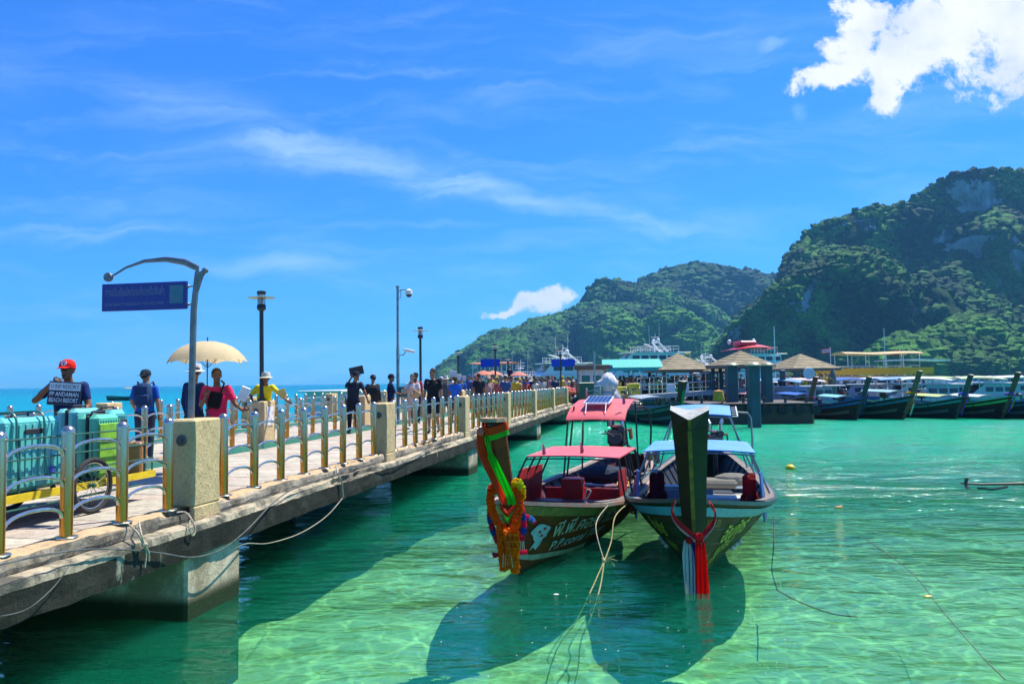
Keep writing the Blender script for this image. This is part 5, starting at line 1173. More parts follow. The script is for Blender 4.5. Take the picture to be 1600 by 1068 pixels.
def person(label, loc, rotz, h=1.70, pose=None, skin=1, shirt=(.1, .1, .1), legs=(.05, .05, .07), sleeve=.5, leglen=1.0, hair='short', hat=None, vox=.018, shoes=(.03, .03, .03), turn=0.0, belly=0.0, bulk=0.0, group=None, grip=(), tilt=0.0):
    J = dict(J0)
    for k, v in (pose or {}).items(): J[k] = v
    J = {k: Vector(v) for k, v in J.items()}
    t = thing('person', label, 'person', loc, rotz, group); t.scale = (h / 1.72,) * 3
    b = MB(); torso(b, J, 0, belly=belly); b.caps(J['chest'] + Vector((-.10, 0, .08)), J['chest'] + Vector((.10, 0, .08)), .075, .075)
    b.caps(J['neckb'], J['head'] - Vector((0, 0, .03)), .058, .052)
    Mh = Matrix.Rotation(turn, 3, 'Z') @ Matrix.Rotation(tilt, 3, 'X'); hd = J['head']; q = lambda x, y, z: hd + Mh @ Vector((x, y, z))
    b.ball(q(0, .01, .03), (.077, .095, .095), 14, 10, Mh); b.ball(q(0, -.028, -.045), (.056, .062, .07), 12, 8, Mh); b.ball(q(0, -.098, -.012), (.014, .022, .026), 8, 6, Mh); b.ball(q(0, -.085, -.095), (.026, .02, .018), 8, 6, Mh)
    for sx in (-1, 1): b.ball(q(sx * .078, .012, .0), (.012, .024, .034), 8, 6, Mh)
    for s in 'LR':
        b.caps(J['s' + s], J['e' + s], .052, .042); b.caps(J['e' + s], J['w' + s], .041, .027)
        b.caps(J['s' + s] * .6 + J['chest'] * .4 + Vector((0, 0, .03)), J['s' + s], .06, .055)
        b.caps(J['p' + s], J['k' + s], .088, .056); b.caps(J['k' + s], J['a' + s], .054, .036); b.caps(J['k' + s] * .65 + J['a' + s] * .35 + Vector((0, .012, 0)), J['k' + s] * .45 + J['a' + s] * .55, .050, .038)
        d = (J['h' + s] - J['w' + s]).normalized(); b.caps(J['w' + s], J['w' + s] + d * .06, .026, .032)
    me = remeshed(b, 'body', m_skin[skin], vox, 2)
    hb = MB()
    for s in 'LR': hand(hb, J['w' + s], J['h' + s], s in grip)
    hme = hb.mesh('hands', m_skin[skin], True, True)
    import bmesh as bmm
    bm = bmm.new(); bm.from_mesh(me); bm.from_mesh(hme); bm.to_mesh(me); bm.free()
    obj('body', me, t)
    f = MB()
    for sx in (-1, 1): f.ball(q(sx * .030, -.086, .008), (.013, .008, .008), 6, 4)
    f.ball(q(0, -.092, -.057), (.022, .006, .006), 8, 4); f.build('eyes_and_mouth', m_eye, t)
    f = MB()
    for sx in (-1, 1): f.box(q(sx * .030, -.090, .028), (.034, .008, .006), Mh)
    f.build('eyebrows', m_hair, t)
    # clothes
    b = MB(); torso(b, J, .016 + bulk, belly=belly)
    ext = J['pel'] - Vector((0, 0, .05)); b.loft([[ext + Vector(((.165 + bulk) * math.cos(a), (.118 + bulk) * math.sin(a), 0)) for a in np.linspace(0, 2 * math.pi, 15)[:-1]], [J['waist'] + Vector(((.16 + bulk) * math.cos(a), (.12 + bulk + belly) * math.sin(a), 0)) for a in np.linspace(0, 2 * math.pi, 15)[:-1]]], closed=True, caps=True)
    for s in 'LR':
        b.caps(J['chest'] * .4 + J['s' + s] * .6 + Vector((0, 0, .02)), J['s' + s], .072, .066); e = J['s' + s].lerp(J['e' + s], min(1, sleeve * 1.3)); b.caps(J['s' + s], e, .066, .058)
        if sleeve > .8: b.caps(J['e' + s], J['e' + s].lerp(J['w' + s], .85), .055, .038)
    obj('shirt', remeshed(b, 'shirt', cloth(shirt), vox, 2), t)
    b = MB(); b.caps(J['pel'] + Vector((-.05, 0, -.01)), J['pel'] + Vector((.05, 0, -.01)), .118, .118)
    for s in 'LR':
        b.caps(J['p' + s], J['p' + s].lerp(J['k' + s], min(1, leglen * 1.9)), .108, .080 if leglen < .6 else .075)
        if leglen > .6: b.caps(J['k' + s], J['k' + s].lerp(J['a' + s], .92), .073, .055)
    obj('trousers' if leglen > .6 else 'shorts', remeshed(b, 'trousers', cloth(legs), vox, 2), t)
    for s in 'LR':
        a = J['a' + s]; tt = J['t' + s]; b = MB(); b.caps(a - Vector((0, -.02, .03)), tt, .038, .034, 8); 
        for i in range(len(b.v)): b.v[i] = (b.v[i][0], b.v[i][1], max(.0, b.v[i][2]))
        b.build('shoe', paint(shoes, .6), t, True)
    if hair:
        b = MB(); b.ball(q(0, .022, .045), (.084, .098, .092), 14, 9, Mh)
        if hair == 'long': b.ball(q(0, .075, -.06), (.07, .045, .13), 10, 7, Mh); b.ball(q(.05, .02, -.03), (.03, .05, .09), 8, 6, Mh); b.ball(q(-.05, .02, -.03), (.03, .05, .09), 8, 6, Mh)
        if hair == 'bun': b.ball(q(0, .10, .07), (.04, .04, .04), 8, 6, Mh)
        b.build('hair', m_hair, t, True)
    if hat:
        kind, c = hat; b = MB()
        if kind in ('cap', 'capback'):
            b.lathe([(.098, .035), (.101, .07), (.088, .12), (.05, .15), (.008, .158)], 16, c=hd, M=Mh); sy = -1 if kind == 'cap' else 1
            b.slab([[q(-.075, sy * .075, .05), q(0, sy * .095, .058), q(.075, sy * .075, .05)], [q(-.055, sy * .15, .030), q(0, sy * .175, .036), q(.055, sy * .15, .030)]], .006)
        else:
            b.lathe([(.16, .015), (.165, .022), (.105, .05), (.10, .10), (.085, .145), (.01, .155)], 18, c=hd, M=Mh)
        b.build('cap' if 'cap' in kind else 'sun_hat', cloth(c), t, True)
    t['_J'] = 0; del t['_J']
    return t, J
def held(root, J, h, v): return Matrix.Translation(root.location) @ Matrix.Rotation(root.rotation_euler.z, 4, 'Z') @ (Vector(v) * (h / 1.72))
def foot(px, Y, z=ZD):
    p = at(px, 700, Y); p.z = z; return p
def board(name, label, c, size, M, m_face, cat='board', handle=None, frame=None):
    t = thing(name, label, cat, c, 0); t.rotation_euler = M
    b = MB(); b.rbox((0, 0, 0), (size[0], .02, size[1]), .008); b.build('panel', m_face, t)
    if frame: b = MB(); [b.box(p, d) for p, d in (((0, 0, size[1] / 2), (size[0] + .02, .03, .02)), ((0, 0, -size[1] / 2), (size[0] + .02, .03, .02)), ((-size[0] / 2, 0, 0), (.02, .03, size[1] + .02)), ((size[0] / 2, 0, 0), (.02, .03, size[1] + .02)))]; b.build('frame', frame, t)
    if handle: b = MB(); b.cyl((0, .012, -size[1] / 2 + .05), (0, .012, -size[1] / 2 - handle), .011, n=7); b.build('handle', paint((.25, .18, .10)), t)
    return t

# red capped man holding the resort board (arms up to the board)
r1 = R(8); loc = foot(105, 10.1)
po = dict(eR=(-.36, -.10, 1.22), wR=(-.10, -.22, 1.44), hR=(-.03, -.25, 1.47), eL=(.27, -.04, 1.14), wL=(.22, -.26, 1.02), hL=(.18, -.32, 1.02), head=(.0, -.035, 1.60), sR=(-.19, 0, 1.40), sL=(.19, 0, 1.40))
pr, J = person('man in red cap and navy shirt holding a resort name board beside the luggage', loc, r1, 1.72, po, 0, (.01, .03, .13), (.02, .05, .13), .45, 1, 'short', ('cap', (.70, .015, .01)), .014, turn=R(-6), grip='LR', belly=.03)
b = MB(); b.lathe([(.001, 0), (.038, .0), (.038, .008), (.001, .008)], 16, c=held(pr, J, 1.72, (-.01, -.118, 1.70)), M=Matrix.Rotation(R(75), 3, 'X')); q_ = b.build('cap_badge', m_white); 
q_.parent = pr; q_.matrix_parent_inverse = (Matrix.Translation(pr.location) @ Matrix.Rotation(r1, 4, 'Z') @ Matrix.Scale(1.0, 4)).inverted()
b = MB(); b.rbox((.02, -.16, 1.02), (.24, .07, .15), .03); b.tube([(-.10, -.12, 1.08), (-.16, -.03, 1.3), (-.13, .03, 1.42)], .012, 6); tag(b.build('waist_bag', cloth((.10, .11, .06)), None, loc=loc, rot=r1), 'olive bag worn across the front of the red capped man', 'bag')
m_nb = mat('board_navy', (.008, .018, .045), .5); bd = board('name_board', 'navy board with resort names in white, held by the man in the red cap', held(pr, J, 1.72, (.10, -.35, 1.31)), (.40, .30), (R(-5), R(4), r1 - R(2)), m_nb, 'name board')
b = MB(); b.box((0, -.0115, .085), (.375, .003, .095)); b.build('white_strip', m_white, bd)
m_wl = mat('white_letters', (.8, .8, .8), .6)
FB = lambda x, z, y=-.0118: Matrix.Translation((x, y, z)) @ Matrix.Rotation(R(90), 4, 'X')
lettering('U RIP RESORT', .34, .05, paint((.02, .03, .05)), bd, FB(0, .085, -.0145)); lettering('PP ANDAMAN', .35, .055, m_wl, bd, FB(0, -.01), bold=.02); lettering('BEACH RESORT', .35, .055, m_wl, bd, FB(0, -.085), bold=.02)
# man with backpack, seen from behind
pr, J = person('man in blue shirt and dark cap with a backpack, seen from behind', foot(226, 14.4), R(195), 1.66, dict(eL=(.24, -.05, 1.12), wL=(.22, -.22, 1.0), hL=(.2, -.28, .98)), 1, (.01, .10, .45), (.03, .04, .07), .5, 1, 'short', ('capback', (.015, .03, .05)), .016, turn=R(-30))
b = MB(); b.rbox((0, .20, 1.22), (.30, .18, .46), .07); b.rbox((0, .30, 1.13), (.24, .06, .22), .03); bp = thing('backpack', 'navy backpack on the back of the man in the blue shirt', 'backpack', pr.location, R(195)); b.build('sack', cloth((.015, .05, .13)), bp, True)
for sx in (-1, 1): b = MB(); b.tube([(sx * .10, .13, 1.42), (sx * .13, 0, 1.475), (sx * .13, -.13, 1.35), (sx * .15, -.08, 1.1), (sx * .13, .12, 1.05)], .016, 6, flat=.5); b.build('strap', cloth((.015, .04, .10)), bp)
# two people under the umbrella
pa, J = person('person in navy long sleeves and white hat under the umbrella, turned away', foot(303, 12.5), R(150), 1.70, dict(eR=(-.27, -.06, 1.14), wR=(-.15, -.26, 1.18), hR=(-.10, -.32, 1.20)), 1, (.008, .03, .10), (.02, .03, .05), 1, 1, 'short', ('hat', (.6, .62, .66)), .016, turn=R(60))
um_l = foot(328, 12.3); po = dict(eR=(-.23, -.08, 1.14), wR=(-.12, -.24, 1.28), hR=(-.10, -.30, 1.34), eL=(.30, -.03, 1.14), wL=(.44, -.2, 1.04), hL=(.50, -.24, 1.06))
r4 = R(12); pb, J = person('man in crimson shirt with black crossbody bag holding the beige umbrella', foot(338, 12.2), r4, 1.64, po, 0, (.62, .02, .09), (.55, .03, .10), .5, .45, 'short', None, .015, turn=R(20), grip='LR')
b = MB(); b.rbox((.0, -.16, 1.16), (.20, .06, .26), .03, Matrix.Rotation(R(12), 3, 'Y')); b.tube([(.08, -.14, 1.28), (.12, -.05, 1.42), (.06, .06, 1.46)], .014, 6); b.tube([(-.06, -.14, 1.05), (-.16, -.02, 1.0)], .014, 6); tag(b.build('crossbody_bag', cloth((.008, .008, .01)), None, loc=pb.location, rot=r4), 'black crossbody bag on the chest of the man in crimson', 'bag')
uh = held(pb, J, 1.64, J['hR']); 
um = thing('umbrella', 'open beige umbrella held up over two people by the railing', 'umbrella', (uh.x, uh.y, ZD), R(10))
zt = at(328, 529, 12.3).z - ZD
b = MB(); b.cyl((0, 0, uh.z - ZD - .25), (0, 0, zt), .009, n=8); b.build('shaft', m_dark, um, True); b = MB(); b.tube([(0, 0, uh.z - ZD - .24), (0, 0, uh.z - ZD - .32), (.03, 0, uh.z - ZD - .36)], .014, 7); b.build('grip', m_dark, um, True)
rows = []; zc = zt - .06; nr = 8; rad = .60
for i in range(7):
    s = i / 6; r_ = rad * math.sin(s * 1.25) / math.sin(1.25) + .004; z = zc - .34 * (1 - math.cos(s * 1.25)) / (1 - math.cos(1.25)); row = []
    for j in range(33):
        a = 2 * math.pi * j / 32; k = abs(math.sin(a * nr / 2)); row.append((r_ * (1 - .09 * k * s) * math.cos(a), r_ * (1 - .09 * k * s) * math.sin(a), z + .05 * k * s * s))
    rows.append(row)
m_beige = mat('umbrella_beige', (.74, .62, .38), .8, col2=(.68, .56, .33), sc=2, bump=.2)
tr = m_beige.node_tree; pbn = [n for n in tr.nodes if n.type == 'BSDF_PRINCIPLED'][0]; on_ = [n for n in tr.nodes if n.type == 'OUTPUT_MATERIAL'][0]
tl = nd(tr, 'ShaderNodeBsdfTranslucent', {'Color': (.80, .64, .36, 1)}); mx = nd(tr, 'ShaderNodeMixShader', {0: .45, 1: pbn.outputs[0], 2: tl.outputs[0]}); tr.links.new(mx.outputs[0], on_.inputs[0])
b = MB(); b.loft(rows); b.build('canopy', m_beige, um, True, fix=False)
for j in range(nr):
    a = 2 * math.pi * j / nr; b = MB(); b.tube([(.98 * math.hypot(*rows[i][0][:2]) * math.cos(a), .98 * math.hypot(*rows[i][0][:2]) * math.sin(a), rows[i][0][2] - .008) for i in range(7)], .004, 5); b.tube([(0, 0, zc - .42), (.55 * rad * math.cos(a), .55 * rad * math.sin(a), zc - .115)], .003, 4); b.build('rib', m_dark, um)
b = MB(); b.cyl((0, 0, zt - .06), (0, 0, zt), .012, .006, 8); b.build('tip', m_dark, um)
q = held(pb, J, 1.64, (.52, -.25, 1.06)); board('paddle_board', 'white paddle sign in the hand of the man in crimson', at(381, 615, 12.0), (.14, .22), (0, R(22), R(25)), m_white, 'paddle sign', .12)
# yellow shirted man leaning by the lamp pillar
po = dict(chest=(.03, -.05, 1.25), neckb=(.06, -.10, 1.40), neck=(.08, -.13, 1.47), head=(.10, -.18, 1.56), sL=(.22, -.09, 1.37), sR=(-.12, -.06, 1.37), eR=(-.30, -.02, 1.18), wR=(-.20, -.18, 1.05), hR=(-.15, -.22, 1.02), eL=(.42, -.14, 1.20), wL=(.60, -.20, 1.05), hL=(.66, -.23, 1.02))
pc, J = person('man in yellow shirt and pale sun hat leaning by the lamp pillar', foot(412, 17.3), R(0), 1.68, po, 0, (.75, .62, .02), (.05, .05, .06), .55, 1, 'short', ('hat', (.62, .60, .46)), .016, grip='L')
board('paddle_board', 'yellowish paddle held low by the man in the yellow shirt', at(441, 614, 17.0), (.17, .19), (R(10), R(-18), R(5)), paint((.50, .40, .12)), 'paddle sign', .10)
# placard holders
po = dict(eR=(-.18, .14, 1.30), wR=(-.05, .05, 1.55), hR=(.02, .04, 1.62), eL=(.30, -.16, 1.16), wL=(.36, -.22, .95), hL=(.38, -.24, .9), chest=(0, -.05, 1.26), neckb=(.03, -.08, 1.42), head=(.06, -.14, 1.58), sL=(.20, -.06, 1.38), sR=(-.15, -.05, 1.38))
pd, J = person('man in dark shirt and cap leaning on the rail and raising a black board', foot(552, 21.6), R(20), 1.72, po, 0, (.012, .02, .04), (.01, .012, .02), .5, 1, 'short', ('cap', (.01, .02, .04)), .018, turn=R(40))
board('placard', 'black board tilted above the head of the man in the dark cap', at(557, 579, 21.9), (.40, .24), (0, R(-12), R(10)), paint((.02, .018, .015)), 'placard')
pe, J = person('person in dark jacket with cap standing left of the camera mast', foot(583, 24.0), R(170), 1.62, None, 1, (.03, .035, .04), (.03, .03, .05), .9, 1, 'short', ('cap', (.015, .015, .03)), .02, turn=R(50), bulk=.02)
b = MB(); b.rbox((0, -.17, 1.16), (.50, .20, .36), .09); tag(b.build('duffel_bag', cloth((.015, .02, .025)), None, True, loc=foot(583, 23.85), rot=0), 'black rucksack on the person in the dark jacket', 'bag')
person('person in navy shirt and cap at the foot of the camera mast', foot(611, 24.2), R(110), 1.64, dict(eR=(-.22, -.08, 1.16), wR=(-.2, -.26, 1.10), hR=(-.2, -.32, 1.10)), 0, (.01, .02, .07), (.02, .02, .04), .7, 1, 'short', ('cap', (.01, .012, .03)), .02)
po = dict(eR=(-.24, -.05, 1.15), wR=(-.06, -.20, 1.25), hR=(0, -.22, 1.28), eL=(.24, -.06, 1.15), wL=(.10, -.22, 1.10), hL=(.04, -.25, 1.12))
pw_, J = person('dark haired woman in white T-shirt and pale shorts walking up the pier', foot(645, 23.3), R(-5), 1.64, po, 2, (.62, .60, .58), (.52, .45, .40), .4, .35, 'long', None, .018, shoes=(.7, .7, .7), turn=R(-12))
b = MB(); b.rbox((.10, -.20, 1.02), (.24, .05, .30), .02, Matrix.Rotation(R(35), 3, 'Y')); tag(b.build('tote_bag', cloth((.55, .36, .18)), None, loc=pw_.location, rot=0), 'tan bag slung on the woman in white', 'bag')
person('man in red shirt and cap behind the woman in white', foot(650, 26.6), R(10), 1.70, None, 0, (.45, .02, .04), (.05, .05, .07), .5, 1, 'short', ('cap', (.01, .01, .015)), .022)
po = dict(kL=(.12, -.04, .49), aL=(.13, .10, .10), tL=(.14, -.03, .05), kR=(-.10, -.04, .49), aR=(-.09, -.06, .08), tR=(-.10, -.20, .03))
person('tall man in black T-shirt and black shorts walking towards the camera', foot(677, 21.4), R(-8), 1.77, po, 1, (.010, .012, .016), (.012, .014, .025), .55, .42, 'short', None, .015, turn=R(-35), shoes=(.01, .01, .012))
b = MB(); b.caps(foot(684, 21.25, 2.30) + Vector((-.05, 0, 0)), foot(684, 21.25, 2.31) + Vector((.04, 0, 0)), .008, .004); 
far = [(697, 28, 1.60, 190, (.08, .10, .10), ('hat', (.55, .56, .56)), 'man in grey shirt and white cap walking away'), (712, 27, 1.58, 170, (.02, .14, .60), None, 'person in bright blue shirt walking away'), (690, 33, 1.6, 180, (.02, .03, .10), ('cap', (.6, .6, .62)), 'small far figure with pale cap beside the man in black'),
       (749, 30, 1.72, 190, (.015, .018, .025), None, 'broad man in black shirt seen from behind, mid pier'), (764, 31.5, 1.6, 20, (.45, .25, .22), ('cap', (.5, .35, .3)), 'person in pink shirt beside the broad man in black'), (780, 33, 1.55, 10, (.42, .10, .09), None, 'person in coral top on the mid pier'),
       (791, 33, 1.66, 185, (.04, .09, .22), ('cap', (.6, .6, .55)), 'person with blue rucksack and pale cap on the mid pier'), (807, 40, 1.6, 180, (.60, .48, .03), None, 'person in yellow top far down the pier'), (824, 40, 1.66, 175, (.04, .10, .45), None, 'person in blue shirt far down the pier'),
       (836, 38, 1.66, 185, (.02, .03, .06), None, 'person in dark shirt near the far pillars'), (869, 44, 1.62, 180, (.02, .04, .10), ('cap', (.05, .08, .2)), 'person in navy at the end of the railing'), (798, 62, 1.75, 180, (.01, .015, .05), None, 'distant dark figure standing high by the white ferries'),
       (722, 36, 1.6, 190, (.03, .12, .40), None, 'small person in blue further down the pier'), (735, 38, 1.62, 10, (.35, .33, .30), None, 'small person in pale grey further down the pier'), (816, 45, 1.6, 180, (.30, .22, .35), None, 'small person in lilac far down the pier'), (850, 47, 1.6, 5, (.5, .5, .5), None, 'small person in white near the pier head')]
for px, Y, h_, rz, c, ht, lb in far:
    person(lb, foot(px, Y, ZD if Y < 60 else 1.9), R(rz), h_, None, random.choice([0, 1, 2]), c, random.choice([(.03, .03, .05), (.08, .08, .1), (.2, .16, .1)]), .5, random.choice([1, .4]), 'short', ht, .03)
for px, py, Y, sz, lb, c in ((707, 583.5, 27.2, (.24, .24), 'square white placard held above the heads', (.62, .60, .66)), (717, 589, 27.0, (.16, .20), 'small tilted white paddle by the person in bright blue', (.6, .6, .66)), (725, 591, 27.4, (.14, .18), 'second tilted white paddle by the person in bright blue', (.5, .5, .58))):
    board('placard', lb, at(px, py, Y), sz, (0, R(10), 0), paint(c), 'placard', .3)

# ============================================================ LUGGAGE CART
ct = thing('luggage_cart', 'green framed luggage cart with yellow platform and spoked wheels', 'cart', P(6.9, 6.62, ZD), PR)
m_cy = mat('cart_yellow', (.72, .55, .01), .5, col2=(.6, .42, .01), bump=.3, dirt=((.2, .14, .05), 8, .6, .75)); m_cg = mat('cart_green', (.02, .12, .09), .45, col2=(.015, .08, .07))
b = MB(); b.bx(-.47, .47, -2.3, 1.75, .29, .31); b.build('platform', mat('cart_board', (.35, .25, .12), .8), ct)
for a in (((-.49, -.47), (-2.3, 1.77)), ((.47, .49), (-2.3, 1.77)), ((-.47, .47), (1.75, 1.77))): b = MB(); b.bx(*a[0], *a[1], .27, .35); b.build('platform_edge', m_cy, ct)
for x in (-.46, .46):
    for z in (.50, .68, .88):
        b = MB(); b.tube([(x, -2.3, z), (x, 1.62, z), (x, 1.74, z - .06), (x, 1.74, .33)] if z == .88 else [(x, -2.3, z), (x, 1.74, z)], .010, 7); b.build('side_bar', m_cg, ct, True)
    for y in (-2.2, -1.2, -.3, .7, 1.6): b = MB(); b.cyl((x, y, .31), (x, y, .88), .011, n=7); b.build('upright', m_cg, ct)
    b = MB(); b.cyl((x, -2.3, .20), (x, 1.5, .20), .014, n=7); b.build('chassis_bar', m_cg, ct)
def wheel(x, y):
    t = MB(); M = Matrix.Rotation(R(90), 3, 'Y'); pts = [(x, y + .28 * math.cos(a), .31 + .28 * math.sin(a)) for a in np.linspace(0, 2 * math.pi, 33)]; t.tube(pts, .028, 8, cap=False); w = t.build('wheel', m_rubber, ct, True)
    t = MB(); t.tube([(x, y + .25 * math.cos(a), .31 + .25 * math.sin(a)) for a in np.linspace(0, 2 * math.pi, 33)], .010, 6, cap=False); t.build('rim', m_steel, w, True)
    t = MB()
    for i in range(16): a = i * math.pi / 8; t.cyl((x + (.02 if i % 2 else -.02), y, .31), (x, y + .25 * math.cos(a), .31 + .25 * math.sin(a)), .003, n=4)
    t.cyl((x - .04, y, .31), (x + .04, y, .31), .022, n=10); t.build('spokes', m_cg, w)
wheel(.53, .62); wheel(-.53, .62); wheel(-.53, -1.6); wheel(.53, -1.6)
def suitcase(label, s, p, size, c, rot=0, stripe=None, z=ZD + .311):
    t = thing('suitcase', label, 'suitcase', P(s, p, z), PR + rot, 'suitcases on the luggage cart'); w, l, h = size
    m = mat('shell_%.2f' % c[1], c, .35, col2=tuple(x * .85 for x in c), sc=3, coat=.4)
    for sx in (-1, 1):
        b = MB(); b.rbox((sx * w / 4 , 0, h / 2 + .04), (w / 2 - .012, l, h), .045); b.build('half_shell', m, t)
    b = MB(); b.rbox((0, 0, h / 2 + .04), (.03, l - .02, h - .02), .01); b.build('zip_band', m_dark, t)
    n = 9
    for i in range(n):
        y = -l / 2 + l * (i + .7) / (n + .4); b = MB(); b.rbox((w / 2 - .001, y, h / 2 + .04), (.012, l / n * .45, h * .82), .005); b.build('shell_ridge', m, t)
    b = MB(); b.box((w / 2 + .008, l * .30, h * .30), (.004, .10, .07)); b.build('sticker', paint(random.choice([(.6, .1, .05), (.7, .7, .65), (.05, .1, .4)])), t)
    b = MB(); b.tube([(0, -.11, h + .035), (0, -.10, h + .07), (0, .10, h + .07), (0, .11, h + .035)], .012, 7); b.rbox((0, 0, h + .042), (.10, .28, .012), .005); b.build('top_handle', m_dark, t, True)
    b = MB(); b.rbox((w / 2 + .004, 0, h * .86), (.012, .24, .055), .01); b.build('side_grip', m_dark, t)
    for sx in (-1, 1):
        for sy in (-1, 1): b = MB(); b.cyl((sx * w * .36 - .015, sy * l * .4, .025), (sx * w * .36 + .015, sy * l * .4, .025), .025, n=10); b.rbox((sx * w * .36, sy * l * .4, .05), (.035, .04, .03), .006); b.build('caster', m_dark, t)
    return t
TEAL, LIME = (.10, .50, .46), (.30, .60, .05)
suitcase('large ribbed turquoise suitcase nearest the left edge, on the cart', 6.83, 6.38, (.34, .80, .74), TEAL)
suitcase('dark blue suitcase behind the large turquoise one, at the left edge', 6.72, 6.85, (.30, .78, .72), (.01, .04, .12))
suitcase('lime green lower suitcase between the turquoise ones on the cart', 7.98, 6.40, (.30, .40, .72), (.10, .55, .36))
suitcase('turquoise suitcase at the front end of the cart', 8.33, 6.55, (.34, .28, .76), (.12, .55, .52))
suitcase('pale turquoise suitcase with red tag behind the front pair', 8.3, 6.92, (.30, .46, .78), (.16, .55, .50))
b = MB(); b.rbox((0, 0, 0), (.02, .42, .62), .01); tag(b.build('lime_case', mat('lime', (.22, .50, .04), .4), None, loc=P(7.98, 6.215, ZD + .66), rot=PR), 'bright lime green face of a case low on the cart', 'luggage')
b = MB(); b.rbox((0, 0, .20), (.26, .20, .40), .02, Matrix.Rotation(.3, 3, 'Z')); tag(b.build('cardboard_box', paint((.35, .18, .07)), None, loc=P(8.47, 6.30, ZD + .312), rot=PR), 'brown box standing behind the front suitcase', 'box')
for y in (-.25, .1): 
    a = P(6.83 + y, 6.19, ZD + .88); bq = P(6.83 + y, 6.57, ZD + .88); rope('strap', [P(6.85 + y, 6.135, ZD + .45), P(6.83 + y, 6.175, ZD + .8), P(6.83 + y, 6.2, ZD + 1.105), P(6.83 + y, 6.4, ZD + 1.14), P(6.8 + y, 6.9, ZD + 1.10)], .012, paint((.02, .16, .14)), 'dark green strap over the large turquoise suitcase, %s one' % ('left' if y < 0 else 'right'), 'strap')
# ============================================================ PIER HEAD, PONTOON, PAVILIONS
m_deckfar = concrete('quay_concrete', (.38, .36, .31), (.28, .27, .24), .5, .45, .7)
m_dkblue = mat('blue_green_column', (.015, .07, .09), .5, col2=(.01, .05, .06), sc=1.2, dirt=((.12, .05, .02), 1.5, .62, .75))
qh = tag(thing('pier_head', 'broad concrete pier head at the end of the long pier', None, (0, 0, 0), 0), kind='structure')
a0 = P(S1 + .004, 12.2); a1 = P(S1 + .004, 4.7)
def quay(name, pts, z0, z1, m, parent=None):
    b = MB(); b.prism([(p[0], p[1]) for p in pts], z1 - z0, c=(0, 0, z0)); return b.build(name, m, parent)
# world polygon: wide deck running right to x~8, beyond the pier end
quay('quay_deck', [a0, a1, Vector((7.8, 46.2, 0)), Vector((9.0, 56, 0)), Vector((36, 60, 0)), Vector((36, 74, 0)), Vector((-12, 74, 0)), Vector((-8.5, 50, 0))], .66, 1.02, m_deckfar, qh)
quay('fender_beam', [Vector((4.2, 45.6, 0)), Vector((7.85, 46.0, 0)), Vector((7.85, 46.3, 0)), Vector((4.2, 45.9, 0))], .42, .655, m_slab, qh)
for x in np.arange(4.6, 8, 1.1): b = MB(); b.rbox((x, 46.6, -.9), (.5, .5, 3.1), .03); b.build('pile', m_slab, qh)
for x in np.arange(10, 36, 3.2): b = MB(); b.rbox((x, 57.6 + (x - 10) * .13, -.9), (.5, .5, 3.1), .03); b.build('pile', m_slab, qh)
# short railing at the corner of the pier head
bayc = thing('pier_railing', 'short railing bay across the corner of the pier head by the bins', 'railing', Vector((4.4, 45.7, 1.03)), R(-86), 'steel railings with arched bars between the pier pillars')
for i in range(5):
    obj('post', post_me, bayc, (0, i * .8, 0)); obj('base_flange', fl_me, bayc, (0, i * .8, 0))
    if i < 4:
        for z in (.18, .44, .70): o = obj('arched_rail', arch, bayc, (0, i * .8 + .05, z)); o.scale.y = .7 / .597
# bins, sacks, crates
def bin_(px, Y, c, label, w=.75, h=1.05):
    t = thing('wheelie_bin', label, 'bin', foot(px, Y), R(random.uniform(-15, 15))); b = MB(); b.box((0, 0, h / 2 + .06), (w * .82, .7, h), taper=1.18); b.build('body', paint(c), t)
    b = MB(); b.rbox((0, 0, h + .10), (w * 1.05, .86, .08), .03); b.build('lid', paint(tuple(x * 1.2 for x in c)), t)
    for sx in (-1, 1): b = MB(); b.cyl((sx * w * .35 - .03, .3, .10), (sx * w * .35 + .03, .3, .10), .10, n=12); b.build('wheel', m_rubber, t)
    return t
bin_(915, 46.9, (.015, .10, .06), 'dark green wheelie bin with closed lid at the pier corner', .95, 1.15); bin_(936, 47.0, (.16, .28, .32), 'grey blue bin right of the green one', .55, .95)
def sack(px, Y, z, r, c, label):
    b = MB(); b.ball((0, 0, r[2] * .9), r, 16, 10); V = np.array(b.v); k = fbm(V * 2.2 + px, 3, 4); b.v = [tuple(v * (1 + .24 * q)) for v, q in zip(V, k)]; tag(b.build('sack', cloth(c), None, True, loc=foot(px, Y, z)), label, 'sack')
sack(953, 47.2, ZD - .02, (.72, .6, .42), (.60, .62, .66), 'big white sack at the bottom of the pair beside the bins'); sack(951, 47.2, 1.68, (.66, .55, .52), (.66, .66, .66), 'big white sack on top of the other, beside the bins')
sack(992, 47.4, ZD - .02, (.40, .3, .12), (.55, .52, .50), 'low pale bundle in front of the yellow crates')
for px, z, lb, w in ((973, ZD, 'yellow crate left of the pair by the ramp', .62), (991, ZD, 'yellow crate right of the pair, taller', .66)):
    t = thing('crate', lb, 'crate', foot(px, 48, z), R(8)); hh = .95 if px < 980 else 1.15; b = MB(); b.rbox((0, 0, hh / 2), (w, .6, hh), .03); b.build('box', paint((.62, .58, .02)), t); b = MB(); b.rbox((0, 0, hh + .02), (w + .06, .66, .06), .02); b.build('lid', paint((.66, .62, .05)), t)
    b = MB(); b.box((0, -.305, hh * .7), (w * .5, .012, .12)); b.build('hand_slot', m_dark, t)
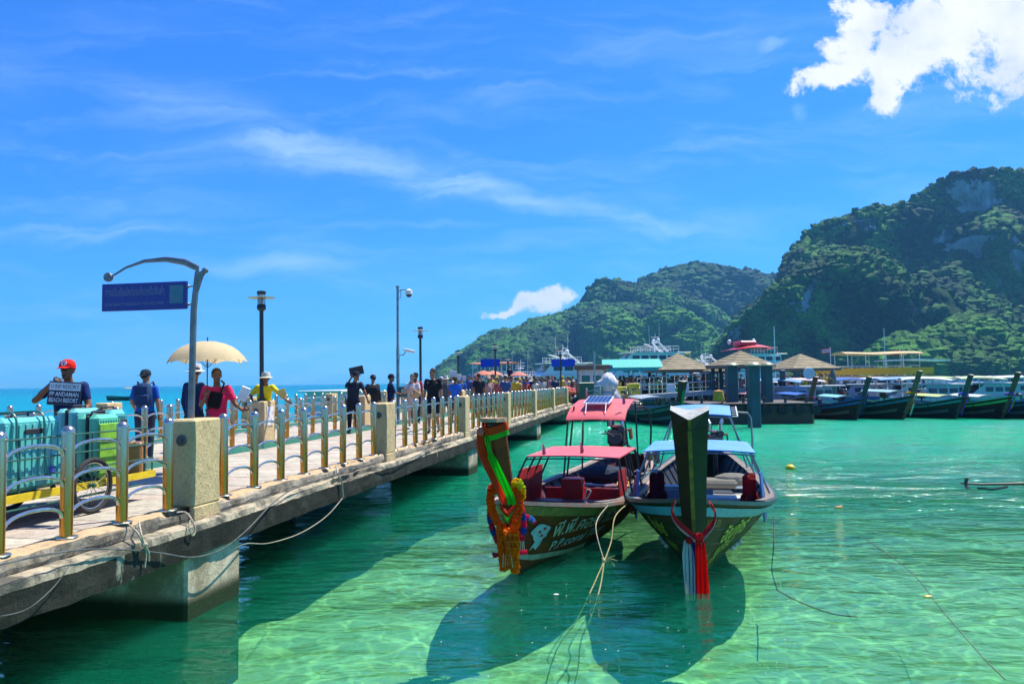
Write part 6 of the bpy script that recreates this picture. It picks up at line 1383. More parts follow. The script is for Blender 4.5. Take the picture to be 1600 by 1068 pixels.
for px, lb, c in ((1010, 'blue tarpaulin heap on the ramp landing', (.03, .12, .50)), (890, 'olive heap of nets and rope by the last pillar', (.20, .20, .04)), (899, 'dark blue coiled hose by the last pillar', (.02, .04, .12)), (893, 'coral pink float bundle by the last pillar', (.6, .15, .12))):
    b = MB()
    for i in range(7): b.ball((random.uniform(-.3, .3), random.uniform(-.2, .2), .12 + random.uniform(0, .25)), random.uniform(.14, .24), 8, 6)
    tag(b.build('heap', cloth(c), None, loc=foot(px, 47.5 if px < 1000 else 50, ZD + (.5 if px == 893 else 0))), lb, 'heap')
# ticket booth
bt = thing('ticket_booth', 'small white booth with brown flat roof and glazed green window', 'booth', foot(926, 49.5), R(-4)); w, hh = 1.75, 2.1
b = MB(); b.bx(-w / 2, w / 2, 0, 1.6, 0, hh); b.build('wall', paint((.62, .62, .60)), bt); b = MB(); b.rbox((.05, .75, hh + .16), (w + .55, 2.2, .30), .03); b.build('roof', paint((.13, .08, .05)), bt)
for x in (-.36, .36): f = MB(); f.rbox((x, -.01, 1.25), (.66, .05, 1.1), .01); f = f.build('window_frame', m_white, bt); g = MB(); g.box((x, -.038, 1.25), (.54, .01, .98)); g.build('pane', mat('green_glass', (.02, .12, .09), .1, col2=(.02, .16, .12)), f)
b = MB(); b.bx(-w / 2 - .04, w / 2 + .04, -.05, -.002, .0, .1); b.bx(-w / 2 - .05, -w / 2 + .05, -.05, -.004, .1, hh); b.bx(w / 2 - .05, w / 2 + .05, -.05, -.004, .1, hh); b.build('trim', paint((.25, .2, .16)), bt)
b = MB(); b.cyl((0, 0, 0), (0, 0, 3.2), .05, n=8); tag(b.build('flag_staff', paint((.25, .38, .38)), None, True, loc=foot(931, 47.6)), 'plain grey post standing before the booth', 'post')
# teal market awning
aw = thing('awning', 'long turquoise awning over the waiting crowd right of the booth', 'awning', foot(988, 54), R(-3))
rows = [[(-2.1 + 4.2 * j / 8, -1.6, 2.05 - .04 * abs(math.sin(j * 1.57))) for j in range(9)], [(-2.1 + 4.2 * j / 8, -1.55, 2.25) for j in range(9)], [(-2.0 + 4.0 * j / 8, 0, 2.85) for j in range(9)], [(-2.1 + 4.2 * j / 8, 1.6, 2.25) for j in range(9)]]
b = MB(); b.slab(rows, -.02); b.build('canvas', mat('turquoise_canvas', (.03, .42, .34), .6, col2=(.02, .34, .28)), aw)
b = MB(); b.box((-1.6, -1.60, 2.32), (.42, .02, .22)); b.build('sign', paint((.02, .12, .35)), aw)
for x in (-2, 0, 2):
    for y in (-1.5, 1.5): b = MB(); b.cyl((x, y, 0), (x, y, 2.25), .035, n=6); b.build('post', m_pole, aw)
def pavilion(label, px, Y, apex, eave, halfw, hexa=False, cols=4, base=ZD, rot=0.0):
    t = thing('pavilion', label, 'pavilion', foot(px, Y, base), rot); za = at(px, apex, Y).z - base; ze = at(px, eave, Y).z - base; n = 6 if hexa else 4; mr = mat('khaki_shingle', (.30, .25, .15), .8, col2=(.22, .19, .12), sc=2, bump=.3)
    off = math.pi / n if not hexa else 0; rr = halfw / math.cos(math.pi / 4) if not hexa else halfw
    if not hexa: off = math.pi / 4
    ring = lambda r, z: [(r * math.cos(2 * math.pi * i / n + off), r * math.sin(2 * math.pi * i / n + off), z) for i in range(n)]
    courses = 9
    for i in range(n):
        b = MB()
        for k in range(courses):
            f0, f1 = k / courses, (k + 1) / courses; A, B_ = ring(rr * (1 - f0), ze + (za - ze) * f0), ring(rr * (1 - f1) + .02, ze + (za - ze) * f1); j = (i + 1) % n
            q = [Vector(A[i]), Vector(A[j]), Vector(B_[j]), Vector(B_[i])]; nn = (q[1] - q[0]).cross(q[2] - q[1]).normalized() if (q[2] - q[1]).length > 1e-4 else Vector((0, 0, 1))
            q = [q[0] + nn * .05, q[1] + nn * .05, q[2] + nn * .01, q[3] + nn * .01]; b.add(q + [p - nn * .06 for p in q], [(0, 1, 2, 3), (0, 4, 5, 1), (1, 5, 6, 2), (2, 6, 7, 3), (3, 7, 4, 0), (7, 6, 5, 4)])
        b.build('roof_slope', mr, t)
    b = MB(); b.loft([ring(rr * 1.005, ze - .16), ring(rr * 1.005, ze + .02), ring(rr * .94, ze + .02), ring(rr * .94, ze - .16)], closed=True); b.build('fascia', paint((.22, .13, .08)), t)
    b = MB(); b.add(ring(rr * .96, ze - .01), [tuple(range(n))]); b.build('ceiling', paint((.08, .07, .05)), t, fix=False)
    for i in range(n): x, y, _ = ring(rr * .80, 0)[i]; b = MB(); b.rbox((x, y, (ze - .05) / 2), (.2, .2, ze - .05), .02); b.build('column', m_dkblue if hexa else paint((.12, .10, .08)), t)
    return t
pavilion('square pavilion with pointed khaki shingle roof left of the big one', 1062, 54, 552, 578, 1.95, rot=R(8))
pavilion('wide central pavilion with low khaki roof on dark blue columns', 1161, 47, 548, 571, 2.15, True, base=1.15)
pavilion('square pavilion with pointed khaki roof right of the big one', 1255, 58, 553, 576, 2.0, rot=R(14))
pavilion('small low khaki roof tucked left of the central pavilion', 1125, 52, 566, 580, 1.0, rot=R(0))
# floating pontoon with its mooring columns
pt = thing('pontoon', 'rusty floating pontoon below the central pavilion', 'pontoon', on(1190, 662, 0), R(-4)); pt['kind'] = 'structure'
del pt['category']
b = MB(); b.rbox((-.4, 3.0, .45), (6.2, 6.4, 1.2), .08); b.build('hull', mat('rusty_hull', (.05, .045, .04), .7, col2=(.12, .05, .025), sc=1.5, bump=.4), pt)
b = MB(); b.rbox((-.4, 3.0, 1.08), (6.4, 6.6, .08), .02); b.build('deck', mat('pontoon_deck', (.10, .09, .08), .8), pt)
for i in range(8): b = MB(); b.lathe([(.14, -.08), (.26, -.08), (.26, .08), (.14, .08)], 12, c=(-3.2 + i * .85, -.33, .75), M=Matrix.Rotation(R(90), 3, 'X')); b.build('tyre_fender', m_rubber, pt, True)
for i in range(6): b = MB(); b.lathe([(.10, 0), (.07, .06), (.07, .18), (.14, .24), (.14, .28)], 10, c=(-3.1 + i * 1.1, .1, 1.12)); b.build('bollard', paint((.5, .3, .05) if i == 1 else (.05, .05, .05)), pt, True)
for px, Y, w, z0, lb in ((1146, 43, .56, 1.12, 'left one of the three thick dark blue columns by the pavilion'), (1180, 38.2, .52, -3, 'middle thick dark blue column standing in the water before the pontoon'), (1202, 42, .46, 1.12, 'right one of the three thick dark blue columns by the pavilion')):
    t = thing('mooring_column', lb, 'column', foot(px, Y, 0), R(5), 'thick dark blue columns by the central pavilion'); zt = at(px, 571, Y).z
    b = MB(); b.rbox((0, 0, (zt + z0) / 2), (w, w, zt - z0), .04); b.build('shaft', m_dkblue, t); b = MB(); b.lathe([(w * .70, 0), (w * .74, .06), (w * .60, .14), (w * .3, .20), (.02, .22)], 16, c=(0, 0, zt - .02)); b.build('cap', paint((.36, .32, .20)), t, True)
for px, w in ((1128, .34), (1226, .3), (1114, .28)):
    b = MB(); b.rbox((0, 0, 0), (w, w, 1.9), .03); tag(b.build('pavilion_post', m_dkblue, None, loc=foot(px, 49, 2.0)), 'slim dark post under the roofs, at the %s' % ('far right' if px == 1226 else 'left side' if px == 1128 else 'outer left side'), 'post')
# gangway
gw_ = thing('gangway', 'pale steel gangway with handrails running from the landing to the pontoon', 'gangway', (0, 0, 0), 0); A, B_ = at(1002, 617, 47.5), at(1165, 606, 46.5); A2, B2 = A + Vector((0, 1.4, 0)), B_ + Vector((0, 1.4, 0))
b = MB(); b.add([A, B_, B2, A2] + [v - Vector((0, 0, .28)) for v in (A, B_, B2, A2)], [(0, 1, 2, 3), (7, 6, 5, 4), (0, 4, 5, 1), (1, 5, 6, 2), (2, 6, 7, 3), (3, 7, 4, 0)]); b.build('walkway', mat('gangway_steel', (.35, .40, .42), .5, .2), gw_)
for q0, q1 in ((A, B_), (A2, B2)):
    for z in (.55, 1.05): b = MB(); b.cyl(q0 + Vector((0, 0, z)), q1 + Vector((0, 0, z)), .03, n=6); b.build('handrail', m_steel, gw_, True)
    for i in range(9): q = q0.lerp(q1, i / 8); b = MB(); b.cyl(q, q + Vector((0, 0, 1.05)), .025, n=6); b.build('baluster', m_steel, gw_)
fr_ = thing('quay_fence', 'steel handrail fence along the harbour edge behind the ramp', 'fence', (0, 0, 0)); A, B_ = at(1000, 600, 50), at(1125, 595, 50)
for z in (0, -.35, -.7): b = MB(); b.cyl(A + Vector((0, 0, z)), B_ + Vector((0, 0, z)), .03, n=6); b.build('rail', m_steel, fr_)
for i in range(10): q = A.lerp(B_, i / 9); b = MB(); b.cyl(q, (q.x, q.y, 1.02), .03, n=6); b.build('post', m_steel, fr_)
for px, lb in ((1048, 'white square sign board left of the sashed prow'), (1071, 'white square sign board right of the sashed prow')):
    b = MB(); b.rbox((0, 0, 0), (.50 if px < 1060 else .42, .03, .50), .01); tag(b.build('sign_board', m_white, None, loc=at(px, 606.5, 46.0)), lb, 'sign')
b = MB(); b.lathe([(.30, 0), (.31, .05), (.25, .5), (.0, .55)], 14); tag(b.build('orange_float', paint((.8, .32, .01)), None, True, loc=at(1123, 625, 41)), 'orange float on the pontoon edge beside the gangway', 'float')
b = MB(); M = Matrix.Rotation(R(90), 3, 'X'); b.lathe([(.001, -.05), (.34, -.05), (.36, 0), (.34, .05), (.001, .05)], 20, c=(0, 0, 0), M=M); tag(b.build('round_disc', paint((.62, .66, .70)), None, loc=at(1264, 583, 46)), 'white round disc above the leftmost moored prow', 'disc')
for px, c in ((1305, (.22, .22, .22)), (1299, (.03, .03, .04)), (1226, (.3, .25, .1))):
    pass
b = MB(); b.lathe([(.18, 0), (.26, .4), (.24, 1.6), (.10, 2.0)], 12); tag(b.build('folded_parasol', cloth((.22, .20, .18)), None, True, loc=foot(1305, 56)), 'folded grey parasol beside the yellow ferry', 'parasol')

# crowd on the quay reads as one mass: small standing figures of many colours
def crowd():
    bs = {}; pal = [(.02, .02, .03), (.5, .5, .5), (.05, .10, .30), (.45, .06, .05), (.12, .10, .08), (.6, .55, .45), (.03, .2, .2), (.6, .45, .05), (.25, .2, .25)]
    zones = [(955, 1110, 52, 60, 130), (735, 900, 48, 62, 70), (705, 855, 35, 47, 34), (1110, 1215, 52, 60, 30), (1215, 1300, 53, 60, 34)]
    k = 0; skin = MB(); hairb = MB(); legs = MB(); shirts = {c: MB() for c in pal}
    for x0, x1, y0, y1, n in zones:
        for i in range(n):
            p = foot(random.uniform(x0, x1), random.uniform(y0, y1)); h = random.uniform(1.5, 1.76); s = h / 1.72; w = random.uniform(.17, .22); a = random.uniform(0, 6.28); M = Matrix.Rotation(a, 3, 'Z')
            q = lambda x, y, z: p + M @ Vector((x, y, z)) * s
            for sx in (-.09, .09): legs.tube([q(sx, 0, 0), q(sx, 0, .85)], [.05, .08], 5)
            sh = shirts[random.choice(pal)]; sh.tube([q(0, 0, .82), q(0, 0, 1.1), q(0, 0, 1.38), q(0, 0, 1.46)], [.15, .15, w, .07], 7, flat=.65)
            for sx in (-1, 1): skin.tube([q(sx * w, 0, 1.38), q(sx * (w + .05), 0, 1.1), q(sx * (w + random.uniform(-.1, .08)), -.15, .95)], [.045, .04, .03], 5)
            skin.ball(q(0, 0, 1.6), (.08, .09, .11), 7, 5); (hairb if random.random() < .7 else sh).ball(q(0, .02, 1.65), (.09, .10, .09), 7, 5)
    root = tag(thing('crowd', 'crowd of visitors waiting on the quay between booth and pavilions', 'crowd'), kind='stuff')
    for nm, b, m in [('skin', skin, m_skin[1]), ('hair', hairb, m_hair), ('trousers', legs, cloth((.04, .04, .06)))] + [('shirts', b, cloth(c)) for c, b in shirts.items()]:
        if b.v: tag(b.build(nm, m, root, True, fix=False), kind='stuff')
crowd()

# ============================================================ VESSELS BEHIND
def ferry(label, px, py, Y, L, Wd, rot, decks=2, hull=(.62, .64, .66), stripe=(.02, .06, .25), top=(.66, .67, .68), Hh=1.6, deckh=2.1, bow=.3, canopy_c=None, win=(.02, .05, .07), rail=True, mast=True, name='ferry', cat='ferry', open_top=False, flags=(), setback=.12, rake=.5, nwin=10, arches=False, base=None):
    t = thing(name, label, cat, foot(px, Y, 0) if base is None else base, rot); n = 14; rows = []
    for i in range(n + 1):   # local x fore-aft, bow at +x
        s = i / n; x = -L / 2 + L * s; w = Wd / 2 * min(1, ((1 - s) / bow) ** .6 + .02) if s > 1 - bow else Wd / 2; sh = Hh * (1 + .5 * max(0, s - .5) ** 1.5)
        rows.append([(x, -w, sh), (x - 0, -w * .96, sh * .55), (x - .0 - (.25 * L * .1 if s > .9 else 0), -w * .7, -.3), (x - (.25 * L * .1 if s > .9 else 0), w * .7, -.3), (x, w * .96, sh * .55), (x, w, sh)])
    b = MB(); b.loft(rows, closed=True, caps=True); b.build('hull', paint(hull, .3), t, True)
    b = MB(); rr = [[(r[1][0], r[1][1] * 1.03 - (.0), r[1][2] * .80), (r[1][0], r[1][1] * 1.035, r[1][2] * 1.25)] for r in rows[:-1]]; b.slab(rr, .03); rr = [[(r[4][0], r[4][1] * 1.03, r[4][2] * .80), (r[4][0], r[4][1] * 1.035, r[4][2] * 1.25)] for r in rows[:-1]]; b.slab(rr, -.03); b.build('hull_stripe', paint(stripe, .4), t)
    z = Hh * .98; x0, x1 = -L / 2 + L * .06, L / 2 - L * setback - L * .1
    for d in range(decks):
        w = Wd * (.88 - .08 * d); dh = deckh * (1 - .1 * d); last = d == decks - 1; rk = rake * dh
        if last and open_top: break
        b = MB(); b.add([(x0, -w / 2, z), (x1, -w / 2, z), (x1 - rk, -w / 2 * .94, z + dh), (x0, -w / 2 * .96, z + dh), (x0, w / 2, z), (x1, w / 2, z), (x1 - rk, w / 2 * .94, z + dh), (x0, w / 2 * .96, z + dh)], [(0, 1, 2, 3), (7, 6, 5, 4), (0, 4, 5, 1), (1, 5, 6, 2), (2, 6, 7, 3), (3, 7, 4, 0)]); b.build('superstructure', paint(top, .35), t)
        m_ = max(3, int(nwin * (x1 - x0) / L)); dx = (x1 - rk - x0) / m_
        for sd_ in (-1, 1):
            for i in range(m_):
                b = MB(); b.rbox((x0 + dx * (i + .5), sd_ * (w / 2 * .975 + .005), z + dh * .58), (dx * .78, .07, dh * .36), .02); b.build('window', paint(win, .15), t)
        b = MB(); q0, q1 = Vector((x1 - .30 * rk, 0, z + dh * .35)), Vector((x1 - .85 * rk, 0, z + dh * .85)); b.add([q0 + Vector((.04, -w * .42, 0)), q0 + Vector((.04, w * .42, 0)), q1 + Vector((.04, w * .40, 0)), q1 + Vector((.04, -w * .40, 0))], [(0, 1, 2, 3)]); b.build('windscreen', paint(win, .12), t, fix=False)
        b = MB(); b.rbox(((x0 + x1 - rk) / 2, 0, z + dh + .05), (x1 - x0 + .5, w + .3, .10), .03); b.build('deck_edge', paint(top, .35), t)
        z += dh + .10; x0 += L * .05; x1 -= L * (.10 + .04 * d)
    if rail:
        for sd_ in (-1, 1):
            b = MB()
            for zz in (.45, .9): b.cyl((x0, sd_ * Wd * .38, z + zz), (x1, sd_ * Wd * .38, z + zz), .035, n=5)
            k = 8
            for i in range(k + 1): xx = x0 + (x1 - x0) * i / k; b.cyl((xx, sd_ * Wd * .38, z), (xx, sd_ * Wd * .38, z + .9), .03, n=5)
            b.build('guard_rail', m_white, t)
    if canopy_c:
        rows = [[(x0 - .3 + (x1 - x0 + .6) * i / 8, -Wd * .46 + Wd * .92 * j / 6, z + 2.05 + .22 * (1 - (2 * j / 6 - 1) ** 2) + .04 * math.sin(i)) for j in range(7)] for i in range(9)]
        b = MB(); b.slab(rows, -.07); b.build('canopy', mat('canopy_%.2f%.2f' % (canopy_c[0], canopy_c[1]), canopy_c, .6), t)
        for i in range(5):
            for sd_ in (-1, 1): xx = x0 + (x1 - x0) * i / 4; b = MB(); b.cyl((xx, sd_ * Wd * .40, z), (xx, sd_ * Wd * .40, z + 2.1), .04, n=6); b.build('stanchion', m_white, t)
    if arches:
        xm = (x0 + x1) / 2
        b = MB(); b.tube([(xm - 1.6, -Wd * .34, z), (xm - .3, -Wd * .30, z + 1.5), (xm - .2, 0, z + 1.65), (xm - .3, Wd * .30, z + 1.5), (xm - 1.6, Wd * .34, z)], .14, 6); b.tube([(xm - 2.2, -Wd * .34, z), (xm + .6, -Wd * .30, z + 1.3), (xm + 1.6, 0, z + 1.35)], .09, 6); b.build('radar_arch', m_white, t, True)
        for sy in (-.25, .25): b = MB(); b.ball((xm - .25, sy * Wd, z + 1.85), (.28, .28, .32), 10, 7); b.build('radar_dome', m_white, t, True)
    if mast:
        xm = (x0 + x1) / 2; b = MB(); b.cyl((xm, 0, z), (xm - .2, 0, z + 3.0), .07, .04, 6); b.cyl((xm - .1, -.9, z + 1.9), (xm - .1, .9, z + 1.9), .04, n=5); b.cyl((xm - .8, 0, z + 2.4), (xm + .5, 0, z + 2.4), .04, n=5); b.rbox((xm, 0, z + 1.5), (.5, 1.2, .12), .03); b.build('mast', m_white, t)
        b = MB(); b.cyl((xm + .8, .4, z), (xm + .9, .4, z + 4.2), .02, n=4); b.cyl((xm - .9, -.5, z), (xm - 1, -.5, z + 4.6), .02, n=4); b.build('aerial', m_white, t)
    for (fx, fz, c) in flags:
        b = MB(); b.cyl((fx, 0, z), (fx, 0, z + fz + .6), .03, n=5); f = b.build('flag_pole', m_white, t); b = MB()
        for k, cc in enumerate(c): b.mi = k; b.slab([[(fx + .02 + .16 * i, .05 * math.sin(i * 1.2), z + fz + .5 - (.45 / len(c)) * kk - .02 * i) for i in range(6)] for kk in (k, k + 1)], .01)
        b.mi = 0; b.build('flag', [cloth(x) for x in c], f, fix=False)
    return t
THAI = [(.6, .03, .04), (.7, .7, .7), (.03, .05, .3), (.7, .7, .7), (.6, .03, .04)]
WH = (.66, .67, .68)
ferry('white speed ferry at far left with raked open bow arch', 766, 606, 84, 7.5, 3.2, R(150), 1, WH, (.10, .45, .45), WH, 1.9, 1.9, nwin=5, canopy_c=(.50, .16, .10), mast=False, flags=[(-1.5, 1.6, [(.6, .55, .05)]), (0, 1.5, [(.2, .4, .3)]), (1.5, 1.4, [(.6, .6, .65)])])
b = MB(); b.slab([[(-1.0, 0, .5), (1.0, .1, .45)], [(-1.0, 0, -.35), (1.0, .05, -.3)]], .02); tag(b.build('blue_banner', cloth((.01, .05, .50)), None, loc=at(766, 568, 80)), 'deep blue banner hung above the pink parasols at left', 'banner')
b = MB(); b.slab([[(-1.2, 0, .4), (1.2, .1, .4)], [(-1.2, 0, -.35), (1.2, .05, -.35)]], .02); tag(b.build('blue_banner', cloth((.01, .06, .50)), None, loc=at(880, 567, 78)), 'blue banner in front of the big white catamaran', 'banner')
for px, c, lb, Y in ((757, (.60, .22, .14), 'salmon parasol left of the pair on the mid pier', 52), (772, (.62, .25, .16), 'salmon parasol right of the pair on the mid pier', 53), (812, (.60, .22, .16), 'coral parasol beside the pole lamp', 60)):
    t = thing('parasol', lb, 'parasol', foot(px, Y), 0); b = MB(); b.lathe([(.68, 1.85), (.70, 1.87), (.36, 2.07), (.03, 2.17)], 12); b.build('canopy', cloth(c), t); b = MB(); b.cyl((0, 0, 0), (0, 0, 2.15), .025, n=6); b.build('pole', m_white, t)
ferry('big white catamaran ferry with orange stripe and tall bridge', 862, 606, 92, 9.5, 5.0, R(195), 2, WH, (.62, .16, .08), WH, 2.0, 2.1, nwin=7, rake=.7, arches=True, flags=[])
ferry('small white cabin boat between the two left ferries, under the radar arch', 808, 604, 98, 5.5, 3.0, R(140), 1, WH, (.62, .16, .08), WH, 2.0, 2.0, nwin=5, mast=True)
ferry('long white motor yacht with twin radar domes behind the turquoise awning', 1000, 603, 118, 17, 5.5, R(185), 2, WH, (.2, .3, .4), WH, 3.0, 1.9, nwin=12, arches=True, rake=.9, name='yacht', cat='yacht')
ferry('white ship with tall raked radar mast and small yellow flag', 1092, 602, 122, 10, 5, R(200), 2, WH, (.1, .35, .4), WH, 2.8, 1.8, nwin=8, rake=.9, arches=True, flags=[(1.2, 2.2, [(.7, .6, .02)]), (3.0, 1.6, [(.6, .6, .7)])], name='yacht', cat='yacht')
tr_ = ferry('white ship with bright red wheelhouse roof behind the central pavilion', 1172, 602, 116, 11, 5.5, R(188), 2, WH, (.5, .04, .06), WH, 2.7, 1.8, nwin=8, rake=.8, mast=False, flags=[(-3.2, .6, THAI)])
b = MB(); 
rows = [[(-3.8 + 7.2 * i / 8, -2.3 + 4.6 * j / 6, 6.9 + .9 * math.sin(math.pi * min(1, (i + .6) / 8)) * (1 - .6 * (2 * j / 6 - 1) ** 2)) for j in range(7)] for i in range(9)]; b.slab(rows, -.12); b.rbox((.4, 0, 7.9), (2.6, 2.8, .7), .15); b.build('red_roof', mat('red_roof', (.62, .02, .05), .4), tr_)
b = MB(); b.ball((-1.6, -1.2, 8.3), (.3, .3, .4), 10, 7); b.ball((2.3, -1.2, 8.2), (.3, .3, .4), 10, 7); b.build('radar_dome', m_white, tr_, True)
ferry('yellow and white double deck excursion ferry with tan canopy and flags', 1362, 611, 74, 10.4, 4.0, R(178), 1, WH, (.70, .35, .02), WH, 1.0, 1.5, nwin=7, open_top=False, canopy_c=(.62, .40, .18), rail=True, flags=[(-3.0, 1.9, THAI), (3.6, 2.2, THAI)], rake=.2, setback=.05, mast=False)
yf = [o for o in C.objects if o.get('label', '').startswith('yellow and white double')][0]
for y in (-2.05, 2.05): b = MB(); b.rbox((-.3, y, 2.98), (9.6, .08, .62), .02); b.build('side_screen', mat('ferry_yellow', (.72, .40, .02), .5, col2=(.62, .33, .02)), yf); b = MB(); b.rbox((-.3, y * 1.02, 2.52), (9.8, .08, .10), .02); b.build('deck_stripe', paint((.70, .30, .02)), yf)
for i in range(9):
    b = MB(); b.rbox((-5 + i * 1.17, -2.12, 2.95), (.10, .06, .9), .01); b.build('stanchion', m_white, yf)
b = MB(); b.slab([[(-3.0, -1.2, .05), (-3.0, 1.2, .05)], [(0, -1.3, .14), (0, 1.3, .14)], [(3.0, -1.1, 0), (3.0, 1.1, 0)]], -.1); tag(b.build('white_awning', m_white, None, loc=at(1425, 563, 72)), 'thin white awning at the stern of the yellow ferry', 'awning')
def speedboat(label, px, py, Y, L, rot, c, can, win=(.02, .08, .12)):
    t = ferry(label, px, py, Y, L, 2.6, rot, 1, c, (.02, .06, .30), (.45, .5, .55), .95, .9, bow=.4, nwin=6, rail=False, mast=False, name='speedboat', cat='speedboat', canopy_c=None, setback=.25, rake=1.2, win=win)
    rows = [[(-L * .36 + L * .6 * i / 6, -1.2 + 2.4 * j / 6, 2.05 + .25 * math.sin(math.pi * (i + 1) / 9) + .14 * (1 - (2 * j / 6 - 1) ** 2)) for j in range(7)] for i in range(7)]; b = MB(); b.slab(rows, -.05); b.build('hard_top', paint(can, .35), t, True)
    for x in (-L * .3, 0, L * .18):
        for sd_ in (-1, 1): b = MB(); b.cyl((x, sd_ * 1.05, .9), (x, sd_ * 1.1, 2.15), .04, n=6); b.build('stanchion', m_white, t)
    for sy in (-.5, .5): b = MB(); b.rbox((-L / 2 - .25, sy, .75), (.45, .35, .8), .08); b.build('outboard_motor', paint((.06, .06, .07)), t)
    return t
speedboat('long blue and white speedboat with dark windows behind the longtail row', 1415, 628, 57, 8.6, R(175), (.05, .10, .35), (.20, .35, .60))
speedboat('white speedboat with pale pink top left of the moored longtails', 1248, 634, 52, 4.6, R(170), (.45, .62, .62), (.62, .50, .50))
speedboat('small white speedboat with lime top right of the blue one', 1470, 622, 64, 5.0, R(175), (.60, .62, .64), (.42, .58, .18))
speedboat('teal hulled speedboat seen between the dark columns', 1170, 632, 54, 5.5, R(165), (.10, .32, .36), (.5, .55, .58))
speedboat('white speedboat beyond the gangway left of the columns', 1090, 632, 55, 5.0, R(160), (.55, .58, .60), (.30, .36, .42))
for i, (px, Y, L) in enumerate(((1532, 190, 8), (1552, 200, 7), (1568, 180, 7), (1590, 160, 10), (1520, 240, 8), (1500, 260, 6))):
    speedboat('distant white launch off the wooded shore, %s' % ['leftmost but two', 'near the shore in the middle of the cluster', 'in front of the cluster', 'largest, cut by the right edge', 'second from the left', 'leftmost and smallest'][i], px, 591 + 3, Y, L, R(170 + i * 5), (.6, .62, .64), (.6, .62, .62))
for i, (px, py, rt) in enumerate(((870, 600, 0),)): pass
for o in [x for x in C.objects if x.get('category') in ('ferry', 'yacht') and x.parent is None]:
    if 'double deck' in o['label']: continue
    o.scale = (1, 1, .98 if 'long white motor' in o['label'] or 'red wheelhouse' in o['label'] else .74)
for i, (px, Y, L, c, cn, ns) in enumerate(((1318, 60, 5.5, (.55, .60, .62), (.03, .12, .42), 'white speedboat with dark blue top behind the second prow'), (1372, 62, 5.5, (.60, .62, .62), (.55, .60, .62), 'all white speedboat between the second and third prows'),
      (1440, 53, 5.0, (.62, .62, .60), (.60, .62, .60), 'low white speedboat right behind the third prow'), (1525, 56, 5.0, (.20, .45, .48), (.50, .56, .30), 'turquoise speedboat between the fourth and fifth prows'),
      (1585, 60, 5.5, (.6, .62, .64), (.6, .62, .64), 'white speedboat behind the rightmost prows'), (1215, 50, 4.5, (.5, .55, .58), (.16, .30, .40), 'small speedboat moored just right of the dark columns'), (1030, 58, 5, (.6, .62, .62), (.1, .3, .5), 'speedboat tied up left of the sashed prow'), (1110, 60, 5.5, (.6, .62, .62), (.6, .6, .6), 'white speedboat behind the gangway'))):
    speedboat(ns, px, 620, Y, L, R(random.uniform(150, 200)), c, cn)
# small dinghy, sea-side longtail, buoys, floating bits
dg_ = thing('rowing_boat', 'small turquoise rowing boat afloat below the landing', 'rowing boat', on(1008, 661, 0) , R(-62)); hd_ = Hull(3.2, .55, .62, .3)
b = MB(); us = [0, .1, .3, .6, 1.2, 2, 2.8, 3.2]; hd_.b = lambda u: .6 * interp(u, [0, .3, 1, 2, 3.2], [.05, .45, .9, 1, .7]); hd_.k = lambda u: -.12
rows = [[hd_.pt(u, v, -1) for v in (1, .75, .5, .25, 0)] + [hd_.pt(u, v, 1) for v in (.25, .5, .75, 1)] for u in us]; b.slab(rows, -.03); b.add(rows[-1], [tuple(range(9))]); b.build('hull', paint((.12, .42, .46)), dg_)
for u in (.9, 1.8, 2.6): b = MB(); b.box((0, u, .30), (1.0, .2, .03)); b.build('thwart', m_white, dg_)
sb = simple_boat('distant longtail out at sea behind the man with the backpack', on(232, 625, 0), R(78), (.02, .16, .10), (.02, .25, .18), (.65, .42, .05), 2.9, [((.6, .15, .03), 1.5, .8, 0)], can=(1.8, 4.2), G=1.25, L=8, cz=2.0, eng=False)
sb2 = ferry('white flat roofed launch alongside the far side of the pier', 690, 630, 40, 6, 2.4, R(100), 1, WH, (.2, .4, .5), WH, .8, 1.2, nwin=6, name='launch', cat='launch', mast=False, rail=False, base=P(40, 16.8, 0))
sb2.rotation_euler.z = math.pi / 2 - TH
b = MB(); b.rbox((0, 0, .04), (.5, .2, .1), .03); tag(b.build('sea_float', m_white, None, loc=on(525, 655, 0) + Vector((-3, 4, 0))), 'small white float on the sea beyond the middle railing', 'float')
b = MB(); b.ball((0, 0, .03), (.13, .13, .11), 12, 8); b.cyl((0, 0, .12), (0, 0, .18), .02, n=6); tag(b.build('buoy', paint((.70, .50, .01)), None, True, loc=on(1235, 733, 0)), 'small yellow mooring buoy on open water right of the green boat', 'buoy')
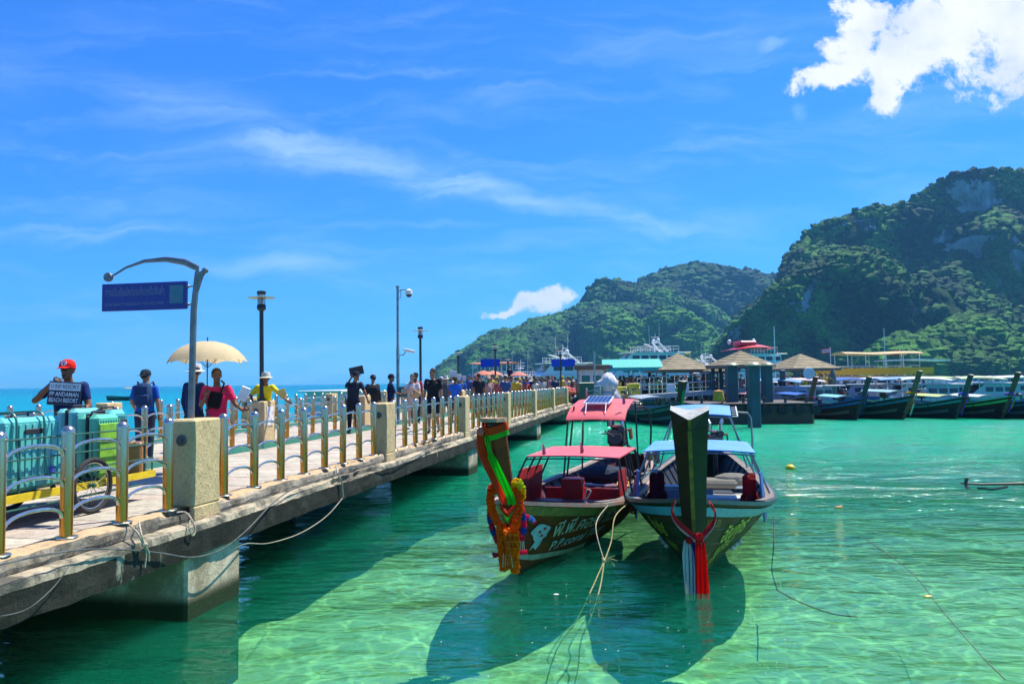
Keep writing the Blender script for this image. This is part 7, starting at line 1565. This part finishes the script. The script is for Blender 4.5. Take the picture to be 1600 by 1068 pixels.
b = MB(); b.ball((0, 0, .01), (.08, .05, .03), 8, 5); b.ball((.06, .02, .02), (.03, .03, .03), 6, 4); tag(b.build('floating_husk', paint((.45, .25, .03)), None, loc=on(1310, 793, 0)), 'brown husk floating right of the green boat', 'litter')
b = MB(); b.ball((0, 0, .008), (.05, .03, .012), 8, 5); tag(b.build('floating_leaf', paint((.65, .40, .03)), None, loc=on(1450, 932, 0)), 'yellow leaf floating at the lower right', 'leaf')
b = MB(); b.ball((0, 0, .008), (.035, .02, .008), 8, 5); tag(b.build('floating_foam', m_white, None, loc=on(869, 929, 0)), 'white fleck floating between the mooring rope and red bow', 'litter')
for i in range(46):
    px, py = random.choice([(random.uniform(640, 940), random.uniform(900, 1050)), (random.uniform(960, 1200), random.uniform(930, 1060))])
foamb = MB()
for i in range(60): p = on(random.uniform(640, 1250), random.uniform(905, 1060), .004); foamb.ball(p, (random.uniform(.004, .010),) * 2 + (.004,), 5, 3)
tag(foamb.build('foam_specks', m_white), 'tiny foam specks drifting near the bows', 'foam', kind='stuff')
# end of a prop shaft poking in from the right edge
ps = thing('propeller_shaft', 'dark long-tail propeller shaft poking in over the water from the right edge', 'propeller shaft', at(1560, 757, 13.0), 0)
b = MB(); b.tube([(-.55, 0, .03), (-.3, 0, .01), (.6, .1, .0), (2.5, .3, .08)], [.016, .02, .025, .03], 8); b.build('shaft', m_dark, ps, True)
for a in range(3): MM = Matrix.Rotation(a * 2.1 + .4, 3, 'X'); b = MB(); b.box(Vector((-.55, 0, .03)) + MM @ Vector((0, 0, .06)), (.05, .02, .11), MM); b.build('blade', m_dark, ps)
b = MB(); b.tube([(-.35, 0, -.05), (-.1, 0, -.08), (.15, 0, -.03)], .02, 6); b.build('skeg', m_dark, ps)
# aerial masts against the hills
for px, y0, Y, lb in ((1215, 510, 90, 'thin white mast left of the right-hand pavilion'), (1388, 512, 130, 'thin white mast above the yellow ferry')):
    b = MB(); zt = at(px, y0, Y).z; p = foot(px, Y, 0); b.cyl((0, 0, 0), (0, 0, zt), .09, .05, 6); b.cyl((-.5, 0, zt * .6), (.5, 0, zt * .6), .04, n=5); tag(b.build('aerial_mast', m_white, None, loc=p), lb, 'mast')
